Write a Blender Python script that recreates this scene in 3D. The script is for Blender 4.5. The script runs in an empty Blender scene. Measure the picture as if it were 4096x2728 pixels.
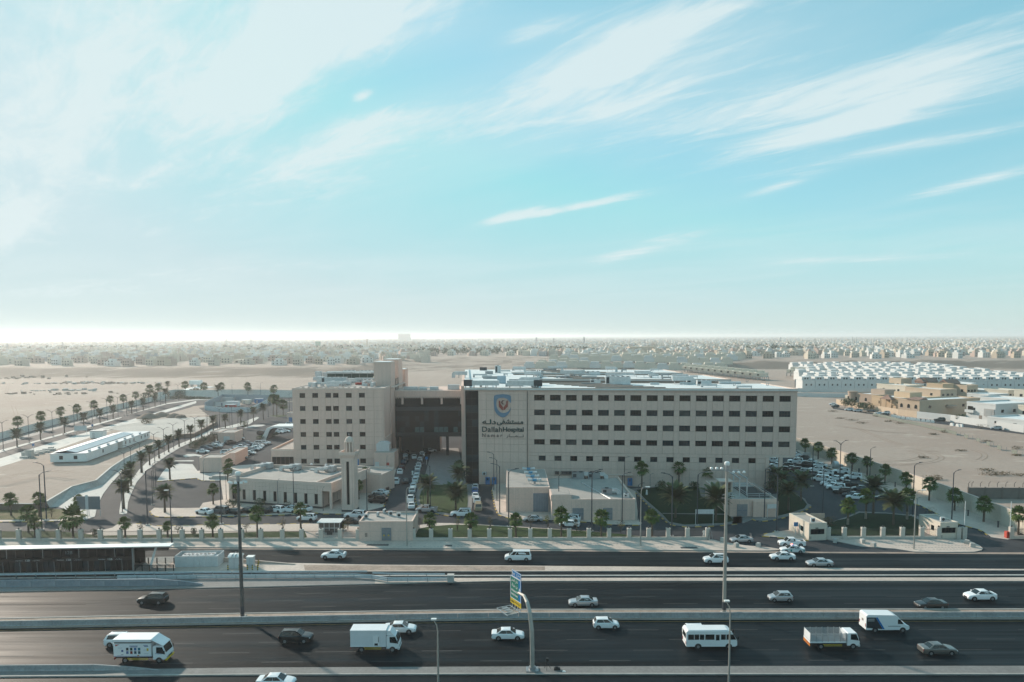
import bpy,bmesh,math,random
from mathutils import Vector,Matrix
sc = bpy.context.scene
COL = sc.collection
RND = random.Random(11)
# ------------------------------------------------------------------ camera
CAM_H = 43.0
FOC = 2842.0                       # focal length in pixels of the 4096 px wide photograph
PPX,PPY = 2048.0,1566.0
TH = math.atan(222.0 / FOC)        # pitch below the horizon
ROLL = 0.003
_f = Vector((0,math.cos(TH),-math.sin(TH)))
_u0 = Vector((0,math.sin(TH),math.cos(TH)))
_r0 = Vector((1,0,0))
_r = _r0 * math.cos(ROLL) - _u0 * math.sin(ROLL)
_u = _u0 * math.cos(ROLL) + _r0 * math.sin(ROLL)
CAM_P = Vector((0,0,CAM_H))
cam = bpy.data.cameras.new('camera')
cam.sensor_width = 36.0
cam.lens = FOC / 4096.0 * 36.0
cam.shift_y = (PPY - 1364.0) / 4096.0
cam.clip_start = 0.5
cam.clip_end = 60000.0
cam_o = bpy.data.objects.new('camera',cam)
COL.objects.link(cam_o)
m = Matrix((_r,_u,-_f)).transposed().to_4x4()
m.translation = CAM_P
cam_o.matrix_world = m
sc.camera = cam_o
def ray(u,v):
 return _f * FOC + _r * (u - PPX) - _u * (v - PPY)
# ------------------------------------------------------------------ world, sun, exposure
SUN_AZ = math.radians(-45.0)       # measured clockwise from +Y (into the picture)
SUN_EL = math.radians(23.0)
wd = bpy.data.worlds.new('World')
sc.world = wd
wd.use_nodes = True
nt = wd.node_tree
nt.nodes.clear()
def N(t,**kw):
 n = nt.nodes.new(t)
 for k,v in kw.items():
  setattr(n,k,v)
 return n
def lk(a,b):
 nt.links.new(a,b)
def math_n(op,a,b=None,c=None,clamp=False):
 n = nt.nodes.new('ShaderNodeMath'); n.operation = op; n.use_clamp = clamp
 for i,x in enumerate((a,b,c)):
  if x is None: continue
  if isinstance(x,(int,float)): n.inputs[i].default_value = x
  else: nt.links.new(x,n.inputs[i])
 return n.outputs[0]
def ramp(sock,lo,hi):
 n = nt.nodes.new('ShaderNodeMapRange'); n.interpolation_type = 'SMOOTHSTEP'
 nt.links.new(sock,n.inputs[0])
 n.inputs[1].default_value = lo; n.inputs[2].default_value = hi
 return n.outputs[0]
sky = N('ShaderNodeTexSky',sky_type='NISHITA')
sky.sun_disc = False
sky.sun_elevation = SUN_EL
sky.sun_rotation = SUN_AZ
sky.altitude = 600.0
sky.air_density = 1.0
sky.dust_density = 0.6
sky.ozone_density = 3.0
tint = N('ShaderNodeMix',data_type='RGBA',blend_type='MULTIPLY')
tint.inputs[0].default_value = 1.0
lk(sky.outputs[0],tint.inputs[6])
tint.inputs[7].default_value = (0.80,1.50,1.20,1)
# the dusty air low over the city: a pale veil that thins out with height, the same all round
veil_g = N('ShaderNodeTexCoord')
veil_s = N('ShaderNodeSeparateXYZ'); lk(veil_g.outputs['Generated'],veil_s.inputs[0])
vh = math_n('MAXIMUM',veil_s.outputs[2],0.0)
vf = math_n('POWER',2.718,math_n('MULTIPLY',vh,-9.0))
vf = math_n('MULTIPLY',vf,0.94)
lim = N('ShaderNodeMix',data_type='RGBA',blend_type='DARKEN'); lim.inputs[0].default_value = 1.0
lk(tint.outputs[2],lim.inputs[6]); lim.inputs[7].default_value = (6.2,6.5,6.5,1)
flat = N('ShaderNodeMix',data_type='RGBA'); flat.inputs[0].default_value = 0.60
lk(lim.outputs[2],flat.inputs[6]); flat.inputs[7].default_value = (2.15,4.55,5.45,1)
veil = N('ShaderNodeMix',data_type='RGBA')
lk(vf,veil.inputs[0]); lk(flat.outputs[2],veil.inputs[6]); veil.inputs[7].default_value = (4.7,5.45,5.3,1)
# thin cirrus: streaks on a plane high above, drawn out along one wind direction
geo = N('ShaderNodeTexCoord')
sep = N('ShaderNodeSeparateXYZ'); lk(geo.outputs['Generated'],sep.inputs[0])
zz = math_n('MAXIMUM',sep.outputs[2],0.015)
zz = math_n('ADD',zz,0.03)
px_ = math_n('DIVIDE',sep.outputs[0],zz)
py_ = math_n('DIVIDE',sep.outputs[1],zz)
WIND = math.radians(-40.0)
ca,sa = math.sin(WIND),math.cos(WIND)     # unit vector along the streaks
al = math_n('ADD',math_n('MULTIPLY',px_,ca),math_n('MULTIPLY',py_,sa))
ac = math_n('SUBTRACT',math_n('MULTIPLY',px_,sa),math_n('MULTIPLY',py_,ca))
def cloud_noise(sx,sy,ox,oy,detail,rough,dist,warp=0.0,seed=0.0):
 c = N('ShaderNodeCombineXYZ')
 lk(math_n('MULTIPLY_ADD',al,sx,ox),c.inputs[0])
 lk(math_n('MULTIPLY_ADD',ac,sy,oy),c.inputs[1])
 c.inputs[2].default_value = seed
 n = N('ShaderNodeTexNoise'); n.inputs['Scale'].default_value = 1.0
 n.inputs['Detail'].default_value = detail; n.inputs['Roughness'].default_value = rough
 n.inputs['Distortion'].default_value = dist
 lk(c.outputs[0],n.inputs['Vector'])
 return n.outputs[0]
n_str = cloud_noise(0.8,2.6,7.7,4.2,9.0,0.60,1.4,seed=5.0)
n_fin = cloud_noise(2.6,9.0,1.3,9.1,9.0,0.68,1.2,seed=9.0)
n_sof = cloud_noise(0.30,0.60,2.3,5.5,5.0,0.55,0.8,seed=3.0)
def sky_xy(x,y):
 d = ray(x * 1.74,y * 1.74).normalized(); z = max(d.z,0.015) + 0.03
 return Vector((d.x / z,d.y / z))
# cirrus banks: two ends, half width (all where they stand in the sky), thickness
BANKS = [(430,330,830,-60,130,0.95),(560,300,700,60,60,0.35),(-60,600,150,370,45,0.7),(-150,420,420,-150,230,0.55),(160,455,560,345,34,0.55),(560,425,1030,255,40,0.62),
         (800,130,1300,-160,120,0.55),(1140,110,1310,35,22,0.45),(1180,250,1780,-60,62,0.75),(1330,300,1700,120,45,0.5),(1430,340,2420,60,60,0.62),(1640,365,2420,150,34,0.62),(1790,395,2420,270,20,0.6),
         (1710,455,1880,398,11,0.8),(2080,460,2420,370,13,0.85),(1105,522,1250,470,15,1.0),(1180,505,1480,444,10,0.9),(1350,612,1640,522,20,0.6),(1600,605,2450,585,12,0.5),(300,640,1000,590,22,0.35),(-50,690,500,640,30,0.5),(1900,330,2420,60,50,0.4),(150,330,900,-120,230,0.40),(1080,330,2300,-120,220,0.36),(-200,720,330,60,260,0.5),(520,480,1150,290,80,0.35),(1500,420,2450,120,130,0.3),(-100,560,700,470,50,0.35),(820,235,850,205,14,0.6),(640,330,980,240,26,0.4)]
G_ = None
for x0,y0,x1,y1,hw_,wt in BANKS:
 a,b = sky_xy(x0,y0),sky_xy(x1,y1); c = (a + b) / 2; L = (b - a).length / 2 * 0.95; tv = (b - a).normalized()
 mx,my = (x0 + x1) / 2,(y0 + y1) / 2; pd = Vector((y1 - y0,x0 - x1)).normalized() * hw_
 q = sky_xy(mx + pd.x,my + pd.y) - c; nv_ = Vector((-tv.y,tv.x)); wv_ = max(0.03,abs(q.dot(nv_)))
 s_ = math_n('MULTIPLY_ADD',px_,tv.x / L,math_n('MULTIPLY_ADD',py_,tv.y / L,-c.dot(tv) / L))
 n_ = math_n('MULTIPLY_ADD',px_,nv_.x / wv_,math_n('MULTIPLY_ADD',py_,nv_.y / wv_,-c.dot(nv_) / wv_))
 e_ = math_n('POWER',0.3679,math_n('MULTIPLY_ADD',n_,n_,math_n('MULTIPLY',s_,s_)))
 G_ = math_n('MULTIPLY_ADD',e_,wt,0.0 if G_ is None else G_)
tex = math_n('MULTIPLY_ADD',n_str,0.62,math_n('MULTIPLY',n_fin,0.38))
G_ = math_n('MULTIPLY',G_,1.2)
shp = math_n('MULTIPLY_ADD',math_n('SUBTRACT',tex,0.5),3.8,G_)
cl = math_n('MULTIPLY',ramp(shp,0.20,1.45),ramp(G_,0.03,0.40))
cl = math_n('MULTIPLY_ADD',G_,0.26,math_n('MULTIPLY',cl,0.9))
cl = math_n('ADD',cl,math_n('MULTIPLY',ramp(n_sof,0.36,0.70),0.24),clamp=True)
cl = math_n('MULTIPLY',cl,ramp(sep.outputs[2],0.01,0.07),clamp=True)
cl = math_n('MULTIPLY',cl,0.86)
mixc = N('ShaderNodeMix',data_type='RGBA')
lk(cl,mixc.inputs[0]); lk(veil.outputs[2],mixc.inputs[6])
mixc.inputs[7].default_value = (5.3,6.1,6.2,1)
bg = N('ShaderNodeBackground'); bg.inputs[1].default_value = 0.10
lk(mixc.outputs[2],bg.inputs[0])
wd.cycles.sampling_method = 'MANUAL'; wd.cycles.sample_map_resolution = 512
wo = N('ShaderNodeOutputWorld'); lk(bg.outputs[0],wo.inputs[0])
sun = bpy.data.lights.new('sun','SUN')
sun.energy = 4.2
sun.angle = math.radians(1.8)
sun.color = (1.0,0.87,0.73)
sun_o = bpy.data.objects.new('sun',sun)
COL.objects.link(sun_o)
sun_dir = Vector((math.sin(SUN_AZ) * math.cos(SUN_EL),math.cos(SUN_AZ) * math.cos(SUN_EL),math.sin(SUN_EL)))
sun_o.rotation_euler = sun_dir.to_track_quat('Z','Y').to_euler()
sun_o.location = (0,0,200)
vs = sc.view_settings
vs.view_transform = 'Standard'
vs.look = 'None'
vs.exposure = 0.5
vs.gamma = 1.0
vs.use_curve_mapping = False
sc.cycles.use_denoising = True
sc.cycles.max_bounces = 6
sc.cycles.diffuse_bounces = 3
sc.cycles.glossy_bounces = 3
sc.cycles.transmission_bounces = 4
sc.cycles.transparent_max_bounces = 6
sc.cycles.volume_bounces = 1
sc.cycles.caustics_reflective = False
sc.cycles.caustics_refractive = False
# ------------------------------------------------------------------ pixel -> place helpers
def W(u,v,z=0.0):
 """the point of height z seen at pixel (u, v) of the 4096 px photograph"""
 d = ray(u,v)
 return CAM_P + d * ((z - CAM_H) / d.z)
def WY(u,v,y):
 d = ray(u,v)
 return CAM_P + d * (y / d.y)
def K(ox,oy,s=3.0):
 return lambda x,y,z=0.0: W(ox + x / s,oy + y / s,z)
A,B,C,D = K(0,1500),K(785,1500),K(1570,1500),K(0,1900)
E,F,G,HH,J,LC = K(785,1800),K(1570,1800),K(2355,1800),K(3140,1740),K(3311,1800),K(3311,1500)
MM = K(3140,1300,2.4634)
Q1,Q2,Q3,Q4 = K(0,1900,1.8936),K(1000,1900,1.8936),K(2000,1900,1.8936),K(3000,1900,1.8942)
# ------------------------------------------------------------------ mesh builder
class MB:
 def __init__(s):
  s.v = []; s.f = []; s.mi = []
 def add(s,vs_,fs,m=0):
  o = len(s.v)
  s.v.extend(tuple(p) for p in vs_)
  for f in fs:
   s.f.append(tuple(i + o for i in f)); s.mi.append(m)
 def box(s,x0,x1,y0,y1,z0,z1,m=0,M=None):
  p = [Vector((x,y,z)) for z in (z0,z1) for y in (y0,y1) for x in (x0,x1)]
  if M is not None: p = [M @ q for q in p]
  s.add(p,[(0,2,3,1),(4,5,7,6),(0,1,5,4),(1,3,7,5),(3,2,6,7),(2,0,4,6)],m)
  return s
 def hexa(s,b,t,m=0):
  """b, t: four bottom and four top corners, counter-clockwise from above"""
  s.add(list(b) + list(t),[(3,2,1,0),(4,5,6,7),(0,1,5,4),(1,2,6,5),(2,3,7,6),(3,0,4,7)],m)
  return s
 def cyl(s,p0,p1,r0,r1=None,n=8,m=0,cap=True):
  if r1 is None: r1 = r0
  p0 = Vector(p0); p1 = Vector(p1)
  d = (p1 - p0).normalized()
  a = d.orthogonal().normalized(); b = d.cross(a)
  vs_ = []
  for p,r in ((p0,r0),(p1,r1)):
   for i in range(n):
    t = 2 * math.pi * i / n
    vs_.append(p + a * math.cos(t) * r + b * math.sin(t) * r)
  fs = [(i,(i + 1) % n,n + (i + 1) % n,n + i) for i in range(n)]
  if cap:
   fs.append(tuple(range(n - 1,-1,-1))); fs.append(tuple(range(n,2 * n)))
  s.add(vs_,fs,m)
  return s
 def tube(s,pts,rs,n=8,m=0):
  pts = [Vector(p) for p in pts]
  if not isinstance(rs,(list,tuple)): rs = [rs] * len(pts)
  vs_ = []; fs = []
  ref = None
  for k,p in enumerate(pts):
   d = (pts[min(k + 1,len(pts) - 1)] - pts[max(k - 1,0)]).normalized()
   if ref is None: ref = d.orthogonal().normalized()
   a = (ref - d * ref.dot(d))
   a = a.normalized() if a.length > 1e-4 else d.orthogonal().normalized()
   ref = a
   b = d.cross(a)
   for i in range(n):
    t = 2 * math.pi * i / n
    vs_.append(p + a * math.cos(t) * rs[k] + b * math.sin(t) * rs[k])
  for k in range(len(pts) - 1):
   for i in range(n):
    fs.append((k * n + i,k * n + (i + 1) % n,(k + 1) * n + (i + 1) % n,(k + 1) * n + i))
  fs.append(tuple(range(n - 1,-1,-1))); fs.append(tuple(range((len(pts) - 1) * n,len(pts) * n)))
  s.add(vs_,fs,m)
  return s
 def prism(s,poly,z0,z1,m=0,mside=None):
  """poly: 2-D outline; z0, z1 numbers"""
  n = len(poly)
  ar = sum(poly[i][0] * poly[(i + 1) % n][1] - poly[(i + 1) % n][0] * poly[i][1] for i in range(n))
  if ar < 0: poly = poly[::-1]
  vs_ = [(p[0],p[1],z0) for p in poly] + [(p[0],p[1],z1) for p in poly]
  s.add(vs_,[tuple(range(n,2 * n))],m)
  o = [(i,(i + 1) % n,n + (i + 1) % n,n + i) for i in range(n)]
  s.add(vs_,o + [tuple(range(n - 1,-1,-1))],m if mside is None else mside)
  return s
 def sheet(s,poly,z,m=0):
  n = len(poly)
  ar = sum(poly[i][0] * poly[(i + 1) % n][1] - poly[(i + 1) % n][0] * poly[i][1] for i in range(n))
  if ar < 0: poly = poly[::-1]
  s.add([(p[0],p[1],z) for p in poly],[tuple(range(n))],m)
  return s
 def extr_x(s,prof,x0,x1,m=0,M=None):
  """prof: (y, z) outline pushed along x"""
  n = len(prof)
  vs_ = [Vector((x0,p[0],p[1])) for p in prof] + [Vector((x1,p[0],p[1])) for p in prof]
  if M is not None: vs_ = [M @ q for q in vs_]
  fs = [(i,(i + 1) % n,n + (i + 1) % n,n + i) for i in range(n)]
  s.add(vs_,fs + [tuple(range(n - 1,-1,-1)),tuple(range(n,2 * n))],m)
  return s
 def extr_y(s,prof,y0,y1,m=0,M=None):
  n = len(prof)
  vs_ = [Vector((p[0],y0,p[1])) for p in prof] + [Vector((p[0],y1,p[1])) for p in prof]
  if M is not None: vs_ = [M @ q for q in vs_]
  fs = [(i,(i + 1) % n,n + (i + 1) % n,n + i) for i in range(n)]
  s.add(vs_,fs + [tuple(range(n - 1,-1,-1)),tuple(range(n,2 * n))],m)
  return s
 def lathe(s,prof,n=12,m=0,c=(0,0)):
  vs_ = []
  for r,z in prof:
   for i in range(n):
    t = 2 * math.pi * i / n
    vs_.append((c[0] + r * math.cos(t),c[1] + r * math.sin(t),z))
  fs = []
  for k in range(len(prof) - 1):
   for i in range(n):
    fs.append((k * n + i,k * n + (i + 1) % n,(k + 1) * n + (i + 1) % n,(k + 1) * n + i))
  fs.append(tuple(range(n - 1,-1,-1))); fs.append(tuple(range((len(prof) - 1) * n,len(prof) * n)))
  s.add(vs_,fs,m)
  return s
 def mesh(s,name,mats,smooth=False,fix=True):
  me = bpy.data.meshes.new(name)
  me.from_pydata(s.v,[],s.f)
  if not isinstance(mats,(list,tuple)): mats = [mats]
  for q in mats: me.materials.append(q)
  if len(mats) > 1: me.polygons.foreach_set('material_index',s.mi)
  if smooth: me.polygons.foreach_set('use_smooth',[True] * len(s.f))
  if fix:
   bm = bmesh.new(); bm.from_mesh(me)
   bmesh.ops.recalc_face_normals(bm,faces=bm.faces)
   bm.to_mesh(me); bm.free()
  me.update()
  return me
 def build(s,name,mats,parent=None,loc=None,rz=0.0,smooth=False,fix=True):
  return link(name,s.mesh(name,mats,smooth,fix),parent,loc,rz)
def link(name,me,parent=None,loc=None,rz=0.0):
 o = bpy.data.objects.new(name,me)
 COL.objects.link(o)
 if parent is not None: o.parent = parent
 if loc is not None: o.location = loc
 if rz: o.rotation_euler = (0,0,rz)
 return o
def tag(o,label=None,cat=None,group=None,kind=None):
 if label: o['label'] = label
 if cat: o['category'] = cat
 if group: o['group'] = group
 if kind: o['kind'] = kind
 return o
def thing(name,label,cat,loc=(0,0,0),rz=0.0,group=None):
 o = link(name,None,None,loc,rz)
 return tag(o,label,cat,group)
def copy_tree(o,parent=None):
 c = o.copy(); COL.objects.link(c); c.parent = parent
 for ch in o.children:
  copy_tree(ch,c)
 return c
ORD = ['first','second','third','fourth','fifth','sixth','seventh','eighth','ninth','tenth','eleventh','twelfth',
       'thirteenth','fourteenth','fifteenth','sixteenth','seventeenth','eighteenth','nineteenth','twentieth']
def nth(i):
 if i < 20: return ORD[i]
 tens = ['twenty','thirty','forty','fifty','sixty','seventy','eighty','ninety'][(i + 1) // 10 - 2]
 if (i + 1) % 10 == 0: return tens[:-1] + 'ieth'
 return tens + '-' + ORD[(i + 1) % 10 - 1]
# ------------------------------------------------------------------ materials
MATS = {}
def mat(name,col,rough=0.8,metal=0.0,var=0.12,scale=0.5,bump=0.0,spec=0.5,stretch=None,scale2=None,var2=0.0,
  col2=None,bscale=None,space='Object',coat=0.0,alpha=1.0,emit=None,trans=0.0):
 if name in MATS: return MATS[name]
 mt = bpy.data.materials.new(name); mt.use_nodes = True
 t = mt.node_tree; b = t.nodes['Principled BSDF']
 b.inputs['Roughness'].default_value = rough
 b.inputs['Metallic'].default_value = metal
 b.inputs['Specular IOR Level'].default_value = spec
 if coat: b.inputs['Coat Weight'].default_value = coat; b.inputs['Coat Roughness'].default_value = 0.05
 if trans: b.inputs['Transmission Weight'].default_value = trans
 if emit:
  b.inputs['Emission Color'].default_value = (*emit[0],1); b.inputs['Emission Strength'].default_value = emit[1]
 tc = t.nodes.new('ShaderNodeTexCoord')
 if space == 'World':
  g = t.nodes.new('ShaderNodeNewGeometry'); vec = g.outputs['Position']
 else: vec = tc.outputs['Object']
 def noise(sc_,det=5.0,st=None,rg=0.6):
  src = vec
  if st:
   mp = t.nodes.new('ShaderNodeMapping'); mp.inputs['Scale'].default_value = st
   t.links.new(vec,mp.inputs['Vector']); src = mp.outputs[0]
  n = t.nodes.new('ShaderNodeTexNoise'); n.inputs['Scale'].default_value = sc_; n.inputs['Detail'].default_value = det
  n.inputs['Roughness'].default_value = rg
  t.links.new(src,n.inputs['Vector'])
  return n.outputs[0]
 base = None
 if var > 0 or col2:
  n1 = noise(scale,st=stretch)
  mx = t.nodes.new('ShaderNodeMix'); mx.data_type = 'RGBA'
  mr = t.nodes.new('ShaderNodeMapRange'); mr.inputs[1].default_value = 0.32; mr.inputs[2].default_value = 0.68
  t.links.new(n1,mr.inputs[0]); t.links.new(mr.outputs[0],mx.inputs[0])
  c2 = col2 if col2 else tuple(min(1,c * (1 + var)) for c in col)
  c1 = col if col2 else tuple(c * (1 - var) for c in col)
  mx.inputs[6].default_value = (*c1,1); mx.inputs[7].default_value = (*c2,1)
  base = mx.outputs[2]
  if scale2:
   n2 = noise(scale2,det=7.0)
   m2 = t.nodes.new('ShaderNodeMix'); m2.data_type = 'RGBA'; m2.blend_type = 'MULTIPLY'; m2.inputs[0].default_value = 1.0
   r2 = t.nodes.new('ShaderNodeMapRange'); r2.inputs[1].default_value = 0.3; r2.inputs[2].default_value = 0.7
   r2.inputs[3].default_value = 1 - var2; r2.inputs[4].default_value = 1 + var2
   t.links.new(n2,r2.inputs[0])
   cc = t.nodes.new('ShaderNodeCombineColor')
   for i in range(3): t.links.new(r2.outputs[0],cc.inputs[i])
   t.links.new(base,m2.inputs[6]); t.links.new(cc.outputs[0],m2.inputs[7])
   base = m2.outputs[2]
  t.links.new(base,b.inputs['Base Color'])
 else:
  b.inputs['Base Color'].default_value = (*col,1)
 if bump:
  nb = noise(bscale or scale * 6,det=6.0)
  bp = t.nodes.new('ShaderNodeBump'); bp.inputs['Strength'].default_value = bump
  bp.inputs['Distance'].default_value = 0.1
  t.links.new(nb,bp.inputs['Height']); t.links.new(bp.outputs[0],b.inputs['Normal'])
 MATS[name] = mt
 return mt
asphalt = mat('asphalt',(0.0085,0.0125,0.0155),0.7,var=0.5,scale=0.30,stretch=(0.05,1.6,1),scale2=0.06,var2=0.25,spec=0.055,space='World',bump=0.05,bscale=9)
def polish(mt,lo,hi):
 t = mt.node_tree; b = t.nodes['Principled BSDF']; g = t.nodes.new('ShaderNodeNewGeometry'); mp = t.nodes.new('ShaderNodeMapping'); mp.inputs['Scale'].default_value = (0.012,0.55,1)
 n = t.nodes.new('ShaderNodeTexNoise'); n.inputs['Scale'].default_value = 1.0; n.inputs['Detail'].default_value = 4; r = t.nodes.new('ShaderNodeMapRange')
 for i,q in zip((1,2,3,4),(0.35,0.65,lo,hi)): r.inputs[i].default_value = q
 t.links.new(g.outputs['Position'],mp.inputs['Vector']); t.links.new(mp.outputs[0],n.inputs['Vector']); t.links.new(n.outputs[0],r.inputs[0]); t.links.new(r.outputs[0],b.inputs['Roughness'])
polish(asphalt,0.40,0.68)
asphalt_yard = mat('asphalt_yard',(0.055,0.057,0.062),0.75,var=0.16,scale=0.09,scale2=1.1,var2=0.12,spec=0.05,space='World')
paving = mat('paving',(0.47,0.385,0.33),0.85,var=0.12,scale=0.12,scale2=1.7,var2=0.14,space='World')
paving_white = mat('paving_white',(0.46,0.44,0.41),0.85,var=0.10,scale=0.1,scale2=2.0,var2=0.12,space='World')
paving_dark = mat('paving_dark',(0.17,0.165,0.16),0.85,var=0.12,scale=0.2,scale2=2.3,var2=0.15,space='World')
rough_sand = mat('rough_sand',(0.30,0.225,0.18),0.95,var=0.2,scale=0.4,scale2=3.0,var2=0.22,bump=0.5,bscale=2.5,space='World')
concrete = mat('concrete',(0.40,0.385,0.36),0.9,var=0.14,scale=0.25,scale2=2.2,var2=0.14,space='World')
concrete_wall = mat('concrete_wall',(0.27,0.275,0.28),0.9,var=0.15,scale=0.5,scale2=3.0,var2=0.16,space='World')
kerb_grey = mat('kerb_grey',(0.33,0.31,0.29),0.9,var=0.15,scale=0.6,space='World')
kerb_yellow = mat('kerb_yellow',(0.42,0.27,0.06),0.8,var=0.15,scale=0.8,space='World')
kerb_black = mat('kerb_black',(0.03,0.035,0.045),0.8,var=0.15,scale=0.8,space='World')
line_white = mat('line_white',(0.034,0.038,0.040),0.8,var=0.25,scale=1.5,space='World')
line_yellow = mat('line_yellow',(0.20,0.11,0.03),0.8,var=0.25,scale=1.5,space='World')
grass_m = mat('grass',(0.022,0.046,0.010),0.95,var=0.3,scale=0.35,scale2=4.0,var2=0.3,bump=0.6,bscale=8,space='World',spec=0.2)
grass_dry = mat('grass_dry',(0.050,0.070,0.018),0.95,col2=(0.13,0.10,0.05),scale=0.25,scale2=4.0,var2=0.3,bump=0.6,bscale=8,space='World',spec=0.2)
soil = mat('soil',(0.10,0.075,0.055),0.95,var=0.2,scale=0.6,space='World')
facade = mat('facade',(0.62,0.455,0.385),0.85,var=0.06,scale=0.8,stretch=(1.6,1.6,0.12),scale2=2.5,var2=0.07,space='World')
facade_joint = mat('facade_joint',(0.44,0.345,0.30),0.9,var=0.08,scale=0.5)
stone_lt = mat('stone_light',(0.61,0.48,0.415),0.85,var=0.06,scale=0.5,scale2=3,var2=0.06)
wall_cream = mat('wall_cream',(0.56,0.50,0.42),0.88,var=0.06,scale=0.3,scale2=2,var2=0.06)
plinth = mat('plinth',(0.035,0.035,0.037),0.6,var=0.1,scale=1)
roof_white = mat('roof_white',(0.66,0.67,0.66),0.7,var=0.05,scale=0.15,scale2=1.2,var2=0.06)
roof_tan = mat('roof_tan',(0.33,0.30,0.275),0.9,var=0.10,scale=0.3,scale2=3.0,var2=0.12)
roof_brown = mat('roof_brown',(0.22,0.185,0.16),0.9,var=0.15,scale=0.6)
glass_dark = mat('glass_dark',(0.006,0.010,0.011),0.12,var=0.3,scale=0.4,spec=0.22)
glass_blue = mat('glass_blue',(0.012,0.026,0.033),0.12,var=0.3,scale=0.4,spec=0.3)
glass_brown = mat('glass_brown',(0.016,0.014,0.010),0.12,var=0.3,scale=0.4,spec=0.22)
glass_grey = mat('glass_grey',(0.045,0.052,0.052),0.25,var=0.35,scale=0.9,spec=0.2)
glass_lit_tint = mat('glass_lit_tint',(0.05,0.11,0.115),0.2,var=0.4,scale=0.8,spec=0.5)  # lighter teal tint stands in for the lit interior behind the panes
frame_dark = mat('frame_dark',(0.014,0.016,0.018),0.5,var=0.0)
steel = mat('steel',(0.30,0.31,0.32),0.45,metal=0.6,var=0.1,scale=1.0)
galv = mat('galvanised',(0.50,0.52,0.53),0.42,metal=0.55,var=0.12,scale=1.5)
pole_grey = mat('pole_grey',(0.085,0.085,0.083),0.55,metal=0.2,var=0.1,scale=0.8)
pole_dark = mat('pole_dark',(0.035,0.045,0.058),0.5,metal=0.2,var=0.1,scale=0.8)
pole_light = mat('pole_light',(0.36,0.34,0.31),0.5,metal=0.3,var=0.1,scale=0.8)
lamp_white = mat('lamp_white',(0.70,0.70,0.68),0.35,var=0.05,scale=1.0)
door_blue = mat('door_blue',(0.035,0.16,0.36),0.5,var=0.1,scale=1.0)
door_grey = mat('door_grey',(0.17,0.20,0.235),0.5,var=0.08,scale=1.0)
ac_white = mat('ac_white',(0.52,0.53,0.53),0.5,var=0.08,scale=1.5)
ac_dark = mat('ac_dark',(0.03,0.035,0.04),0.6,var=0.2,scale=4)
duct = mat('duct',(0.56,0.57,0.57),0.4,metal=0.35,var=0.12,scale=1.2)
white_paint = mat('white_paint',(0.72,0.72,0.70),0.6,var=0.05,scale=0.4)
red_paint = mat('red_paint',(0.42,0.05,0.03),0.6,var=0.1,scale=1.0)
rubber = mat('rubber',(0.012,0.012,0.013),0.8,var=0.1,scale=2)
black_plastic = mat('black_plastic',(0.014,0.015,0.017),0.5,var=0.1,scale=2)
yellow_paint = mat('yellow_paint',(0.62,0.42,0.02),0.6,var=0.1,scale=1.0)
fence_iron = mat('fence_iron',(0.022,0.024,0.024),0.6,var=0.1,scale=1.0)
fence_cream = mat('fence_cream',(0.50,0.46,0.41),0.88,var=0.08,scale=0.4,scale2=2.0,var2=0.1)
# ================================================================== terrain
def smooth(a,b,x):
 t = max(0.0,min(1.0,(x - a) / (b - a))); return t * t * (3 - 2 * t)
def vnoise(x,y,s=1):
 def h(i,j):
  q = math.sin(i * 127.1 + j * 311.7 + s * 74.7) * 43758.5453
  return q - math.floor(q)
 xi,yi = math.floor(x),math.floor(y); fx,fy = x - xi,y - yi
 fx = fx * fx * (3 - 2 * fx); fy = fy * fy * (3 - 2 * fy)
 return (h(xi,yi) * (1 - fx) + h(xi + 1,yi) * fx) * (1 - fy) + (h(xi,yi + 1) * (1 - fx) + h(xi + 1,yi + 1) * fx) * fy
def fbm(x,y,s=1):
 return (vnoise(x,y,s) * 0.5 + vnoise(2 * x,2 * y,s + 1) * 0.28 + vnoise(4.1 * x,4.1 * y,s + 2) * 0.22)
def terrain_z(x,y):
 if y < 340: return 0.0
 az = x / max(y,1.0)
 a,b = smooth(-0.24,-0.12,az),smooth(0.03,0.14,az)
 wob = 34 * (fbm(x / 70,3.3,5) - 0.5)
 y0 = 742 + a * 108 + b * 42 + wob; y1 = y0 + 62 + a * 210 - b * 222
 z = 9.0 * smooth(y0,y1,y)
 edge = smooth(y0 - 30,y0 + 15,y) * (1 - smooth(y1 + 5,y1 + 50,y))
 z += edge * 4.5 * (fbm(x / 26,y / 26,9) - 0.5)
 far = smooth(360,520,y) * (1 - smooth(1100,1500,y))
 z += far * 0.9 * (fbm(x / 30,y / 30,3) - 0.5)
 return max(z,-0.4) if y > 340 else 0.0
def spaced(a,b,n,p):
 return [a + (b - a) * (i / (n - 1)) ** p for i in range(n)]
ys_ = [-600,-200,0,120,250] + spaced(340,700,26,1.0) + spaced(712,1180,66,1.0) + spaced(1200,1500,12,1.0) + spaced(1530,26000,34,2.2)
xh = spaced(0,700,56,1.0) + spaced(720,24000,30,2.4)
xs_ = [-q for q in xh[:0:-1]] + xh
mb = MB()
mb.v = [(x,y,terrain_z(x,y)) for y in ys_ for x in xs_]
nx = len(xs_)
mb.f = [(j * nx + i,j * nx + i + 1,(j + 1) * nx + i + 1,(j + 1) * nx + i) for j in range(len(ys_) - 1) for i in range(nx - 1)]
mb.mi = [0] * len(mb.f)
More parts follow.
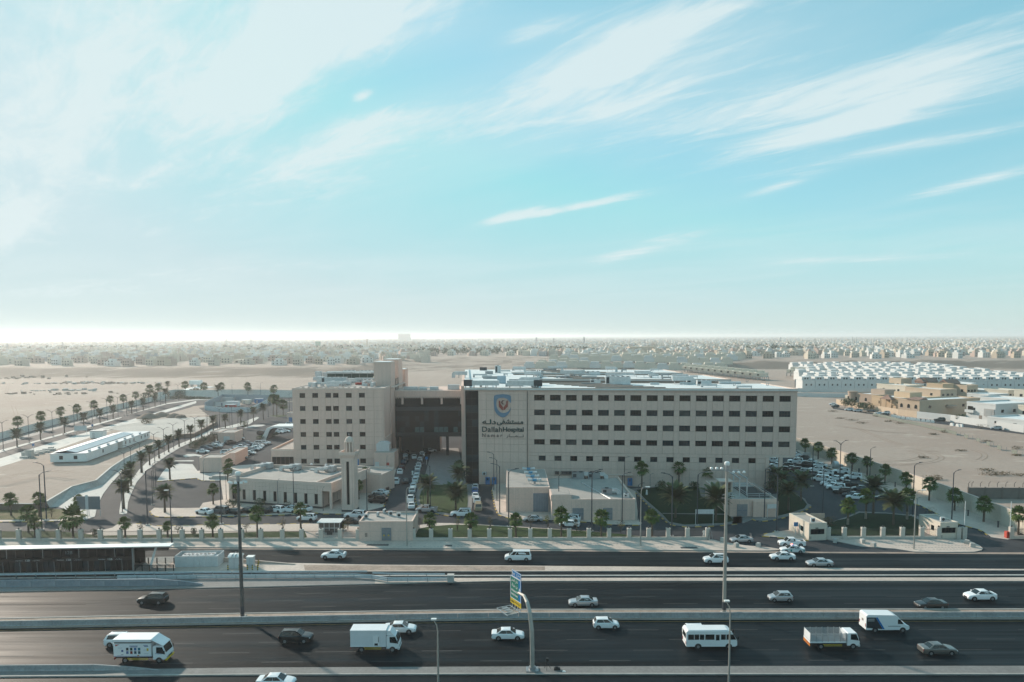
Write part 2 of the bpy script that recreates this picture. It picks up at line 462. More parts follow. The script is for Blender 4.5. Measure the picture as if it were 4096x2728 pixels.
# desert: pinkish sand, pale crusts, brown scrub, tyre tracks
dm = bpy.data.materials.new('desert'); dm.use_nodes = True
t = dm.node_tree; bs = t.nodes['Principled BSDF']; bs.inputs['Roughness'].default_value = 0.95; bs.inputs['Specular IOR Level'].default_value = 0.2
gp = t.nodes.new('ShaderNodeNewGeometry')
def dn(scale,det,stretch=(1,1,1),rg=0.6):
 mp = t.nodes.new('ShaderNodeMapping'); mp.inputs['Scale'].default_value = stretch
 t.links.new(gp.outputs['Position'],mp.inputs['Vector'])
 n = t.nodes.new('ShaderNodeTexNoise'); n.inputs['Scale'].default_value = scale; n.inputs['Detail'].default_value = det
 n.inputs['Roughness'].default_value = rg
 t.links.new(mp.outputs[0],n.inputs['Vector']); return n.outputs[0]
def drange(s,a,b,c=0.0,d=1.0):
 r = t.nodes.new('ShaderNodeMapRange'); r.interpolation_type = 'SMOOTHSTEP'
 for i,q in zip((1,2,3,4),(a,b,c,d)): r.inputs[i].default_value = q
 t.links.new(s,r.inputs[0]); return r.outputs[0]
def dmix(fac,a,b):
 x = t.nodes.new('ShaderNodeMix'); x.data_type = 'RGBA'
 if isinstance(fac,float): x.inputs[0].default_value = fac
 else: t.links.new(fac,x.inputs[0])
 for i,q in ((6,a),(7,b)):
  if isinstance(q,tuple): x.inputs[i].default_value = (*q,1)
  else: t.links.new(q,x.inputs[i])
 return x.outputs[2]
c0 = dmix(drange(dn(0.012,5),0.35,0.65),(0.33,0.25,0.208),(0.365,0.292,0.248))
c0 = dmix(drange(dn(0.05,8,(1,2.2,1),0.68),0.55,0.68,0,0.7),c0,(0.52,0.44,0.375))
c0 = dmix(drange(dn(0.045,9,(0.8,1.6,1),0.72),0.60,0.72,0,0.75),c0,(0.20,0.145,0.105))
c0 = dmix(drange(dn(0.5,6),0.35,0.75,0,0.35),c0,(0.25,0.19,0.15))
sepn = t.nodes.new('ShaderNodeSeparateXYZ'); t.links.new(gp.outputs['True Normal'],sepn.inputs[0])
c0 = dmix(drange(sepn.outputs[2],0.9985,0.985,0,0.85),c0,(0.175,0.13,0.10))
c0 = dmix(drange(dn(0.8,8,(1,1,1),0.75),0.56,0.70,0,0.45),c0,(0.17,0.125,0.09))
t.links.new(c0,bs.inputs['Base Color'])
bp = t.nodes.new('ShaderNodeBump'); bp.inputs['Strength'].default_value = 0.6; bp.inputs['Distance'].default_value = 0.5
t.links.new(dn(0.25,9,(1,1,1),0.7),bp.inputs['Height']); t.links.new(bp.outputs[0],bs.inputs['Normal'])
o = mb.build('ground',dm,smooth=True,fix=False); tag(o,kind='structure')
def setting(name,mb,mats):
 o = mb.build(name,mats); tag(o,kind='structure'); return o
def P2(pts): return [(p.x,p.y) for p in pts]
def NP(*uv): return [W(u,v) for u,v in uv]
# ================================================================== highway
US = [-170,0,500,1000,1500,2000,3000,4096,4270]
def hline(d):
 """d: {u: v}; straight pieces in the photograph, carried beyond its edges"""
 ks = sorted(d)
 def at(u):
  if u <= ks[0]: a,b = ks[0],ks[1]
  elif u >= ks[-1]: a,b = ks[-2],ks[-1]
  else:
   for a,b in zip(ks,ks[1:]):
    if a <= u <= b: break
  return d[a] + (d[b] - d[a]) * (u - a) / (b - a)
 return at
h_fence = hline({0: 2166,1000: 2165,2000: 2163,3300: 2158,4096: 2156})
h_kerb = hline({0: 2188,1000: 2192,2000: 2197,3000: 2205,4096: 2211})
h_sr = hline({0: 2228,600: 2238,900: 2246,1180: 2260,2000: 2265,3000: 2273,4096: 2279})
h_m1 = hline({0: 2301,500: 2294,1000: 2289,2000: 2288,3000: 2286,4096: 2284})
h_s2a = hline({0: 2322,500: 2319,1000: 2317,1500: 2315.5,2000: 2315,3000: 2314,4096: 2313})
h_s2b = hline({0: 2369,500: 2360,1000: 2351,1500: 2338,2000: 2327,3000: 2326,4096: 2327})
h_fc = hline({0: 2478,500: 2467,1000: 2457,1500: 2449,2000: 2442,3000: 2441,4096: 2440})
h_ba = hline({0: 2515,500: 2506,1000: 2497,1500: 2488,2000: 2481,3000: 2479,4096: 2478})
h_nc = hline({0: 2688,500: 2681,1000: 2674,2000: 2670,3000: 2668,4096: 2667})
h_sh = hline({0: 2709,1000: 2701,2000: 2698,3000: 2699,4096: 2699})
def hl(fn,du=0.0,u0=None,u1=None):
 us = US if u0 is None else [u0] + [u for u in US if u0 < u < u1] + [u1]
 return [W(u,fn(u) + du) for u in us]
def strip(name,top,bot,z0,z1,m,ms=None,u0=None,u1=None):
 tp,bt = hl(top,0,u0,u1),hl(bot,0,u0,u1)
 poly = P2(bt) + P2(tp)[::-1]
 mb = MB()
 if z0 is None: mb.sheet(poly,z1)
 else: mb.prism(poly,z0,z1,0,1 if ms else 0)
 return setting(name,mb,[m,ms] if ms else m)
near_edge = [W(u,2728) - Vector((0,14,0)) for u in US]
mb = MB(); mb.sheet(P2([p for p in near_edge]) + P2(hl(h_kerb,6))[::-1],0.010)
setting('highway_asphalt',mb,asphalt)
def off_line(pts,d):
 out = []
 for i,p in enumerate(pts):
  q = pts[min(i + 1,len(pts) - 1)] - pts[max(i - 1,0)]
  nn = Vector((-q.y,q.x,0)).normalized()
  out.append(p + nn * d)
 return out
def ribbon(mb,pts,prof,m=0,z=0.0):
 """prof: closed outline (offset to the left of the way, height), pushed along the way"""
 n = len(prof); base = len(mb.v); cols = []
 for i,p in enumerate(pts):
  q = pts[min(i + 1,len(pts) - 1)] - pts[max(i - 1,0)]
  nn = Vector((-q.y,q.x,0)).normalized()
  cols.append([p + nn * a + Vector((0,0,b + z)) for a,b in prof])
 vs_ = [v for c in cols for v in c]; fs = []
 for i in range(len(pts) - 1):
  for k in range(n):
   fs.append((i * n + k,i * n + (k + 1) % n,(i + 1) * n + (k + 1) % n,(i + 1) * n + k))
 fs += [tuple(range(n - 1,-1,-1)),tuple(range((len(pts) - 1) * n,len(pts) * n))]
 mb.add(vs_,fs,m)
def resample(pts,step):
 out = [pts[0].copy()]; acc = 0.0
 L = [0.0]
 for a,b in zip(pts,pts[1:]): L.append(L[-1] + (b - a).length)
 n = max(1,round(L[-1] / step))
 for k in range(1,n + 1):
  s = L[-1] * k / n
  for i in range(len(pts) - 1):
   if L[i] <= s <= L[i + 1] + 1e-6:
    tt = (s - L[i]) / max(1e-6,L[i + 1] - L[i]); out.append(pts[i].lerp(pts[i + 1],tt)); break
 return out
# pavement in front of the fence, with a dark kerb line
strip('front_pavement',h_fence,h_kerb,0.0,0.15,paving,kerb_grey,-170,2850)
mb = MB(); mb.prism(P2(NP((2850,2160),(2850,2203.5),(3060,2205),(3112,2203),(3120,2199),(3085,2193),(2980,2184),(2880,2168))),0.0,0.15,0,1)
setting('front_pavement_end',mb,[paving,kerb_grey])
strip('median_pavement',h_sr,h_m1,0.0,0.16,paving,kerb_grey)
mb = MB(); mb.sheet(P2(NP((1215,2263),(2020,2268),(2180,2269),(2180,2284),(2000,2286),(1220,2285))),0.166)
setting('broken_median_sand',mb,rough_sand)
strip('busway_divider',hline({0: 2312,1000: 2303,2000: 2302,3000: 2301,4096: 2300}),hline({0: 2316,1000: 2307,2000: 2305.5,3000: 2304.5,4096: 2303.5}),0.0,0.12,concrete)
strip('divider_pavement',h_s2a,h_s2b,0.0,0.16,paving_dark,kerb_grey,-170,1500)
strip('divider_pavement',h_s2a,h_s2b,0.0,0.16,paving,kerb_grey,1500,4270)
strip('median_sand',h_fc,h_ba,0.0,0.20,rough_sand,kerb_grey)
mb = MB(); ribbon(mb,hl(h_fc,1.5),[(-0.14,0.0),(-0.14,0.27),(0.14,0.27),(0.14,0.0)])
setting('median_kerb',mb,kerb_grey)
strip('near_shoulder',h_nc,h_sh,0.0,0.14,paving_dark,kerb_grey)
mb = MB(); ribbon(mb,hl(h_sh,0.5),[(-0.12,0.0),(-0.12,0.19),(0.12,0.19),(0.12,0.0)]); setting('shoulder_kerb',mb,kerb_grey)
# road markings
mb = MB(); ribbon(mb,hl(h_ba,7),[(-0.09,0.016),(-0.09,0.018),(0.09,0.018),(0.09,0.016)]); setting('yellow_edge_line',mb,line_yellow)
mb = MB(); ribbon(mb,hl(h_nc,-1.5),[(-0.09,0.016),(-0.09,0.018),(0.09,0.018),(0.09,0.016)]); setting('yellow_edge_line',mb,line_yellow)
mb = MB(); ribbon(mb,hl(h_s2b,4),[(-0.08,0.016),(-0.08,0.018),(0.08,0.018),(0.08,0.016)]); setting('white_edge_line',mb,line_white)
def dashes(name,top,bot,fr,on,gap,ph):
 mb = MB()
 pts = [W(u,top(u) + (bot(u) - top(u)) * fr) for u in US]
 L = 0.0; s = -ph
 tot = sum((b - a).length for a,b in zip(pts,pts[1:]))
 def at(s):
  for a,b in zip(pts,pts[1:]):
   d = (b - a).length
   if s <= d: return a.lerp(b,s / d)
   s -= d
  return pts[-1]
 while s < tot:
  if s > 0: ribbon(mb,[at(s),at(min(s + on,tot))],[(-0.07,0.016),(-0.07,0.018),(0.07,0.018),(0.07,0.016)])
  s += on + gap
 o = setting(name,mb,line_white); return o
for k,(fr,ph) in enumerate(((0.27,3),(0.52,9),(0.765,5))): dashes('lane_line',h_s2b,h_fc,fr,5.5,9.0,ph)
for k,(fr,ph) in enumerate(((0.21,6),(0.415,2),(0.64,10),(0.86,4))): dashes('lane_line',h_ba,h_nc,fr,5.5,9.0,ph)
dashes('lane_line',h_kerb,h_sr,0.50,4.5,9.0,3)
def seg_wall(name,label,cat,pts,step,prof,m,seg='barrier_segment',gap=0.05,taper=None,group=None):
 """a wall built from its cast pieces, each piece a part"""
 rs = resample(pts,step)
 t = thing(name,label,cat,rs[0],group=group)
 for i,(a,b) in enumerate(zip(rs,rs[1:])):
  d = (b - a); ln = d.length; an = math.atan2(d.y,d.x)
  h0 = h1 = 1.0
  if taper: h0,h1 = taper(i / (len(rs) - 1)),taper((i + 1) / (len(rs) - 1))
  mb = MB(); n = len(prof)
  vs_ = [(gap / 2,p,q * h0) for p,q in prof] + [(ln - gap / 2,p,q * h1) for p,q in prof]
  mb.add(vs_,[(k,(k + 1) % n,n + (k + 1) % n,n + k) for k in range(n)] + [tuple(range(n - 1,-1,-1)),tuple(range(n,2 * n))])
  mb.build(seg,m,t,a - rs[0],an)
 return t
JER = [(-0.30,0.0),(-0.30,0.10),(-0.16,0.32),(-0.10,0.86),(0.10,0.86),(0.16,0.32),(0.30,0.10),(0.30,0.0)]
seg_wall('concrete_barrier','long grey concrete barrier along the sandy median of the highway','barrier',hl(h_ba,-6),4.6,[(a,b * 1.12) for a,b in JER],concrete_wall)
seg_wall('concrete_barrier','short grey concrete barrier at the lower left corner with a sloping end','barrier',
         [W(-170,2688),W(0,2686),W(500,2682),W(645,2683)],4.6,JER,concrete_wall,taper=lambda q: 1.0 if q < 0.72 else max(0.12,1 - (q - 0.72) / 0.28 * 0.9))
seg_wall('concrete_barrier','blue grey panelled barrier wall below the station with a sloping end','barrier',
         [W(-170,2352),W(0,2350),W(500,2346),W(700,2344),W(810,2344)],4.3,[(-0.2,0.0),(-0.2,0.28),(-0.14,0.3),(-0.14,1.32),(0.14,1.32),(0.14,0.3),(0.2,0.28),(0.2,0.0)],
         mat('barrier_blue',(0.22,0.25,0.28),0.85,var=0.12,scale=0.4,scale2=2.0,var2=0.12),'barrier_panel',taper=lambda q: 1.0 if q < 0.84 else 1 - (q - 0.84) / 0.16 * 0.65)
seg_wall('concrete_barrier','low tan kerb wall tapering down behind the white cabinets','barrier',
         [W(880,2249),W(1010,2254),W(1180,2261)],4.0,[(-0.14,0.16),(-0.14,1.0),(0.14,1.0),(0.14,0.16)],paving,taper=lambda q: 1 - 0.7 * q)
# guard rails: two steel rails on posts
def guard_rail(label,pts,zrail,nrail=1,step=3.4):
 rs = resample(pts,step)
 t = thing('guard_rail',label,'guard rail',rs[0],group='steel guard rails beside the busway')
 pm = MB().box(-0.06,0.06,-0.08,0.08,0,zrail + 0.05).mesh('rail_post',steel)
 for p in rs[1:-1:1]: link('rail_post',pm,t,p - rs[0])
 prof = [(-0.03,-0.16),(-0.10,-0.10),(-0.03,0.0),(-0.10,0.10),(-0.03,0.16),(0.0,0.16),(-0.07,0.10),(0.0,0.0),(-0.07,-0.10),(0.0,-0.16)]
 for k in range(nrail):
  mb = MB(); ribbon(mb,[p - rs[0] for p in rs],prof,0,zrail - 0.38 * k); mb.build('rail',galv,t)
 return t
guard_rail('upper steel guard rail running along the busway past the station',[W(-170,2318),W(0,2317),W(500,2311),W(1000,2306),W(1470,2304)],0.85)
guard_rail('lower steel guard rail between the busway and the highway',[W(470,2322),W(1000,2318),W(1470,2315),W(1530,2331),W(1790,2329)],0.80,2)
guard_rail('steel rail behind the short end section near the concrete block',[W(1490,2308),W(1530,2312),W(1780,2314)],0.80)
o = MB().box(-0.55,0.55,-0.5,0.5,0.16,1.35).box(-0.6,0.6,-0.55,0.55,1.35,1.45).build('concrete_block',concrete,None,W(1803,2330))
tag(o,'pale concrete block at the end of the guard rail','block')
# ================================================================== compound ground
mb = MB()
mb.sheet(P2(NP((-170,2166),(1000,2165),(2838,2163),(3060,2204),(3300,2207),(4270,2210),(4270,2160),(4014,2100),(3791,2010),(3190,1800)))
         + [(108,330),(-40,340),(-150,500)] + P2(NP((852,1588),(620,1601),(567,1615),(283,1683),(0,1758),(-170,1805))),0.020)
setting('compound_asphalt',mb,asphalt_yard)
def island(name,pts,m=paving,h=0.14,kerb=True,stripes=False,z0=0.0):
 mb = MB(); mb.prism(P2(pts),z0,z0 + h,0,1)
 o = setting(name,mb,[m,kerb_grey])
 if stripes:
  kerb_stones(pts,o,z0 + h)
 return o
def kerb_stones(pts,parent,h,closed=True,step=1.5):
 """painted kerb stones, black and yellow in turn, along an edge"""
 ps = [Vector((p.x,p.y,0)) for p in pts]
 if closed: ps = ps + [ps[0]]
 rs = resample(ps,step)
 mb = MB()
 for i,(a,b) in enumerate(zip(rs,rs[1:])):
  c = a.lerp(b,0.03); d = a.lerp(b,0.97)
  ribbon(mb,[c,d],[(-0.17,0.0),(-0.17,h + 0.02),(-0.13,h + 0.05),(0.13,h + 0.05),(0.17,h + 0.02),(0.17,0.0)],i % 2)
 o = mb.build('kerb',[kerb_yellow,kerb_black],parent); tag(o,kind='stuff'); return o
def sheet(name,pts,m,z):
 return setting(name,MB().sheet(P2(pts),z),m)
# left: far roads and the white parking strip beside the wall
sheet('wall_parking',[A(-170,830),A(0,785),A(850,553),A(1700,348),A(1700,378),A(850,600),A(0,845),A(-170,893)],paving_dark,0.030)
island('palm_median',[A(-200,960),A(-200,990),A(0,936),A(350,830),A(750,722),A(750,703),A(350,813),A(0,905)],paving_white)
island('palm_median',[A(770,700),A(770,718),A(1460,517),A(1455,506),A(1100,600)],paving_white)
island('palm_median',[A(1490,490),A(2000,352),A(2355,303),A(2900,285),A(2900,280),A(2355,292),A(2000,340),A(1800,396)],paving_white)
sheet('parking_strip',[A(-200,1060),A(0,1002),A(830,748),A(1100,670),A(1810,470),A(2355,310),A(2355,338),A(1850,493),A(1130,715),A(640,882),A(0,1082),A(-200,1140)],paving_white,0.040)
# raised dirt lot with a sloping concrete bank
LOT = 1.7
def Az(x,y): return A(x,y,LOT)
top_edge = [Az(100,1545),Az(380,1548),Az(555,1520),Az(860,1340),Az(1150,1265),Az(1330,1110),Az(1480,1010),Az(1700,900),Az(1960,770),Az(2110,715)]
bot_edge = [A(100,1572),A(380,1576),A(600,1592),A(700,1585),A(940,1415),A(1240,1315),A(1400,1165),A(1530,1075),A(1740,950),A(1990,808)]
bot_edge[0:0] = []
lot_poly = [Az(-300,1545)] + top_edge + [Az(2330,700),Az(2600,560),Az(2355,370),Az(1870,505),Az(1140,730),Az(640,905),Az(0,1105),Az(-300,1200)]
mb = MB(); mb.prism(P2(lot_poly),0.0,LOT,0,0)
lot_o = setting('dirt_lot',mb,dm)
gravel = mat('gravel',(0.37,0.345,0.315),0.95,var=0.12,scale=0.05,scale2=0.9,var2=0.12,space='World')
setting('gravel_yard',MB().sheet(P2([Az(1230,640),Az(1700,560),Az(2000,520),Az(2550,500),Az(2560,560),Az(2330,690),Az(2110,712),Az(1960,765),Az(1700,700)]),LOT + 0.02),gravel)
mb = MB()
te = [Az(-300,1546)] + top_edge; be = [A(-300,1572)] + bot_edge + [A(2130,735)]
n = min(len(te),len(be))
for i in range(n - 1):
 mb.add([be[i],be[i + 1],te[i + 1] + Vector((0,0,0.02)),te[i] + Vector((0,0,0.02))],[(0,1,2,3)])
setting('concrete_bank',mb,concrete)
mb = MB(); ribbon(mb,te,[(-0.25,0),(-0.25,0.14),(0.25,0.14),(0.25,0)]); setting('bank_coping',mb,paving_white)
mb = MB(); fe = [Az(-300,1200),Az(0,1105),Az(640,905),Az(1140,730),Az(1870,505)]; fb = [A(-300,1165),A(0,1085),A(640,885),A(1130,718),A(1850,495)]
for i in range(4): mb.add([fb[i] + Vector((0,0,0.3)),fb[i + 1] + Vector((0,0,0.3)),fe[i + 1] + Vector((0,0,0.02)),fe[i] + Vector((0,0,0.02))],[(0,1,2,3)])
setting('concrete_bank',mb,concrete)
# curved access road: pavements and palm median
island('access_pavement',[D(985,545),D(1040,537),D(1140,503),D(1172,360),D(1240,230),D(1330,110),D(1440,-10),D(1560,-110),D(1700,-205),D(1850,-295),D(2000,-365),
                           D(1995,-388),D(1740,-245),D(1530,-120),D(1400,-30),D(1240,118),D(940,220),D(702,390),D(830,432),D(960,470)],paving_white)
island('palm_median',[D(1433,472),D(1470,478),D(1525,466),D(1537,330),D(1580,215),A(1640,1290),A(1750,1165),A(1850,1078),A(2010,965),A(2160,875),A(2320,800),B(60,762),B(250,682),B(640,592),B(755,515),
                       B(730,505),B(540,575),B(330,630),B(180,655),B(40,725),A(2280,780),A(2140,835),A(2000,910),A(1880,975),A(1770,1045),A(1670,1140),A(1570,1280),A(1500,1420),D(1450,330),D(1432,440)],paving_white)
# mosque plaza and left parking
plaza = NP((600,2047),(605,2058),(618,2066),(640,2070),(785,2069),(960,2066),(1150,2061),(1242,2049),(1285,2057),(1372,2058),(1440,2052),(1535,2028),(1560,1967),(1572,1930),(1590,1858),
           (1560,1850),(1180,1872),(1075,1866),(1030,1858),(905,1895),(883,1922),(893,2000),(812,2013),(798,2033),(708,2034),(617,2033))
island('mosque_plaza',plaza,paving,0.13)
ks = MB()
o = bpy.data.objects['mosque_plaza']
kerb_stones(plaza[:11],o,0.13,closed=False)
kerb_stones(plaza[11:14],o,0.13,closed=False)
isl2 = NP((627,1927),(700,1921),(785,1914),(806,1924),(880,1925),(903,1895),(1030,1858),(960,1862),(790,1885),(770,1858),(715,1856),(672,1866),(650,1890))
o = island('annex_pavement',isl2,paving_white,0.13); kerb_stones(isl2[:5],o,0.13,closed=False)
isl3 = [B(0,975),B(60,985),B(75,970),B(0,955),B(-40,950),B(-110,952),B(-160,975),B(-130,990)]
island('small_island',isl3,paving_white)
island('small_island',[A(2085,1040),A(2300,1042),A(2330,1035),A(2320,1025),A(2100,1030)],paving_white)
hedge_bed = [B(-60,880),B(0,900),B(60,870),B(210,790),B(250,760),B(210,745),B(60,800),B(-60,860)]
island('hedge_bed',hedge_bed,soil)
island('parking_island',[B(590,640),B(790,618),B(835,605),B(800,598),B(690,600),B(560,640)],paving_white)
island('roundabout_island',[B(880,490),B(960,507),B(1080,500),B(1105,488),B(1050,480),B(930,482)],grass_m)
island('canopy_bed',[B(735,745),B(800,775),B(900,735),B(950,715),B(860,700),B(800,730),B(755,732)],grass_m)
# front separator pavement and grass
sep = NP((450,2112),(470,2099),(545,2096),(640,2106),(785,2102.5),(1000,2099.5),(1262,2095),(1345,2092),(1437,2092),(1437,2158),(1000,2159),(600,2159),(330,2140),(410,2122))
o = island('path_pavement',sep,paving,0.12); kerb_stones(sep[2:8],o,0.12,closed=False)
g1 = NP((-170,2128),(0,2127),(233,2127),(333,2138),(410,2145),(567,2143),(785,2137),(1050,2130),(1218,2128),(1228,2150),(1222,2159),(600,2161.5),(-170,2162))
island('lawn',g1,grass_m,0.17)
g0 = NP((-170,2018),(0,2021),(50,2024),(185,2034),(290,2045),(326,2052),(240,2080),(0,2082),(-170,2083))
island('lawn',g0,grass_dry,0.17)
st = NP((-170,2083),(0,2082),(240,2080),(326,2052),(332,2080),(326,2083),(240,2087),(0,2089.5),(-170,2091))
o = island('lawn_pavement',st,paving,0.13); kerb_stones(st[5:],o,0.13,closed=False)
g2 = NP((1660,2121),(1720,2108),(1803,2102),(1903,2102),(2037,2110),(2170,2117),(2355,2128),(2480,2139),(2585,2151),(2590,2160),(2000,2161),(1660,2162))
island('lawn',g2,grass_m,0.17)
gp2 = NP((1650,2118),(1655,2105),(1740,2093),(1800,2094),(1920,2100),(2060,2107),(2355,2126),(2590,2149),(2640,2160),(2590,2162),(1652,2163))
island('lawn_pavement',gp2,paving,0.10)
# middle: avenue, paved forecourt and the palm island
island('forecourt',[C(395,1190),C(470,905),C(530,880),C(790,880),C(880,1300),C(500,1320),C(380,1290)],mat('forecourt_pavers',(0.20,0.195,0.195),0.85,var=0.1,scale=0.4,scale2=2.5,var2=0.12,space='World'),0.12)
ring = [F(270,560),F(285,660),F(320,705),F(530,772),F(700,802),F(850,806),F(945,790),F(960,600),F(955,415),F(350,420),F(300,480)]
o = island('garden_pavement',ring,paving_dark,0.12); kerb_stones(ring[:7],o,0.12,closed=False)
island('lawn',[F(325,560),F(330,650),F(540,750),F(700,770),F(890,760),F(905,600),F(890,425),F(420,425),F(345,500)],grass_m,0.19)
# in front of the main block
gard = [G(480,470),G(560,520),G(740,700),G(880,820),G(960,895),G(1060,918),G(1200,930),G(1500,918),G(1720,900),G(1840,885),G(1840,700),G(1500,600),G(1340,440),G(800,440)]
o = island('garden_pavement',gard,paving_dark,0.12); kerb_stones(gard[1:10],o,0.12,closed=False)
gg = mat('grass_deep',(0.012,0.028,0.010),0.95,var=0.3,scale=0.4,scale2=4.0,var2=0.3,bump=0.6,bscale=8,space='World',spec=0.2)
island('lawn',[G(570,485),G(830,452),G(1320,450),G(1345,560),G(1640,720),G(1740,862),G(1620,885),G(1150,905),G(965,872),G(880,775),G(690,610)],gg,0.19)
sheet('garden_path',[G(880,765),G(1640,775),G(1645,785),G(890,775)],paving_dark,0.20)
ut = [F(1190,490),F(1230,700),F(1270,785),F(1400,825),F(1900,850),F(2355,872),G(300,905),G(600,908),G(640,880),G(600,860),G(560,500),G(400,420),F(1900,300),F(1240,330)]
o = island('utility_pavement',ut,paving,0.13); kerb_stones(ut[:8],o,0.13,closed=False)
sheet('drive_kerb_bed',[F(1040,395),F(1270,390),F(1230,440),F(1060,430)],soil,0.03)
rt = [G(1720,905),G(1840,885),G(1960,835),G(1990,850),G(2060,862),G(2200,850),G(2355,815),HH(120,960),HH(270,895),HH(325,850),HH(270,825),HH(240,770),HH(180,740),HH(-60,600),G(2300,520),G(1760,600)]
o = island('corner_pavement',rt,paving_dark,0.12); kerb_stones(rt[2:10],o,0.12,closed=False)
island('lawn',[G(2265,800),HH(60,945),HH(230,890),HH(265,840),HH(200,760),HH(-40,620),G(2265,560)],gg,0.18)
# right: parking, pavement by the wall, gate islands
rp = [HH(130,185),HH(250,260),HH(480,390),HH(760,470),HH(900,545),HH(1150,665),HH(1400,790),HH(1620,850),HH(1900,990),HH(2100,1080),HH(2355,1150),W(3960,2150),W(4030,2160),W(4045,2157),W(4080,2135),W(4020,2106),W(3800,2014),W(3195,1802)]
o = island('wall_pavement',rp,paving,0.13); kerb_stones(rp[1:12],o,0.13,closed=False)
ki = NP((3045,2146),(3062,2136),(3110,2128),(3172,2120),(3310,2100),(3360,2080),(3385,2074),(3380,2082),(3311,2118),(3306,2159),(3235,2164),(3140,2155))
o = island('kiosk_pavement',ki,paving,0.13); kerb_stones([ki[-1],ki[0],ki[1],ki[2]],o,0.13,closed=False); kerb_stones(NP((3140,2155),(3235,2164)),o,0.13,closed=False)
g6 = [J(0,895),J(120,850),J(215,830),J(380,762),J(700,770),J(1000,800),J(1105,850),J(1105,1060),J(0,1060)]
island('garden_pavement',[J(-10,905),J(90,850),J(205,815),J(370,742),J(700,755),J(1010,785),J(1300,840),J(1400,900),J(1400,1068),J(-10,1062)],paving_dark,0.12)
island('lawn',g6,gg,0.18)
mi = NP((3306,2159),(3400,2178),(3449,2188),(3580,2197),(3655,2209),(3780,2211),(3897,2209.5),(3926,2203),(3932,2196),(3918,2184),(3866,2160))
island('gate_island',mi,paving,0.15)
# wheel tracks worn into the sand
track_m = mat('track_sand',(0.25,0.18,0.135),0.95,var=0.2,scale=0.4,space='World')
def track(pts,z=0.03,w=0.3,gap=1.7):
 rs = resample(pts,2.5); q = []
 for i,p in enumerate(rs):
  a,b,c,d = rs[max(i - 2,0)],rs[max(i - 1,0)],rs[min(i + 1,len(rs) - 1)],rs[min(i + 2,len(rs) - 1)]
  q.append((a + b + p + c + d) / 5)
 mb = MB()
 for s in (-1,1): ribbon(mb,off_line(q,s * gap / 2),[(-w / 2,0),(-w / 2,0.012),(w / 2,0.012),(w / 2,0)],0,z)
 setting('wheel_track',mb,track_m)
track([J(600,145),J(900,140),J(1080,105),J(1160,70),J(1100,30),J(900,0)]); track([J(700,180),J(1050,175),J(1250,150),J(1390,100),J(1340,60),J(1180,20),J(1000,-20)])
track([LC(330,620),LC(470,690),LC(600,740),LC(760,800),LC(900,840)]); track([J(1800,130),J(1900,80),J(1850,20),J(1700,-10)]); track([LC(1000,700),LC(700,690),LC(300,640),LC(60,600)])
track([A(0,300),A(300,330),A(700,260),A(1200,240),A(1700,180)]); track([A(0,560),A(200,480),A(150,350),A(60,250),A(100,120)]); track([A(900,1250,1.7),A(500,1200,1.7),A(100,1300,1.7),A(-100,1330,1.7)],1.72); track([B(330,90),B(560,95),B(720,130),B(850,190)])
# ================================================================== building helpers
PANEL = {}
def panel_mesh(w,h,d,m,bev=0.0):
 k = (round(w,2),round(h,2),round(d,2),m.name)
 if k not in PANEL:
  PANEL[k] = MB().box(0,k[0],0,k[2],0,k[1]).mesh('cladding_panel',m)
 return PANEL[k]
def breaks(lo,hi,edges,maxw):
 b = sorted(set([round(lo,3),round(hi,3)] + [round(e,3) for e in edges if lo + 0.05 < e < hi - 0.05]))
 out = [b[0]]
 for x in b[1:]:
  w = x - out[-1]; n = max(1,math.ceil(w / maxw - 0.05)); a = out[-1]
  for k in range(1,n + 1): out.append(a + w * k / n)
 return out
def clad(parent,cols,rows,holes,m=None,depth=0.24,gap=0.05,limit=300,y0=0.0,used=None,rnd=False):
 """cladding panels in front of a wall face lying at y0 + depth; holes: (s0, s1, z0, z1)"""
 m = m or facade; rest = MB(); cnt = [0] if used is None else used
 for z0,z1 in zip(rows,rows[1:]):
  for s0,s1 in zip(cols,cols[1:]):
   cs,cz = (s0 + s1) / 2,(z0 + z1) / 2
   if any(a < cs < b and c < cz < d for a,b,c,d in holes): continue
   w,h = s1 - s0 - gap,z1 - z0 - gap
   jit = 0.0
   if cnt[0] < limit:
    link('cladding_panel',panel_mesh(w,h,depth,m),parent,(s0 + gap / 2,y0 + jit,z0 + gap / 2)); cnt[0] += 1
   else:
    rest.box(s0 + gap / 2,s1 - gap / 2,y0,y0 + depth,z0 + gap / 2,z1 - gap / 2)
 if rest.v:
  o = rest.build('cladding',m,parent); tag(o,kind='stuff')
WIN = {}
def window(parent,x,z,w,h,glass,y=0.0,depth=0.2,mull=2,frame=frame_dark,name='window'):
 """a framed window with its pane, in the plane y, seen from -y"""
 k = (round(w,2),round(h,2),mull,frame.name)
 if k not in WIN:
  mb = MB(); b = 0.06
  mb.box(0,k[0],0,0.10,0,b); mb.box(0,k[0],0,0.10,k[1] - b,k[1])
  mb.box(0,b,0.002,0.098,b,k[1] - b); mb.box(k[0] - b,k[0],0.002,0.098,b,k[1] - b)
  for i in range(mull):
   c = k[0] * (i + 1) / (mull + 1); mb.box(c - 0.03,c + 0.03,0.01,0.09,b,k[1] - b)
  WIN[k] = mb.mesh('window_frame',frame)
 o = link(name,WIN[k],parent,(x,y,z))
 kk = (round(w,2),round(h,2),glass.name)
 if kk not in WIN:
  WIN[kk] = MB().box(0.05,kk[0] - 0.05,0.05,0.08,0.05,kk[1] - 0.05).mesh('pane',glass)
 link('pane',WIN[kk],o)
 return o
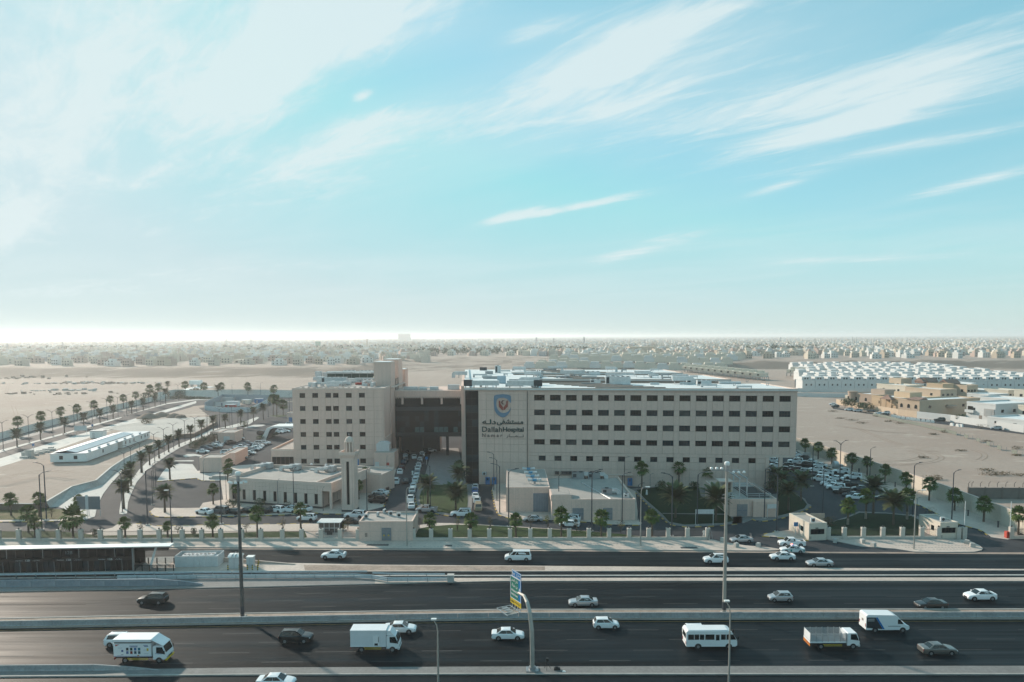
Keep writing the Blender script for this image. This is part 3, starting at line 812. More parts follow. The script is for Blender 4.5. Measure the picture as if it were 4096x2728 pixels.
def text_mesh(s,w,h,depth=0.05,sx=None,space=1.0,bold=0.0):
 """lettering filled into a box of w by h, lying in the xz plane, facing -y"""
 c = bpy.data.curves.new('lettering','FONT'); c.body = s; c.extrude = 0.5; c.space_character = space; c.offset = bold
 c.resolution_u = 3
 o = bpy.data.objects.new('lettering',c); COL.objects.link(o)
 dg = bpy.context.evaluated_depsgraph_get(); ev = o.evaluated_get(dg)
 me = bpy.data.meshes.new_from_object(ev)
 bpy.data.objects.remove(o); bpy.data.curves.remove(c)
 xs = [v.co.x for v in me.vertices]; ys = [v.co.y for v in me.vertices]
 x0,x1,y0,y1 = min(xs),max(xs),min(ys),max(ys)
 for v in me.vertices:
  v.co = Vector(((v.co.x - x0) / (x1 - x0) * w,-v.co.z * depth - depth / 2,(v.co.y - y0) / (y1 - y0) * h))
 me.update()
 return me
FORMS = {'م': 0xFEE1,'س': 0xFEB1,'ت': 0xFE95,'ش': 0xFEB5,'ف': 0xFED1,'ى': 0xFEEF,'د': 0xFEA9,'ل': 0xFEDD,'ه': 0xFEE9,'ن': 0xFEE5,'ا': 0xFE8D,
         'ر': 0xFEAD,'ح': 0xFEA1,'ط': 0xFEC1,'ة': 0xFE93,'ي': 0xFEF1,'ب': 0xFE8F,'خ': 0xFEA5,'ج': 0xFE9D,'ع': 0xFEC9,'ث': 0xFE99,'ك': 0xFED9,'ق': 0xFED5,'و': 0xFEED}
NJ = set('دارةوى')
def ar(s):
 out = []
 for w in s.split(' '):
  r = ''
  for i,c in enumerate(w):
   if c == 'ـ': r += c; continue
   p = i > 0 and w[i - 1] not in NJ; nn = i < len(w) - 1 and c not in NJ
   r += chr(FORMS[c] + ((1 if p else 0) if c in NJ else (3 if p and nn else 2 if nn else 1 if p else 0)))
  out.append(r[::-1])
 return ' '.join(out[::-1])
def lettering(parent,s,x,y,z,w,h,m,depth=0.05,name='lettering',**kw):
 me = text_mesh(s,w,h,depth,**kw); me.materials.append(m)
 return link(name,me,parent,(x,y,z))
# ================================================================== main hospital block
MB_YAW = math.radians(-5.14)
O = W(1864,1936); O.z = 0
ex = Vector((math.cos(MB_YAW),math.sin(MB_YAW),0)); ey = Vector((-ex.y,ex.x,0))
def FP(u,v,back=0.0):
 d = ray(u,v); tt = (O + ey * back - CAM_P).dot(ey) / d.dot(ey)
 p = CAM_P + d * tt
 return ((p - O).dot(ex),p.z)
HTOP = 28.0
LEN = FP(3186,1600)[0]
S_G = FP(1914,1700)[0]           # end of the dark glass corner
S_J = FP(2108,1700)[0]           # joint between the sign bay and the windows
S_P = FP(3063,1760)[0]           # the block stands on columns beyond this
Z_U = 9.6
main = thing('hospital_block','long beige hospital block with five window rows and a shield sign','building',O,MB_YAW)
SKEW = 0.155
def sk_(mb):
 mb.v = [(x - SKEW * max(0.0,y - 0.3),y,z) for x,y,z in mb.v]; return mb
core = MB()
core.box(S_G,S_P,0.24,24,0,HTOP - 0.3).box(S_P,LEN,0.24,24,Z_U,HTOP - 0.3)
o = sk_(core).build('wall',facade_joint,main)
side = MB().box(LEN,LEN + 0.2,0.0,24,Z_U,HTOP).box(LEN - 0.3,LEN,0.3,24,Z_U - 0.02,Z_U)
sk_(side).build('side_wall',facade,main)
sk_(MB().box(S_P - 0.1,LEN + 0.1,0.05,23.9,Z_U - 0.7,Z_U - 0.02)).build('overhang_soffit',stone_lt,main)
for k,(u0,u1) in enumerate(((3061,3077),(3116,3130))):
 a,b = FP(u0,1880)[0],FP(u1,1880)[0]
 MB().box(a,b,0.1,0.1 + (b - a),0,Z_U - 0.7).build('column',facade,main)
 MB().box(a,b,22.0,22 + (b - a),0,Z_U - 0.7).build('column',facade,main)
# window grid
rowsv = [(1579.5,1602),(1638.5,1661),(1698,1720.5),(1757,1778)]
w0a,w0b = FP(2136.5,1590)[0],FP(2177.5,1590)[0]
w1a,w1b = FP(3118.5,1590)[0],FP(3164.5,1590)[0]
ww = ((w0b - w0a) + (w1b - w1a)) / 2
holes = []; glasses = [glass_dark,glass_blue,glass_dark,glass_brown]
RW = random.Random(4)
winlist = []
for r,(va,vb) in enumerate(rowsv):
 zt,zb = FP(2157,va)[1],FP(2157,vb)[1]
 for c in range(16):
  s = w0a + (w1a - w0a) * c / 15
  g = RW.choice([glass_brown,glass_dark,glass_dark] if r == 0 else [glass_dark,glass_grey,glass_blue,glass_grey] if r == 1 else [glass_dark,glass_dark,glass_blue,glass_dark,glass_grey])
  winlist.append((s,zb,ww,zt - zb,g,3)); holes.append((s,s + ww,zb,zt))
v5a,v5b = FP(2155,1822.5),FP(2181.5,1842.5)
e5 = FP(2994,1830)[0]
w5 = v5b[0] - v5a[0]
for c in range(14):
 s = v5a[0] + (e5 - v5a[0]) * c / 13
 winlist.append((s,v5b[1],w5 * 1.03,v5a[1] - v5b[1],RW.choice([glass_dark,glass_blue]),1)); holes.append((s,s + w5 * 1.03,v5b[1],v5a[1]))
for s,z,w,h,g,mu in winlist: window(main,s,z,w,h,g,y=0.12,mull=mu)
used = [0]
zr = [h[2] for h in holes[::16][:4]] + [h[3] for h in holes[::16][:4]]
z5 = [v5b[1],v5a[1]]
up = breaks(Z_U,HTOP - 0.9,[z for z in zr if z > Z_U],3.2)
# upper zone with the sixteen-column grid, lower zone with the fourteen-column grid
cu = breaks(S_J + 0.25,LEN,[e for h in holes[:64] for e in h[:2]],5.0)
clad(main,cu,up,holes,used=used)
cl_ = breaks(S_J + 0.25,S_P,[e for h in holes[64:] for e in h[:2]],5.0)
clad(main,cl_,breaks(0.6,Z_U,z5,3.2),holes,used=used)
clad(main,breaks(S_G,S_J - 0.05,[],2.35),breaks(0.6,HTOP - 0.9,up,3.2),[],used=used)
MB().box(S_G,S_P,0.02,0.24,0,0.58).build('plinth',stone_lt,main)
MB().box(S_G - 0.1,LEN + 0.2,0.03,0.26,HTOP - 0.88,HTOP - 0.34).build('parapet_band',facade,main)
MB().cyl((S_J + 0.75,-0.08,1.0),(S_J + 0.75,-0.08,HTOP),0.07,n=6).build('rain_pipe',stone_lt,main)
MB().cyl((S_J + 0.12,-0.02,0.5),(S_J + 0.12,-0.02,HTOP - 0.5),0.09,n=6).build('rain_pipe',roof_brown,main)
# dark glazed corner with floor bands, panes as parts
MB().box(0,S_G,0.2,6.0,0,HTOP - 0.3).build('glazed_corner',frame_dark,main)
pm = None
for r in range(13):
 for c in range(2):
  z = 0.4 + r * (HTOP - 1.2) / 13; w = S_G / 2
  link('glass_pane',panel_mesh(w - 0.08,(HTOP - 1.2) / 13 - 0.07,0.1,RW.choice([glass_dark,glass_dark,glass_blue])),main,(0.04 + c * w,0.09,z))
# left flank seen at a slant: beige wing with slotted edge
s_l = -1.2
sk_(MB().box(s_l - 0.2,s_l + 2.6,21.0,112,0,HTOP - 0.8)).build('flank_wall',facade,main)
sk_(MB().box(-0.05,0.4,6.0,21.0,0,HTOP - 0.4)).build('glazed_flank',glass_dark,main)
for k in range(22): sk_(MB().box(-0.28,-0.05,6.2 + k * 0.66,6.45 + k * 0.66,1.0,HTOP - 0.6)).build('flank_fin',stone_lt,main)
# roof: a continuous slab on the left, three long bands with sunk strips between them
bands = [(-0.15,24.0,LEN + 0.3),(43.0,71.0,LEN - 2.0),(86.0,114.0,LEN - 5.0)]
SL = S_J + 1.0
sk_(MB().box(-0.3,SL,-0.15,114.0,HTOP - 0.32,HTOP)).build('roof',roof_white,main)
for a,b,x1 in bands:
 sk_(MB().box(SL + 0.002,x1,a,b,HTOP - 0.34,HTOP - 0.02)).build('roof',roof_white,main)
 mbp = MB().box(-0.3 if a < 0 else SL,x1,a - 0.02,a + 0.3,HTOP + 0.002,HTOP + 0.22).box(x1 - 0.3,x1 + 0.01,a + 0.3,b,HTOP - 0.01,HTOP + 0.2)
 sk_(mbp).build('roof_kerb',stone_lt,main)
 sk_(MB().box(-0.32 if a < 0 else SL,x1 + 0.02,a - 0.06,a + 0.1,HTOP - 0.62,HTOP - 0.345)).build('gutter',facade_joint,main)
for a,b,x1 in bands[1:]:
 sk_(MB().box(SL,x1 - 0.3,a + 0.1,b - 0.1,0,HTOP - 0.36)).build('wall',roof_brown,main)
 sk_(MB().box(SL,x1 - 0.31,a + 0.05,a + 0.1,HTOP - 2.2,HTOP - 1.0)).build('wall_band',facade,main)
sk_(MB().box(SL,LEN - 6,24.0,43.0,0,HTOP - 3.6).box(SL,LEN - 8,71.0,86.0,0,HTOP - 3.6)).build('sunk_roof',roof_brown,main)
sk_(MB().box(s_l + 2.6,SL,24.0,113.8,0,HTOP - 0.4)).build('wall',facade,main)
sk_(MB().box(1.2,1.5,0.3,112,HTOP + 0.005,HTOP + 0.4)).build('roof_rail',galv,main)
sk_(MB().box(8.0,8.35,0.3,20,HTOP + 0.004,HTOP + 0.12)).build('roof_seam',galv,main)
# brown ribbed skylight strips laid in steps across the bands
for bi,(a,b,x1) in enumerate(bands):
 for k in range(7):
  x = (38,42,46)[bi] - k * 1.9 - bi * 4; ln = 20 - k * 0.6
  y = a + 4 + k * 2.6
  if y < b - 1: sk_(MB().box(x,x + ln,y,y + 0.9,HTOP - 0.03,HTOP + 0.25)).build('skylight_strip',roof_brown,main)
# the sign: shield, hands, crescent and lettering
sgn = thing('hospital_sign','hospital sign with blue shield, red hands, crescent and dark green Arabic and Latin letters','sign',O,MB_YAW)
blue_sign = mat('sign_blue',(0.115,0.20,0.29),0.5,var=0.06,scale=1.0)
red_sign = mat('sign_red',(0.27,0.045,0.03),0.5,var=0.06,scale=1.0)
green_sign = mat('sign_green',(0.012,0.042,0.042),0.5,var=0.0)
brown_sign = mat('sign_brown',(0.12,0.095,0.09),0.5,var=0.0)
def SG(x,y): return FP(1900 + x / 6.817,1560 + y / 6.817)       # from the enlarged view of the sign
def sign_poly(name,pts,m,d=0.25,y=0.0):
 q = [SG(*p) for p in pts]
 return MB().extr_y(q,y - d,y).build(name,m,sgn)
cx,cy,rx,ry = 770,420,190,208
def arc(a0,a1,n,sx=1.0,sy=1.0):
 return [(cx + rx * sx * math.cos(math.radians(a0 + (a1 - a0) * i / n)),cy + ry * sy * math.sin(math.radians(a0 + (a1 - a0) * i / n))) for i in range(n + 1)]
inner = arc(-25,-335 + 20,26)      # counter-clockwise in picture from upper right round to lower right
out_pts = [(980,350),(984,250),(980,165),(955,145),(870,122),(770,112),(660,120),(560,138),(520,162),(515,300),(520,420),(533,540),(580,630),(650,700),(720,738),(785,745),(850,715),(910,655),(960,575),(980,470)]
in_pts = [(955,540),(900,590),(830,620),(740,632),(670,590),(620,530),(590,440),(582,350),(595,270),(640,225),(720,208),(800,212),(870,240),(925,290),(965,350)]
nsp = len(in_pts)
# quads between outer and inner edges so that the ring stays clean
def along(pts,t):
 L = [0.0]
 for a,b in zip(pts,pts[1:]): L.append(L[-1] + math.hypot(b[0] - a[0],b[1] - a[1]))
 s = t * L[-1]
 for i in range(len(pts) - 1):
  if L[i] <= s <= L[i + 1] + 1e-6:
   k = (s - L[i]) / max(1e-6,L[i + 1] - L[i]); return (pts[i][0] + (pts[i + 1][0] - pts[i][0]) * k,pts[i][1] + (pts[i + 1][1] - pts[i][1]) * k)
 return pts[-1]
mb = MB(); inr = in_pts[::-1]; n = 40
for i in range(n):
 q = [SG(*p) for p in (along(out_pts,i / n),along(out_pts,(i + 1) / n),along(inr,(i + 1) / n),along(inr,i / n))]
 mb.add([(x,-0.25,z) for x,z in q] + [(x,0.0,z) for x,z in q],[(0,1,2,3),(0,1,5,4),(2,3,7,6),(3,0,4,7),(1,2,6,5)])
mb.build('shield',blue_sign,sgn)
for mir in (0,1):
 hp = [(648,290),(672,290),(690,310),(692,375),(725,420),(764,470),(764,545),(735,540),(690,490),(652,455)]
 if mir: hp = [(1544 - x,y) for x,y in hp]
 sign_poly('hand',hp,red_sign)
ang = [math.radians(a) for a in range(-50,-311,-20)]
oc = [(775 + 58 * math.cos(a),335 + 56 * math.sin(a)) for a in ang]
ic = [(797 + 46 * math.cos(a),335 + 46 * math.sin(a)) for a in ang]
mb = MB()
for i in range(len(ang) - 1):
 q = [SG(*p) for p in (oc[i],oc[i + 1],ic[i + 1],ic[i])]
 mb.add([(x,-0.25,z) for x,z in q] + [(x,0.0,z) for x,z in q],[(0,1,2,3),(0,1,5,4),(2,3,7,6)])
mb.build('crescent',mat('sign_maroon',(0.11,0.025,0.015),0.5,var=0.0),sgn)
def sign_text(s,x0,y0,x1,y1,m,**kw):
 a,b = SG(x0,y1),SG(x1,y0)
 return lettering(sgn,s,a[0],0.0,a[1],b[0] - a[0],b[1] - a[1],m,depth=0.2,**kw)
sign_text(ar('مستشفى'),595,805,1318,965,green_sign,bold=0.03)
sign_text(ar('دلـه'),198,800,570,932,green_sign,bold=0.03)
sign_text('Dallah',195,1002,738,1140,green_sign,space=1.05,bold=0.01)
sign_text('Hospital',762,1014,1328,1170,green_sign,space=0.95,bold=0.03)
sign_text('N a m a r',195,1188,748,1280,brown_sign,bold=0.01)
sign_text(ar('نـــمـــار'),855,1200,1328,1305,brown_sign,bold=0.005)
# base of the main block: blue doors, stair, condensers
for k,u in enumerate((1943,1969)):
 a = FP(u,1925)
 dd = MB().box(0,1.28,-0.35,0.0,0,2.1).box(0.35,0.9,-0.37,-0.35,1.2,1.8,1).build('blue_cabin',[door_blue,black_plastic],None,O + ex * a[0] - ey * 0.4 + Vector((0,0,0.15)),MB_YAW)
 tag(dd,('left' if k == 0 else 'right') + ' blue door cabin under the hospital lettering','door')
a = FP(2510,1933)
dd = MB().box(0,1.35,-0.2,0.0,0,2.2).box(0.5,0.8,-0.22,-0.2,1.2,1.9,1).build('blue_door',[door_blue,black_plastic],None,O + ex * a[0] - ey * 0.05 + Vector((0,0,0.3)),MB_YAW)
tag(dd,'blue steel door in the hospital base left of the garden palms','door')
MB().box(FP(2345,1890)[0],FP(2530,1890)[0],-0.9,-0.05,FP(2400,1899)[1],FP(2400,1899)[1] + 0.25).build('service_ledge',stone_lt,main)
unit = MB().box(-0.55,0.55,-0.25,0.25,0,0.85).cyl((0.1,-0.26,0.43),(0.1,-0.25,0.43),0.33,n=10,m=1).mesh('wall_condenser',[ac_dark,black_plastic])
names_ = ['first','second','third','fourth','fifth','sixth','seventh','eighth','ninth']
for i,u in enumerate((2228,2253,2264,2280,2297,2314,2330,2367,2396)):
 p = FP(u,1896)
 o = link('wall_condenser',unit,None,O + ex * p[0] - ey * 0.35 + Vector((0,0,p[1])),MB_YAW)
 tag(o,names_[i] + ' dark air conditioner from the left on the hospital base wall','air conditioner','condensers on the hospital wall')
o = link('wall_condenser',MB().box(-0.6,0.6,-0.25,0.25,0,0.9).cyl((0,-0.27,0.45),(0,-0.25,0.45),0.35,n=10,m=1).mesh('wall_condenser',[ac_white,black_plastic]),None,O + ex * FP(1938,1895)[0] - ey * 0.4 + Vector((0,0,FP(1938,1899)[1])),MB_YAW)
tag(o,'white air conditioner above the two blue door cabins','air conditioner')
# roof plant: elbow ducts, fans and boxes
def roof_at(u,v,z=HTOP): return W(u,v,z)
def elbow_duct(label,p,ln,h,w,rz=0.0,flip=False,m=duct):
 """a horizontal duct on legs that bends down into the roof"""
 t = thing('roof_duct',label,'duct',p,rz + (math.pi if flip else 0),group='ducts on the hospital roofs')
 mb = MB(); prof = []
 r = h
 for i in range(7):
  a = math.pi / 2 * i / 6; prof.append((ln - r + r * math.sin(a),h + w - r * 0.0 - (1 - math.cos(a)) * r))
 inner = [(ln - r + (r - w) * math.sin(math.pi / 2 * i / 6) if r > w else ln - r,h + w - r + (r - w) * math.cos(math.pi / 2 * i / 6) if r > w else h) for i in range(6,-1,-1)]
 outl = [(0,h)] + [(0,h + w)] + prof + [(ln,0)] + [(ln - w,0)] + inner
 mb.extr_y(outl,-w / 2,w / 2); mb.build('duct_body',m,t)
 lg = MB()
 MB().box(0.2,0.28,-w / 2 - 0.06,w / 2 + 0.06,0,h).box(ln * 0.5,ln * 0.5 + 0.08,-w / 2 - 0.06,w / 2 + 0.06,0,h).build('duct_support',steel,t)
 MB().box(-0.5,0.0,-w / 2 - 0.08,w / 2 + 0.08,h - 0.1,h + w + 0.1).build('duct_mouth',m,t)
 return t
def roof_unit(label,p,w,d,h,m=ac_white,dark=True,rz=0.0,cat='air conditioner'):
 t = thing('roof_unit',label,cat,p,rz,group='plant on the roofs')
 MB().box(-w / 2,w / 2,-d / 2,d / 2,0.15,h).build('casing',m,t)
 MB().box(-w / 2,w / 2,-d / 2,-d / 2 + 0.2,0,0.15).box(-w / 2,w / 2,d / 2 - 0.2,d / 2,0,0.15).build('skid',steel,t)
 if dark:
  MB().box(-w / 2 + 0.2,-w / 2 + 0.2 + min(0.9,w * 0.35),-d / 2 - 0.03,-d / 2,0.45,h - 0.3).build('grille',ac_dark,t)
  for k in range(max(1,int(w / 1.4))):
   x = -w / 2 + (k + 0.5) * w / max(1,int(w / 1.4)); MB().cyl((x,0,h),(x,0,h + 0.12),min(0.5,d * 0.4),n=12).build('fan',ac_dark,t)
 return t
def far_px(x,y,ox): return (ox + x / 3.0,1300 + y / 3.0)
row = 0
ducts = [(2355,1020,708,6.2,1.3,1),(2355,560,625,6.0,1.2,1),(2355,215,560,4.5,1.0,1),(1570,1745,720,6.0,1.3,-1),(1570,1600,628,5.5,1.1,1),
         (1570,880,634,5.0,1.2,-1),(1570,2030,615,7.5,1.1,1),(1570,2290,612,5.0,1.1,-1),(1570,1460,555,5.0,0.9,1),(1570,1880,550,6.0,0.9,1),(1570,2080,548,6.0,0.9,-1)]
desc = ['front band right of the skylights','middle band right of the skylights','back band left of the skylights','front band left end','middle band left end','sign block near its left edge',
  'middle band centre left','middle band centre','back band far left','back band left of centre','back band centre left']
for (ox,x,y,ln,w,fl),dsc in zip(ducts,desc):
 u,v = far_px(x,y,ox); elbow_duct('silver elbow duct on the white hospital roof, ' + dsc,roof_at(u,v),ln,1.1,w,MB_YAW,fl < 0)
plant = [(2355,380,712,6.0,2.2,2.4,duct,'long pale air handler beside the front skylight strips'),(2355,260,712,3.0,2.4,2.6,duct,'round nosed air handler left of the front skylight strips'),
         (2355,1225,706,2.6,2.0,1.6,duct,'tilted grey hood right of the front elbow duct'),(2355,1380,722,4.2,2.0,1.5,ac_white,'pair of white roof fans near the right end'),
         (2355,1690,705,6.5,1.4,0.7,galv,'low grey box on the roof near the right end'),(2355,750,610,2.2,1.8,1.3,duct,'small hood on the middle band'),
         (1570,1190,645,6.0,1.0,0.9,steel,'low grey plant on the sign block'),(1570,1310,700,2.6,2.0,2.4,mat('plant_blue',(0.33,0.42,0.48),0.5,var=0.1,scale=1),'blue grey fan box between the twin ducts'),
         (1570,1265,575,2.2,2.0,3.0,ac_white,'tall white stack box on the back of the sign block'),(1570,1160,590,3.0,1.2,1.2,steel,'small pipe rack on the sign block'),
         (2355,80,700,3.2,1.8,1.3,duct,'low duct box at the left of the front band'),(2355,50,600,5.5,1.4,1.4,duct,'duct bank at the left of the middle band'),
         (2355,1120,610,4.0,1.4,0.6,galv,'flat vent box on the middle band right side'),(1570,1090,545,3.0,1.6,1.4,ac_dark,'dark fan unit on the far edge of the sign block')]
for ox,x,y,w,d,h,mm,lb in plant:
 u,v = far_px(x,y,ox); roof_unit(lb,roof_at(u,v),w,d,h,mm,dark=(mm in (ac_white,duct)),rz=MB_YAW,cat='roof plant')
# twin duct over the sign
t = thing('roof_duct','pair of long white ducts with black ends above the hospital sign','duct',roof_at(2012,1551),MB_YAW)
for sx in (-1,1):
 MB().box(min(sx * 1.2,sx * 9.0),max(sx * 1.2,sx * 9.0),-0.8,0.8,0.7,2.1).build('duct_body',duct,t)
 MB().box(min(sx * 9.0,sx * 11.4),max(sx * 9.0,sx * 11.4),-0.9,0.9,0.5,2.3).build('duct_mouth',ac_dark,t)
 for x in (2.0,5.0,8.5,11.0): MB().box(sx * x - 0.06,sx * x + 0.06,-0.7,0.7,0,0.7).build('duct_support',steel,t)
t = thing('roof_pipe','long diagonal pipe rack running back across the hospital roof','pipe',O,MB_YAW)
for k in range(3): MB().cyl((20.5 - k * 0.7,1.0,HTOP + 0.5),(17.0 - k * 0.9,100,HTOP + 0.5),0.2,n=6).build('pipe',galv,t)
MB().box(19,21,4,4.1,HTOP,HTOP + 0.4).box(17.5,19.8,50,50.1,HTOP,HTOP + 0.4).build('pipe_support',steel,t)
for i,(x,y) in enumerate(((1745,730),(2145,725),(1900,685),(1535,688),(1000,600),(1185,628),(1515,625),(280,740),(1040,548),(765,552))):
 u,v = far_px(x,y,2355)
 o = MB().box(-0.35,0.35,-0.1,0.1,0,0.12).box(-0.35,-0.2,-0.1,0.1,0.12,0.8).box(0.2,0.35,-0.1,0.1,0.12,0.8).build('roof_vent',steel,None,roof_at(u,v))
 tag(o,nth(i) + ' small twin vent pipe counted over the white hospital roof','vent','small vents on the hospital roof')
# ================================================================== left hospital wing
LX0,LX1,LY0,LY1 = -72.0,-42.3,232.0,272.0
LH = 26.2
wing = thing('hospital_wing','beige six storey hospital wing with six window columns and stair towers','building',(LX0,LY0,0))
LW = LX1 - LX0
def LP(u,v):
 p = WY(u,v,LY0); return (p.x - LX0,p.z)
MB().box(0,LW,0.24,LY1 - LY0,0,LH - 0.2).build('wall',facade_joint,wing)
cols6 = [(1240,1305),(1393,1460),(1550,1616),(1640,1706),(1796,1864),(1953,2021)]
rows6 = [(217,273),(374,430),(530,586),(686,741),(840,895),(1005,1062)]
lh = []; lw_ = []
wA = LP(785 + 1240 / 3,1581)[0]; wB = LP(785 + 1953 / 3,1581)[0]
for r,(y0,y1) in enumerate(rows6):
 zt,zb = LP(1250,1500 + y0 / 3)[1],LP(1250,1500 + y1 / 3)[1]
 for c,(x0,x1) in enumerate(cols6):
  s0,s1 = LP(785 + x0 / 3,1581)[0],LP(785 + x1 / 3,1581)[0]
  lh.append((s0,s1,zb,zt)); lw_.append((s0,zb,s1 - s0,zt - zb))
for i,(s,z,w,h) in enumerate(lw_): window(wing,s,z,w,h,RW.choice([glass_dark,glass_dark,glass_brown,glass_blue]),y=0.12,mull=2)
clad(wing,breaks(0,LW,[e for h in lh[:6] for e in h[:2]],3.2),breaks(0.6,LH - 0.5,[e for h in lh[::6] for e in h[2:]],3.2),lh)
MB().box(-0.05,LW + 0.05,0.05,0.26,0,0.58).build('plinth',plinth,wing)
MB().box(-0.15,LW + 0.35,-0.08,0.5,LH - 0.5,LH).box(-0.15,0.35,0.5,LY1 - LY0,LH - 0.5,LH).box(LW,LW + 0.35,0.5,LY1 - LY0,LH - 0.5,LH).build('parapet',stone_lt,wing)
MB().box(0.35,LW,0.5,LY1 - LY0,LH - 0.3,LH - 0.19).build('roof',roof_tan,wing)
MB().box(LW,LW + 0.3,0.1,LY1 - LY0,0,LH - 0.5).build('side_wall',facade,wing)
MB().box(LW + 0.3,LW + 0.6,1.5,14.5,0,9.5).build('side_bay',stone_lt,wing)
for k,(x0,x1,y0,y1,zt) in enumerate(((-5.2,0.6,12.0,21.0,34.2),(-4.6,0.9,27.0,36.5,34.6),(-3.0,1.4,40.5,47.0,30.4))):
 tw = MB().box(LW + x0,LW + x1,y0,y1,0 if k else 0.2,zt).build('stair_tower',facade,wing)
 MB().box(x0 + LW + 0.3,x1 + LW - 0.3,y0 + 0.3,y1 - 0.3,zt,zt + 0.12).build('tower_roof',roof_white,tw)
 MB().box(x0 + LW - 0.12,x1 + LW + 0.12,y0 - 0.12,y0 + 0.4,zt - 0.35,zt + 0.002).build('tower_coping',stone_lt,tw)
MB().box(LW + 0.6,LW + 0.75,21.0,27.0,0,28.0).build('glass_slot',glass_dark,wing)
MB().box(LW + 0.6,LW + 1.4,12.0,40,LH - 1.0,LH - 0.6).build('ledge',stone_lt,wing)
# roof plant of the wing: ducts and boxes
def wroof(x,y): return W(785 + x / 3.0,1300 + y / 3.0,LH - 0.18)
pl = [(1500,690,3.0,2.0,2.2,'low white box at the left of the wing roof',duct),(1660,705,9.0,2.2,2.4,'long white air handler at the front of the wing roof',ac_white),(1760,640,9.0,2.6,2.8,'white duct bank in the middle of the wing roof',duct),
      (1900,690,5.0,2.0,1.6,'pale duct box right of the long air handler',duct),(2080,715,4.5,2.0,1.8,'white box at the right front of the wing roof',ac_white),(2000,650,6.0,3.0,2.6,'large pale unit at the right of the wing roof',duct),
      (1600,625,7.0,2.0,2.0,'pale duct bank at the back left of the wing roof',duct),(2060,620,6.5,2.6,2.6,'white units at the back right of the wing roof',ac_white),(1470,630,2.5,2.0,2.6,'tilted pale hood at the back left corner',duct),
      (1840,610,5.0,2.0,2.4,'white box at the back centre of the wing roof',ac_white),(1560,665,10.0,0.9,1.3,'thin pipe run across the wing roof',galv),(1980,720,4.0,1.0,0.9,'red pump set on the wing roof',red_paint)]
for x,y,w,d,h,lb,mm in pl: roof_unit(lb,wroof(x,y),w,d,h,mm,dark=(mm is ac_white),cat='roof plant')
for i in range(12):
 o = MB().box(-0.35,0.35,-0.3,0.3,0,0.5).build('roof_vent',stone_lt,None,(LX0 + 3.0 + i * 1.9,LY0 + 2.2,LH - 0.19))
 tag(o,nth(i) + ' small white vent box from the left along the wing roof edge','vent','vent boxes along the wing roof edge')
# dark green screened terrace at the back of the roof
t = thing('roof_screen','dark green screened terrace with a pale frame at the back of the wing roof','screen',(-70.0,LY1 - 3,LH - 0.19))
MB().box(0,24.5,0,0.3,0.4,3.0).build('screen',mat('screen_green',(0.02,0.045,0.035),0.7,var=0.3,scale=1.5),t)
for k in range(9): MB().box(k * 3.05 - 0.06,k * 3.05 + 0.06,-0.1,0.0,0,3.6).build('screen_post',steel,t)
MB().box(-0.2,24.7,-0.3,2.5,3.5,3.75).build('screen_roof',duct,t)
o = MB().lathe([(2.2,0),(2.4,1.4),(2.1,2.2),(0.2,2.6)],14).build('water_tank',wall_cream,None,(-49.5,LY1 - 8,LH - 0.19)); tag(o,'rounded cream water tank beside the stair tower on the wing roof','tank')
# low annex in front left of the wing
an = thing('low_annex','low beige annex with a wide dark window at the foot of the wing','building',(-79.6,232.5,0))
MB().box(0,7.55,0,44,0,5.3).build('wall',facade,an)
MB().box(0.35,7.5,0.35,43.7,5.3,5.42).build('roof',roof_tan,an)
MB().box(-0.05,7.5,-0.05,0.35,5.3,6.0).box(-0.05,0.35,0.35,44,5.3,6.0).build('parapet',stone_lt,an)
for k in range(5): window(an,0.25 + k * 1.42,0.9,1.38,2.5,glass_brown if k % 2 else glass_dark,y=-0.06,mull=0)
MB().box(1.2,5.0,24,30,5.42,8.0).build('stair_head',facade,an)
# arched white canopy over the drop-off
cp = thing('arched_canopy','white arched canopy curving down to a broad leg beside the parking','canopy',(-105.5,300,0))
prof = [(0,0),(2.2,0),(4.0,4.2),(5.5,4.9),(36,5.1),(36,5.6),(5.0,5.6),(2.8,4.9)]
MB().extr_y(prof,-4.5,4.5).build('shell',white_paint,cp)
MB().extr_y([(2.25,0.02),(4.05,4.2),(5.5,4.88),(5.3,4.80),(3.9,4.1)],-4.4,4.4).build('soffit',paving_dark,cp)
MB().box(30,30.6,-0.4,0.4,0,5.1).build('column',steel,cp)
# glazed bridge between wing and main block
bx0,bx1,by0,by1 = -41.6,-17.6,251.5,272.0
br = thing('link_bridge','dark glazed bridge building with a beige parapet between wing and main block','building',(bx0,by0,0))
BWd = bx1 - bx0
zb,ztp = 7.7,23.8
underpass_dark_m = mat('underpass_dark',(0.02,0.021,0.022),0.5,var=0.2,scale=0.5)
MB().box(0,BWd,0.2,by1 - by0,zb,19.0).build('glass_body',glass_dark,br)
MB().box(0,BWd,0,by1 - by0,zb - 0.4,zb + 1.1).build('bottom_beam',frame_dark,br)
MB().box(0,BWd,-0.1,0.35,16.6,18.0).build('spandrel',mat('dark_panel',(0.03,0.033,0.037),0.5,var=0.2,scale=0.5),br)
MB().box(0,BWd,1.2,by1 - by0,19.0,21.3).build('loggia_back',glass_dark,br)
for k in range(4): MB().box(BWd * (0.11 + k * 0.29) - 0.35,BWd * (0.11 + k * 0.29) + 0.35,-0.05,0.9,18.9,21.3).build('column',stone_lt,br)
MB().box(0,BWd,-0.2,by1 - by0,21.3,ztp).build('parapet',facade,br)
for k in range(28): MB().box(k * BWd / 28 + 0.25,k * BWd / 28 + 0.65,-0.35,-0.2,21.0,21.7).build('parapet_tooth',facade_joint,br)
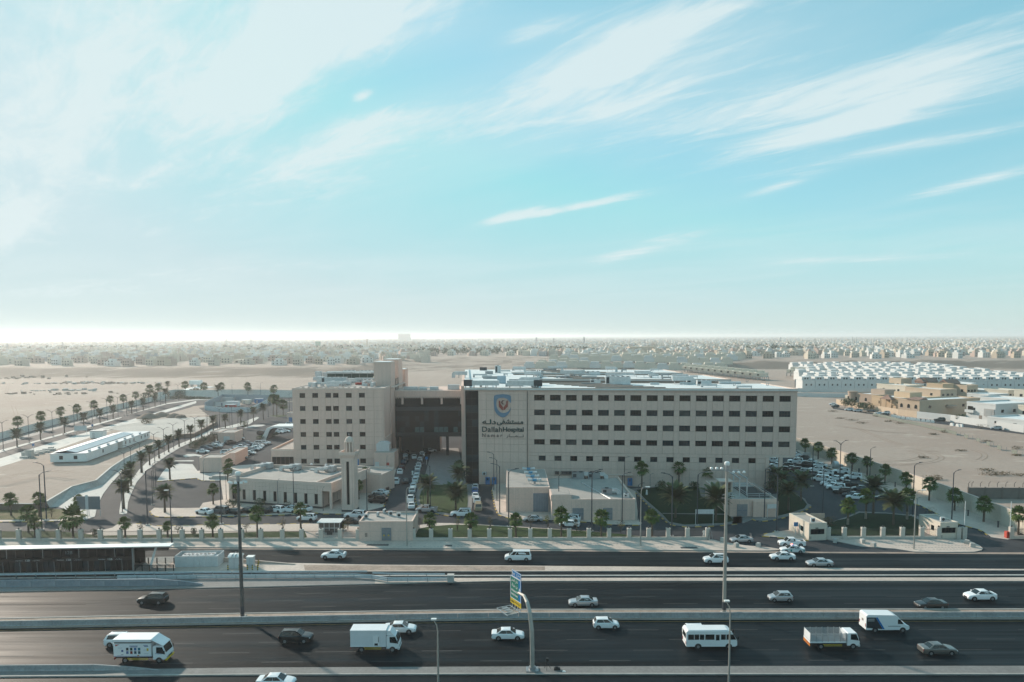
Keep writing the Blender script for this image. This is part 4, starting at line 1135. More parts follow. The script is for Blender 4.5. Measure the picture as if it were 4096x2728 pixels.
for r in range(4):
 for c in range(14):
  if c in (3,7,11): continue
  link('glass_pane',panel_mesh(BWd / 14 - 0.12,1.9,0.06,glass_lit_tint if (r == 0 and c in (4,5,8,9,10,12)) else (glass_blue if RW.random() < 0.35 else glass_dark)),br,(c * BWd / 14 + 0.06,0.13,zb + 1.15 + r * 1.95))
MB().box(0.2,14.6,12.0,18.0,0,zb - 0.4).build('underpass_dark_block',underpass_dark_m,br); MB().box(14.6,BWd,1.0,by1 - by0 - 0.5,zb - 0.5,zb - 0.41).build('soffit',frame_dark,br)  # the near-black block is added to darken the underpass, right third left open
for x in (8.5,17.8): MB().box(x,x + 1.0,2.0,3.0,0,zb - 0.4).build('support_column',frame_dark,br)
for i,(x,w,h) in enumerate(((5.0,5.0,1.0),(13.5,3.0,1.0),(20.5,4.2,1.7),(9.5,2.5,0.8))):
 roof_unit(nth(i) + ' grey roof unit from the left on the link bridge',(bx0 + x,by0 + 5,ztp),w,2.0,h,galv,dark=False,cat='roof plant')
# service room with white tank at the foot of the wing
sv = thing('service_room','small beige service room with white roof tank by the avenue','building',(-44.6,227.0,0))
MB().box(0,6.6,0,8.0,0,5.6).build('wall',facade,sv)
MB().box(0.3,6.3,0.3,7.7,5.6,5.7).build('roof',roof_tan,sv)
MB().box(0.3,1.6,-0.05,0.0,0.3,2.6).build('door',ac_white,sv)
MB().box(2.0,5.0,-2.5,-0.01,0,1.3).build('low_block',stone_lt,sv)
o = MB().extr_y([(0,0),(4.2,0),(4.2,2.4),(3.4,3.0),(0.8,3.0),(0,2.4)],0,3.2).build('roof_tank',ac_white,None,(-44.2,229.0,5.71)); tag(o,'white metal tank on the service room roof beside the wing','tank')
t = thing('ramp_wall','curved beige ramp wall in front of the service room','wall',(0,0,0))
for (p,q,h) in ((E(1940,270),E(2090,330),1.6),(E(2090,330),E(2250,300),1.9),(E(2000,365),E(2230,400),1.2)):
 mb = MB(); ribbon(mb,[p,q],[(-0.15,0),(-0.15,h),(0.15,h),(0.15,0)]); mb.build('wall_section',stone_lt,t)
for u,w in ((1426,1.1),(1496,1.0)):
 a = LP(u,1860); o = MB().box(0,w * 0.75,-0.16,-0.02,0,2.5).build('blue_door',door_blue,None,(LX0 + a[0],LY0,0.14)); tag(o,('left' if u < 1450 else 'right') + ' blue door at the base of the hospital wing','door')
# ================================================================== mosque
MYAW = math.atan2(-7.9,28.6)
mo = W(917,2011); mo.z = 0
mx_ = Vector((math.cos(MYAW),math.sin(MYAW),0)); my_ = Vector((-mx_.y,mx_.x,0))
def MP(u,v):
 d = ray(u,v); tt = (mo - CAM_P).dot(my_) / d.dot(my_); p = CAM_P + d * tt
 return ((p - mo).dot(mx_),p.z)
mos = thing('mosque','low beige mosque with tall slit windows, flat roof and corner porch','building',mo,MYAW)
MLEN = MP(1326,1950)[0]; MPX = MP(1288,2000)[0]; MH = 6.8; MD = 19.0
MB().box(0,MPX,0.24,MD,0,MH - 1.0).build('wall',facade_joint,mos)
holes = []
for k in range(9):
 a = MP(785 + (432 + 123.3 * k) / 3,1800 + 540 / 3)[0]; b = a + 0.88
 holes.append((a,b,1.1,3.75)); window(mos,a,1.1,b - a,2.65,glass_dark,y=0.14,mull=0)
clad(mos,breaks(0,MPX,[e for h in holes for e in h[:2]],2.0),[0.6,1.1,3.75,4.8,MH - 0.95],holes,m=stone_lt)
MB().box(-0.02,MPX + 0.02,0.05,0.26,0,0.58).box(MPX - 0.2,MPX,0.26,MD,0,0.58).build('plinth',plinth,mos)
MB().box(-0.05,MLEN,-0.05,0.3,MH - 0.92,MH).box(-0.05,0.3,0.3,MD,MH - 0.92,MH).box(MLEN - 0.3,MLEN,0.3,MD + 2,MH - 2.6,MH).box(0.3,MLEN - 0.3,MD - 0.3,MD,MH - 0.92,MH).build('parapet',stone_lt,mos)
MB().box(0.3,MLEN - 0.3,0.3,MD - 0.3,MH - 1.0,MH - 0.85).build('roof',roof_tan,mos)
MB().box(MPX - 2.2,MPX - 1.9,0.35,MD - 1,MH - 0.85,MH - 0.1).build('roof_wall',stone_lt,mos)
MB().box(MPX,MLEN - 0.002,0.0,0.6,4.6,MH - 0.93).build('porch_beam',stone_lt,mos)
MB().box(MPX,MLEN - 0.35,0.6,MD,MH - 1.3,MH - 1.02).build('porch_ceiling',facade_joint,mos)
for y in (0.0,5.5,11.0): MB().box(MLEN - 0.6,MLEN - 0.05,y,y + 0.55,0,MH - 2.6 if y else 4.6).build('porch_column',stone_lt,mos)
for y in (3.0,5.2,7.4,9.6): window(mos,MPX - 0.0,0.9,0.05,2.6,glass_dark,y=y)
MB().box(MPX - 12,MLEN + 4,MD + 0.3,MD + 9,0,5.2).build('rear_wall',facade,mos)
MB().box(MPX - 12.1,MLEN + 4,MD + 0.2,MD + 0.55,5.2,5.9).box(MPX - 12.1,MPX - 11.7,MD + 0.55,MD + 9,5.2,5.9).box(MPX - 11.7,MLEN + 4,MD + 8.6,MD + 9,5.2,5.9).build('rear_parapet',stone_lt,mos)
MB().box(MPX - 11.7,MLEN + 4,MD + 0.55,MD + 8.6,5.2,5.3).build('rear_roof',roof_tan,mos)
def ac_with_duct(label,p,rz,s=1.0):
 t = thing('roof_air_handler',label,'air conditioner',p,rz,group='air handlers with ducts on the mosque roof')
 MB().box(0.4,3.2,0.0,1.9,0.25,1.7).build('casing',galv,t)
 MB().box(0.38,1.6,-0.03,0.0,0.5,1.5).build('grille',ac_dark,t)
 MB().cyl((1.0,1.0,1.7),(1.0,1.0,1.8),0.45,n=12).build('fan',ac_dark,t)
 MB().box(0.5,3.1,0.2,0.4,0,0.25).box(0.5,3.1,1.5,1.7,0,0.25).build('skid',steel,t)
 prof = [(-1.9,0),(-0.8,0),(-0.8,0.55),(-0.5,0.85),(2.2,1.0),(2.2,1.75),(-0.8,1.45),(-1.5,1.25),(-1.9,0.7)]
 MB().extr_y([(a,b) for a,b in prof],-1.5,-0.55).box(1.4,2.2,-0.55,0.0,0.9,1.6).build('duct',duct,t)
 return t
for k,(x,y) in enumerate(((760,210),(1100,225),(1520,245))):
 ac_with_duct(('left','middle','right')[k] + ' silver air handler with bent duct on the mosque roof',E(x,y + 18,MH - 0.85),MYAW)
o = MB().box(-0.9,0.9,-0.5,0.5,0.1,0.35).box(-0.7,0.7,-0.3,0.3,0,0.1).build('roof_hatch',ac_white,None,E(1405,243,MH - 0.85),MYAW); tag(o,'flat white hatch left of the right mosque air handler','hatch')
for k,(x,y) in enumerate(((1385,178),(1558,185))):
 o = MB().lathe([(0.45,0),(0.45,0.15),(0.3,0.4),(0.05,0.5)],10).build('roof_dome',ac_white,None,E(x,y,5.3)); tag(o,('left' if k == 0 else 'right') + ' small white roof vent behind the mosque','vent')
# minaret
mnx = W(1402,2043); mnx.z = 0
mi_ = thing('minaret','beige square minaret with a dark slot and domed lantern','minaret',mnx,MYAW * 0.25)
hw = 1.5
MB().box(-hw + 0.002,hw - 0.002,-hw + 0.002,hw - 0.002,0.6,13.4).build('shaft_core',facade_joint,mi_)
for sx in (-1,1):
 MB().box(min(sx * hw * 0.26,sx * hw),max(sx * hw * 0.26,sx * hw),-hw - 0.14,-hw,0.6,13.4).build('shaft_face',stone_lt,mi_)
MB().box(-hw * 0.26,hw * 0.26,-hw - 0.135,-hw,0.6,1.9).box(-hw * 0.26,hw * 0.26,-hw - 0.135,-hw,12.6,13.4).build('shaft_face',stone_lt,mi_)
MB().box(-hw - 0.1,-hw,-hw,hw,0.6,13.4).box(hw,hw + 0.1,-hw,hw,0.6,13.4).build('shaft_side',stone_lt,mi_)
for sx in (-1,1):
 MB().box(sx * hw * 0.72 - 0.05,sx * hw * 0.72 + 0.05,-hw - 0.17,-hw - 0.13,0.8,13.0).build('groove',facade_joint,mi_)
MB().box(-0.28,0.28,-hw - 0.06,-hw - 0.005,1.9,12.6).build('slot',glass_dark,mi_)
MB().box(-hw - 0.2,hw + 0.2,-hw - 0.2,hw + 0.2,0,0.6).build('plinth',plinth,mi_)
mb = MB(); mb.hexa([Vector((x,y,13.4)) for x,y in ((-1.62,-1.62),(1.62,-1.62),(1.62,1.62),(-1.62,1.62))],[Vector((x,y,14.2)) for x,y in ((-1.98,-1.98),(1.98,-1.98),(1.98,1.98),(-1.98,1.98))])
for a,b,c,d in ((-2.0,2.0,-2.0,-1.8),(-2.0,2.0,1.8,2.0),(-2.0,-1.8,-1.8,1.8),(1.8,2.0,-1.8,1.8)): mb.box(a,b,c,d,14.2,14.95)
mb.build('balcony',stone_lt,mi_)
MB().cyl((0,0,14.2),(0,0,17.3),0.45,n=10).build('lantern_core',facade_joint,mi_)
for k in range(8):
 a = math.pi * 2 * (k + 0.5) / 8; MB().box(-0.19,0.19,-0.19,0.19,14.2,17.1,M=Matrix.Translation((math.cos(a) * 0.88,math.sin(a) * 0.88,0)) @ Matrix.Rotation(a,4,'Z')).build('lantern_column',stone_lt,mi_)
MB().lathe([(1.1,17.1),(1.15,17.4),(1.0,17.45),(0.95,17.8),(0.75,18.2),(0.4,18.5),(0.08,18.62)],16).build('dome',stone_lt,mi_,smooth=False)
MB().lathe([(0.05,18.6),(0.05,18.8),(0.14,18.95),(0.05,19.1),(0.10,19.22),(0.03,19.35),(0.02,19.7)],8).build('finial',steel,mi_)
# ================================================================== utility buildings, kiosks
def flat_building(name,label,p,rz,w,d,h,wallm,par=0.5,roofm=None,pt=0.3):
 t = thing(name,label,'building',p,rz)
 MB().box(0,w,0,d,0,h - par).build('wall',wallm,t)
 MB().box(pt,w - pt,pt,d - pt,h - par,h - par + 0.08).build('roof',roofm or roof_tan,t)
 MB().box(-0.03,w + 0.03,-0.03,pt,h - par,h).box(-0.03,w + 0.03,d - pt,d + 0.03,h - par,h).box(-0.03,pt,pt,d - pt,h - par,h).box(w - pt,w + 0.03,pt,d - pt,h - par,h).build('parapet',wallm,t)
 return t
def double_door(t,x,z,w,h,y=0.0,m=None):
 o = MB().box(x,x + w,y - 0.07,y - 0.01,z,z + h).build('door_frame',steel,t)
 for k in (0,1):
  dl = MB().box(x + 0.06 + k * w / 2,x + w / 2 - 0.03 + k * w / 2,y - 0.12,y - 0.07,z + 0.05,z + h - 0.05).build('door_leaf',m or door_grey,t)
  mb = MB()
  for q in range(int(h / 0.16)):
   zz_ = z + 0.18 + q * 0.16
   if zz_ < z + h - 0.15 and not (z + h * 0.42 < zz_ < z + h * 0.55): mb.box(x + 0.16 + k * w / 2,x + w / 2 - 0.13 + k * w / 2,y - 0.14,y - 0.12,zz_,zz_ + 0.08)
  if mb.v: mb.build('louvre',steel,dl)
def joints(t,w,h,step=2.3,m=facade_joint,y=0.0):
 for k in range(1,int(w / step)):
  MB().box(k * step - 0.03,k * step + 0.03,y - 0.004,y,0.1,h).build('wall_joint',m,t)
 MB().box(0,w,y - 0.003,y,h * 0.55 - 0.03,h * 0.55 + 0.03).build('wall_joint',m,t)
u1 = flat_building('utility_building','tall plain beige utility building with a grey roller gate',W(2025,2049),math.radians(0),10.6,24.0,6.2,facade,par=0.12,pt=0.2)
joints(u1,10.6,6.0)
MB().box(6.6,10.3,-0.08,-0.006,0.15,4.7).build('roller_gate',door_grey,u1)
for k in range(1,6): MB().box(6.6 + k * 0.62 - 0.02,6.6 + k * 0.62 + 0.02,-0.10,-0.08,0.15,4.7).build('gate_rib',steel,u1)
for k in range(9): MB().box(-0.006,-0.03,1.5 + k * 2.4,3.4 + k * 2.4,0.3,4.5).build('side_panel',ac_white,u1)
for k in range(4):
 t = thing('roof_fan',nth(k) + ' white and blue four horned roof fan from the near edge','roof fan',F(1705 - k * 24,385 - k * 46 + 20,6.2),0.0,group='roof fans on the utility building')
 MB().cyl((0,0,0),(0,0,1.2),0.25,n=8).build('stand',steel,t)
 MB().box(-0.5,0.5,-0.35,0.35,0.7,1.25).build('motor',mat('fan_blue',(0.06,0.24,0.40),0.5,var=0.1,scale=1),t)
 for sx in (-1,1):
  MB().cyl((sx * 0.5,0,1.0),(sx * 1.7,0,1.0),0.22,0.42,n=10).build('horn',ac_white,t)
  MB().box(sx * 1.3 - 0.04,sx * 1.3 + 0.04,-0.3,0.3,0,0.7).build('leg',galv,t)
ulen = (W(2541,2083) - W(2207,2083)).length
u2 = flat_building('utility_building','wide low beige utility building with roof plant and two louvred doors',W(2207,2083),0.0,ulen,27.0,5.1,facade,par=0.5)
joints(u2,ulen,4.5)
MB().box(-0.2,4.6,0.3,7.0,4.6,6.0).build('stair_head',facade,u2)
MB().box(0.1,4.4,0.5,6.8,6.0,6.08).build('stair_head_roof',roof_tan,u2)
double_door(u2,4.8,0.25,2.6,2.75); double_door(u2,ulen - 7.5,0.25,2.2,2.75)
MB().cyl((ulen - 3.2,-0.1,0.2),(ulen - 3.2,-0.1,3.6),0.09,n=6).build('rain_pipe',stone_lt,u2)
MB().box(3.9,5.0,-0.5,-0.02,0.3,1.1).build('meter_box',door_blue,u2)
MB().cyl((14.0,1.5,4.75),(9.0,20,4.75),0.22,n=8).build('roof_pipe',galv,u2)
for lb,p,w,d,h in (('large chiller at the back of the low utility roof',G(60,340,4.7),3.2,1.8,1.6),('chiller beside the first at the back of the utility roof',G(-130,340,4.7),3.2,1.8,1.7),('chiller near the front of the low utility roof',G(215,525,4.7),2.4,1.5,1.4)):
 t = roof_unit(lb,p,w,d,h,steel,True)
 MB().extr_y([(w / 2 + 0.002,h),(w / 2 + 1.2,h - 0.1),(w / 2 + 2.2,h * 0.5),(w / 2 + 2.2,0),(w / 2 + 1.2,0),(w / 2 + 1.0,h * 0.5),(w / 2 + 0.002,h * 0.55)],-0.8,0.6).build('duct',duct,t)
roof_unit('small white condenser at the front right of the utility roof',G(450,575,4.7),1.2,0.7,1.1,ac_white,True)
# right utility building with tanks and pergola frames
u3 = flat_building('utility_building','low beige pump building with grey pergola frames on its roof',W(2918,2068),math.radians(0),(W(3108,2068) - W(2918,2068)).length,21.5,4.3,facade,par=0.45)
joints(u3,11.0,3.9); double_door(u3,1.7,0.2,2.5,2.9)
MB().cyl((5.1,-0.1,0.2),(5.1,-0.1,3.8),0.09,n=6).build('rain_pipe',stone_lt,u3)
MB().box(5.4,11.3,-0.5,-0.01,0,3.9).build('bay',facade,u3)
b3 = W(2918,2068)
t = thing('roof_shed','small beige roof shed with a white door on the pump building','shed',b3 + Vector((0.5,9.0,3.93)))
MB().box(-0.2,0.1,0,3.2,0,2.6).box(2.6,2.9,0,3.2,0,2.6).box(0.1,2.6,2.9,3.2,0,2.6).build('wall',stone_lt,t)
MB().box(-0.4,3.1,-0.3,3.5,2.6,2.85).build('roof',stone_lt,t); MB().box(0.9,1.9,2.8,2.88,0,2.1).build('door',ac_white,t)
for k in range(2):
 t = thing('roof_frame',('left' if k == 0 else 'right') + ' grey steel frame standing on the pump building roof','frame',b3 + Vector((3.6 + k * 1.8,4.5,3.93)))
 for y in (0.0,10.5): MB().box(0,0.25,y,y + 0.25,0,4.3).build('post',galv,t)
 MB().box(0,0.25,-0.3,11.0,4.3,4.55).build('beam',galv,t)
t = thing('roof_handrail','grey pipe handrail around the sunk part of the pump building roof','handrail',b3 + Vector((5.2,3.0,3.93)))
for (x0,y0,x1,y1) in ((0,0,5.6,0),(5.6,0,5.6,12),(0,12,5.6,12),(0,0,0,12)):
 MB().cyl((x0,y0,1.0),(x1,y1,1.0),0.05,n=6).cyl((x0,y0,0.5),(x1,y1,0.5),0.04,n=6).build('rail',galv,t)
for x,y in ((0,0),(2.8,0),(5.6,0),(5.6,4),(5.6,8),(5.6,12),(0,12),(0,6)): MB().cyl((x,y,0),(x,y,1.0),0.05,n=6).build('rail_post',galv,t)
o = MB().box(0,5.2,0,11.5,0,0.15).build('roof_pit',plinth,None,b3 + Vector((5.4,3.2,3.94))); tag(o,'dark sunk roof area inside the pump building handrail','roof pit')
roof_unit('small condenser at the front left of the pump building roof',b3 + Vector((0.8,2.0,3.93)),1.1,0.6,1.1,ac_white,True)
# substation kiosk by the fence
k1 = flat_building('substation_building','square beige substation by the fence with a blue grey double door',W(1437,2165.5),0.0,11.3,8.6,4.3,facade,par=0.4)
joints(k1,11.3,3.9)
double_door(k1,4.75,0.2,2.0,2.7)
for q in (-0.5,0.45): MB().box(5.75 + q - 0.15,5.75 + q + 0.15,-0.16,-0.125,1.15,1.45).build('warning_plate',yellow_paint,k1)
for k in range(4): MB().box(1.2,1.75,-0.02,-0.006,1.0 + k * 0.22,1.1 + k * 0.22).build('vent_slot',frame_dark,k1)
for i,(x,y) in enumerate(((2038,805),(2180,780),(2258,745),(2330,770))):
 o = link('condenser',MB().box(-0.45,0.45,-0.2,0.2,0.1,0.95).cyl((0.08,-0.22,0.5),(0.08,-0.2,0.5),0.33,n=10,m=1).box(-0.4,0.4,-0.2,-0.1,0,0.1).box(-0.4,0.4,0.1,0.2,0,0.1).mesh('condenser',[ac_white,ac_dark]),None,E(x,y + 15,4.0),(0.0,1.5,1.3,0.2)[i])
 tag(o,nth(i) + ' white condenser from the left on the substation roof','air conditioner','condensers on the substation roof')
for i,(x,y) in enumerate(((75,795),)):
 o = link('condenser',bpy.data.meshes['condenser'],None,F(x,y + 10,4.0)); tag(o,'white condenser at the right edge of the substation roof','air conditioner')
# transformer shelter
p = W(1275,2137)
t = thing('transformer_shelter','white transformer shelter with ribbed roof and mesh doors on a pale plinth','shelter',p)
MB().box(-0.6,5.2,-0.6,3.4,0,0.35).build('base',paving_white,t)
MB().box(0,4.6,0.1,2.8,0.35,2.6).build('body',ac_dark,t)
for k in range(5): MB().box(k * 1.12,k * 1.12 + 0.12,0,0.1,0.35,2.6).build('frame_post',ac_white,t)
for k in range(4): MB().box(k * 1.12 + 0.12,k * 1.12 + 1.12,0.02,0.09,1.3,1.42).box(k * 1.12 + 0.12,k * 1.12 + 1.12,0.02,0.09,2.5,2.6).build('frame_rail',ac_white,t)
for k in range(4): MB().box(k * 1.12 + 0.16,k * 1.12 + 1.08,0.05,0.08,0.4,2.45).build('mesh_panel',mat('mesh_brown',(0.10,0.085,0.075),0.7,var=0.2,scale=4),t)
mb = MB()
for k in range(16): mb.extr_y([(-0.3 + k * 0.325,2.62),(-0.3 + k * 0.325 + 0.32,2.62),(-0.3 + k * 0.325 + 0.27,2.74),(-0.3 + k * 0.325 + 0.05,2.74)],-0.5,3.1)
o = mb.build('ribbed_roof',white_paint,t)
MB().box(2.0,3.1,-0.9,-0.61,0,1.0).build('step',ac_dark,t)
# guard kiosks at the gate
def kiosk(label,corner,rz,w,d,h):
 t = flat_building('guard_kiosk',label,corner,rz,w,d,h,wall_cream,par=0.3)
 window(t,0.35,1.35,w - 0.9,1.1,glass_dark,y=-0.06,mull=3)
 a = thing('x','x','x'); bpy.data.objects.remove(a)
 MB().box(-0.06,-0.001,d * 0.28,d * 0.28 + 0.9,1.35,2.4).build('side_window',glass_dark,t)
 MB().box(-0.05,-0.001,d * 0.48,d * 0.48 + 0.9,0.1,2.2).build('door',stone_lt,t)
 for k in range(3): MB().box(0.05,0.55,-0.02,-0.006,0.35 + k * 0.2,0.43 + k * 0.2).build('vent_slot',frame_dark,t)
 MB().box(w * 0.35,w * 0.5,-0.2,-0.03,2.6,2.75).build('wall_lamp',ac_dark,t)
 o = link('condenser',bpy.data.meshes['condenser'],None,Vector(corner) + Vector((w * 0.35,1.6,h - 0.22)),0); tag(o,'white condenser on the roof of the ' + ('left' if corner.x < 80 else 'right') + ' guard kiosk','air conditioner')
 return t
kiosk('left cream guard kiosk beside the gate drive',W(3235,2163),math.radians(6),3.9,8.5,3.75)
kiosk('right cream guard kiosk beside the exit lane',W(3759,2157),math.radians(4),3.9,7.0,3.6)
o = MB().box(0,3.2,0,0.12,0,2.6).box(0.0,0.1,-0.05,0.0,0,2.6).box(1.05,1.12,-0.05,0.0,0,2.6).box(2.1,2.17,-0.05,0.0,0,2.6).build('board_screen',mat('board_tan',(0.46,0.34,0.27),0.8,var=0.1,scale=1),None,W(3240,2098),-0.05)
tag(o,'tan boarded screen behind the left guard kiosk','screen')
# small beige boxes beside the left parking, portable cabins
for lb,p,w,d,h,rz in (('plain beige plant room nearest the mosque parking',B(45,1180),6.8,7.5,5.0,0.06),('beige plant room behind the nearest plant room',B(338,1085),3.6,13.0,4.2,0.04),
                          ('beige gatehouse with white door among the palms',B(265,820),6.6,10.0,4.4,0.05),('beige flat room behind the gatehouse',B(170,780),7.0,12,3.5,0.05),('small beige room with a blue door near the roundabout',B(1090,585),7.5,7.0,5.4,0.0)):
 b = flat_building('plant_room',lb,p,rz,w,d,h,facade,par=0.35)
 if 'blue' in lb: MB().box(0.9,2.6,-0.1,-0.01,0,3.2).build('door',door_blue,b)
 elif 'white door' in lb: MB().box(2.2,4.6,-0.1,-0.01,0,2.8).build('door',ac_white,b)
 else: MB().box(-0.02,w + 0.02,-0.04,-0.004,0,0.35).build('plinth',plinth,b)
t = thing('entry_stair','grey concrete stair landing with white railings beside the plant room','stair',B(190,1255))
MB().box(0,4.6,0,3.0,0,1.1).box(-1.0,0,0,3.0,0,0.7).build('landing',concrete,t)
for k in range(6): MB().cyl((k * 0.9,0.1,1.1),(k * 0.9,0.1,2.1),0.04,n=6).build('rail_post',ac_white,t)
MB().cyl((0,0.1,2.1),(4.6,0.1,2.1),0.04,n=6).cyl((0,0.1,1.6),(4.6,0.1,1.6),0.03,n=6).cyl((-1,0.1,1.5),(0,0.1,2.1),0.04,n=6).build('rail',ac_white,t)
# long portable cabin on the dirt lot
pa,pb,pc = A(650,1045,LOT),A(1040,1050,LOT),A(1800,765,LOT)
dx = (pc - pb); cab_rz = math.atan2(dx.y,dx.x); cab_len = dx.length
cab_w = (pb - pa).length * abs(math.sin(cab_rz - math.atan2((pb - pa).y,(pb - pa).x)))
t = thing('portable_cabin','long white portable cabin with a blue grey sheet roof on the dirt lot','cabin',pb,cab_rz)
cw = cab_w
MB().box(0,cab_len * 0.44,0,cw,0.35,3.0).box(cab_len * 0.44,cab_len * 0.52,1.6,cw,0.35,3.0).box(cab_len * 0.52,cab_len,0,cw,0.35,3.0).build('wall',white_paint,t)
MB().box(-0.15,cab_len + 0.15,-0.15,cw + 0.15,3.0,3.12).build('roof_deck',mat('deck_blue',(0.46,0.50,0.52),0.5,var=0.06,scale=0.3),t)
blue_sheet = mat('sheet_blue',(0.34,0.42,0.47),0.4,metal=0.3,var=0.08,scale=0.3)
for k in range(10):
 x0,x1 = 1.2 + (cab_len - 9) * k / 10,1.2 + (cab_len - 9) * (k + 1) / 10 - 0.06
 MB().extr_x([(cw * 0.30,3.3),(cw * 0.62,3.95),(cw * 0.98,3.4),(cw * 0.98,3.3),(cw * 0.62,3.85),(cw * 0.30,3.2)],x0,x1).build('roof_sheet',blue_sheet,t)
MB().box(1.2,cab_len - 8,cw * 0.60,cw * 0.645,3.93,4.0).build('ridge_cap',white_paint,t)
MB().box(1.2,cab_len - 8,cw * 0.30,cw * 0.32,3.12,3.3).build('eaves_board',frame_dark,t)
for k,f in enumerate((0.215,0.56,0.63,0.70,0.83,0.90,0.95)): window(t,cab_len * f,1.3,0.9,1.2,glass_blue,y=-0.06,mull=0,frame=steel)
for k,f in enumerate((0.28,0.68)): MB().box(-0.08,-0.005,cw * (0.98 - f) - 0.55,cw * (0.98 - f) + 0.55,1.2,2.4).build('end_window',glass_blue,t)
for k in range(8): MB().box(cab_len * (k + 0.2) / 8,cab_len * (k + 0.2) / 8 + 0.5,0.3,cw - 0.3,0,0.35).build('footing',concrete,t)
for k in range(7): MB().box(cab_len * (0.06 + k * 0.13),cab_len * (0.06 + k * 0.13) + 0.9,0.35,0.9,3.12,3.75).build('roof_cooler',ac_white,t)
# smaller pieces of roof plant
rq = random.Random(31)
for i in range(26):
 x,y = LX0 + 5 + rq.random() * 20,LY0 + 5 + rq.random() * 28; w,h = rq.uniform(1.2,3.6),rq.uniform(0.8,1.9)
 o = thing('roof_duct',nth(i) + ' small pale duct piece counted over the wing roof','duct',(x,y,LH - 0.18),rq.choice((0,0,1.57)),'small ducts on the wing roof')
 MB().box(-w,w,-0.45,0.45,h - 0.7,h).build('duct_body',duct,o); MB().box(-w,-w + 0.9,-0.46,0.46,0,h - 0.7).box(w - 0.2,w - 0.1,-0.4,0.4,0,h - 0.7).build('duct_foot',galv,o)
for i in range(34):
 bi = rq.randrange(3); a,b,x1 = bands[bi]; yy = a + 2 + rq.random() * (b - a - 4) if bi else 1.5 + rq.random() * 20; xx = SL + 3 + rq.random() * (x1 - SL - 6) if i % 4 else 2 + rq.random() * 16
 w,h = rq.uniform(0.7,2.8),rq.uniform(0.5,1.5)
 q = O + ex * (xx - SKEW * yy) + ey * yy; q.z = HTOP
 o = thing('roof_duct',nth(i) + ' small grey duct piece counted over the hospital roof','duct',q,MB_YAW,'small ducts on the hospital roof')
 MB().box(-w,w,-0.4,0.4,h - 0.55,h).build('duct_body',(duct,galv,steel)[i % 3],o); MB().box(-w,-w + 0.6,-0.41,0.41,0,h - 0.55).box(w - 0.2,w - 0.1,-0.3,0.3,0,h - 0.55).build('duct_foot',steel,o)
# ================================================================== bus station (left edge)
sa_,sb_ = W(-260,2301),W(535,2286)
srz = math.atan2((sb_ - sa_).y,(sb_ - sa_).x); slen = (sb_ - sa_).length
st = thing('bus_station','dark glazed bus station with a white shell roof and leaning white column','station',sa_ + Vector((0,0,0.16)),srz)
sx_ = Vector((math.cos(srz),math.sin(srz),0)); sy_ = Vector((-sx_.y,sx_.x,0))
def SPx(u,v):
 d = ray(u,v); tt = (sa_ - CAM_P).dot(sy_) / d.dot(sy_); p = CAM_P + d * tt
 return ((p - sa_).dot(sx_),p.z - 0.16)
SH = SPx(200,2190)[1]
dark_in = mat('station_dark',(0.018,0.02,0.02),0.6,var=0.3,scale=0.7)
MB().box(0,slen + 5.0,-0.9,8.0,-0.16,0.02).build('platform',concrete,st)
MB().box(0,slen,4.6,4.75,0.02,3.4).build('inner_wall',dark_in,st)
MB().box(0,slen,0.5,4.6,0.02,0.06).build('floor',paving_dark,st)
# roof shell: thin white top sloping back, curving down behind; its right end cut at a slant
xr = SPx(663,2163)[0] + 1.2
prof = [(-1.1,SH),(-1.3,SH + 0.25),(0.0,SH + 0.30),(1.6,SH + 0.02),(3.6,SH - 0.75),(5.2,SH - 2.4),(5.0,SH - 2.4),(3.4,SH - 0.98),(1.5,SH - 0.2),(0.0,SH + 0.06)]
n = len(prof); mb = MB()
def xe(y): return xr - max(0.0,(y - 1.0)) * 0.75
vs_ = [(-4,p[0],p[1]) for p in prof] + [(xe(p[0]),p[0],p[1]) for p in prof]
fs = [(k,(k + 1) % n,n + (k + 1) % n,n + k) for k in range(n)]
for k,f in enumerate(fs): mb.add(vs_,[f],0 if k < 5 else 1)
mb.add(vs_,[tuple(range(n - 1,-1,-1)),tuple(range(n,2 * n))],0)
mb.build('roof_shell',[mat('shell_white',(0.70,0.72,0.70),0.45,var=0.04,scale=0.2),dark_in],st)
for k in range(13): MB().box(k * slen / 12 - 0.02,k * slen / 12 + 0.02,-1.2,0.6,SH + 0.26,SH + 0.44).build('roof_seam',galv,st) if False else None
# glazing: upper band, sign band, lower band with doors
zs0,zs1 = SH * 0.44,SH * 0.57
MB().box(0,slen,-0.16,0.1,zs0,zs1).build('sign_band',mat('band_black',(0.006,0.007,0.008),0.3,var=0.0),st)
npan = int(slen / 1.55)
for k in range(npan + 1):
 x = slen * k / npan
 MB().box(x - 0.05,x + 0.05,-0.1,0.05,zs1,SH - 0.05).build('mullion',steel if k % 4 == 0 else frame_dark,st)
 if k < npan: link('glass_pane',panel_mesh(slen / npan - 0.1,SH - zs1 - 0.15,0.04,glass_dark),st,(x + 0.05,-0.04,zs1 + 0.05))
npl = int(slen / 1.0)
for k in range(npl + 1):
 x = slen * k / npl; MB().box(x - 0.04,x + 0.04,-0.1,0.05,0.02,zs0).build('mullion',steel if k % 3 == 0 else frame_dark,st)
 if k < npl: link('glass_pane',panel_mesh(slen / npl - 0.08,zs0 - 0.1,0.04,glass_blue if RW.random() < 0.18 else glass_dark),st,(x + 0.04,-0.04,0.05))
lt_white = mat('letter_white',(0.62,0.64,0.64),0.6,var=0.0)
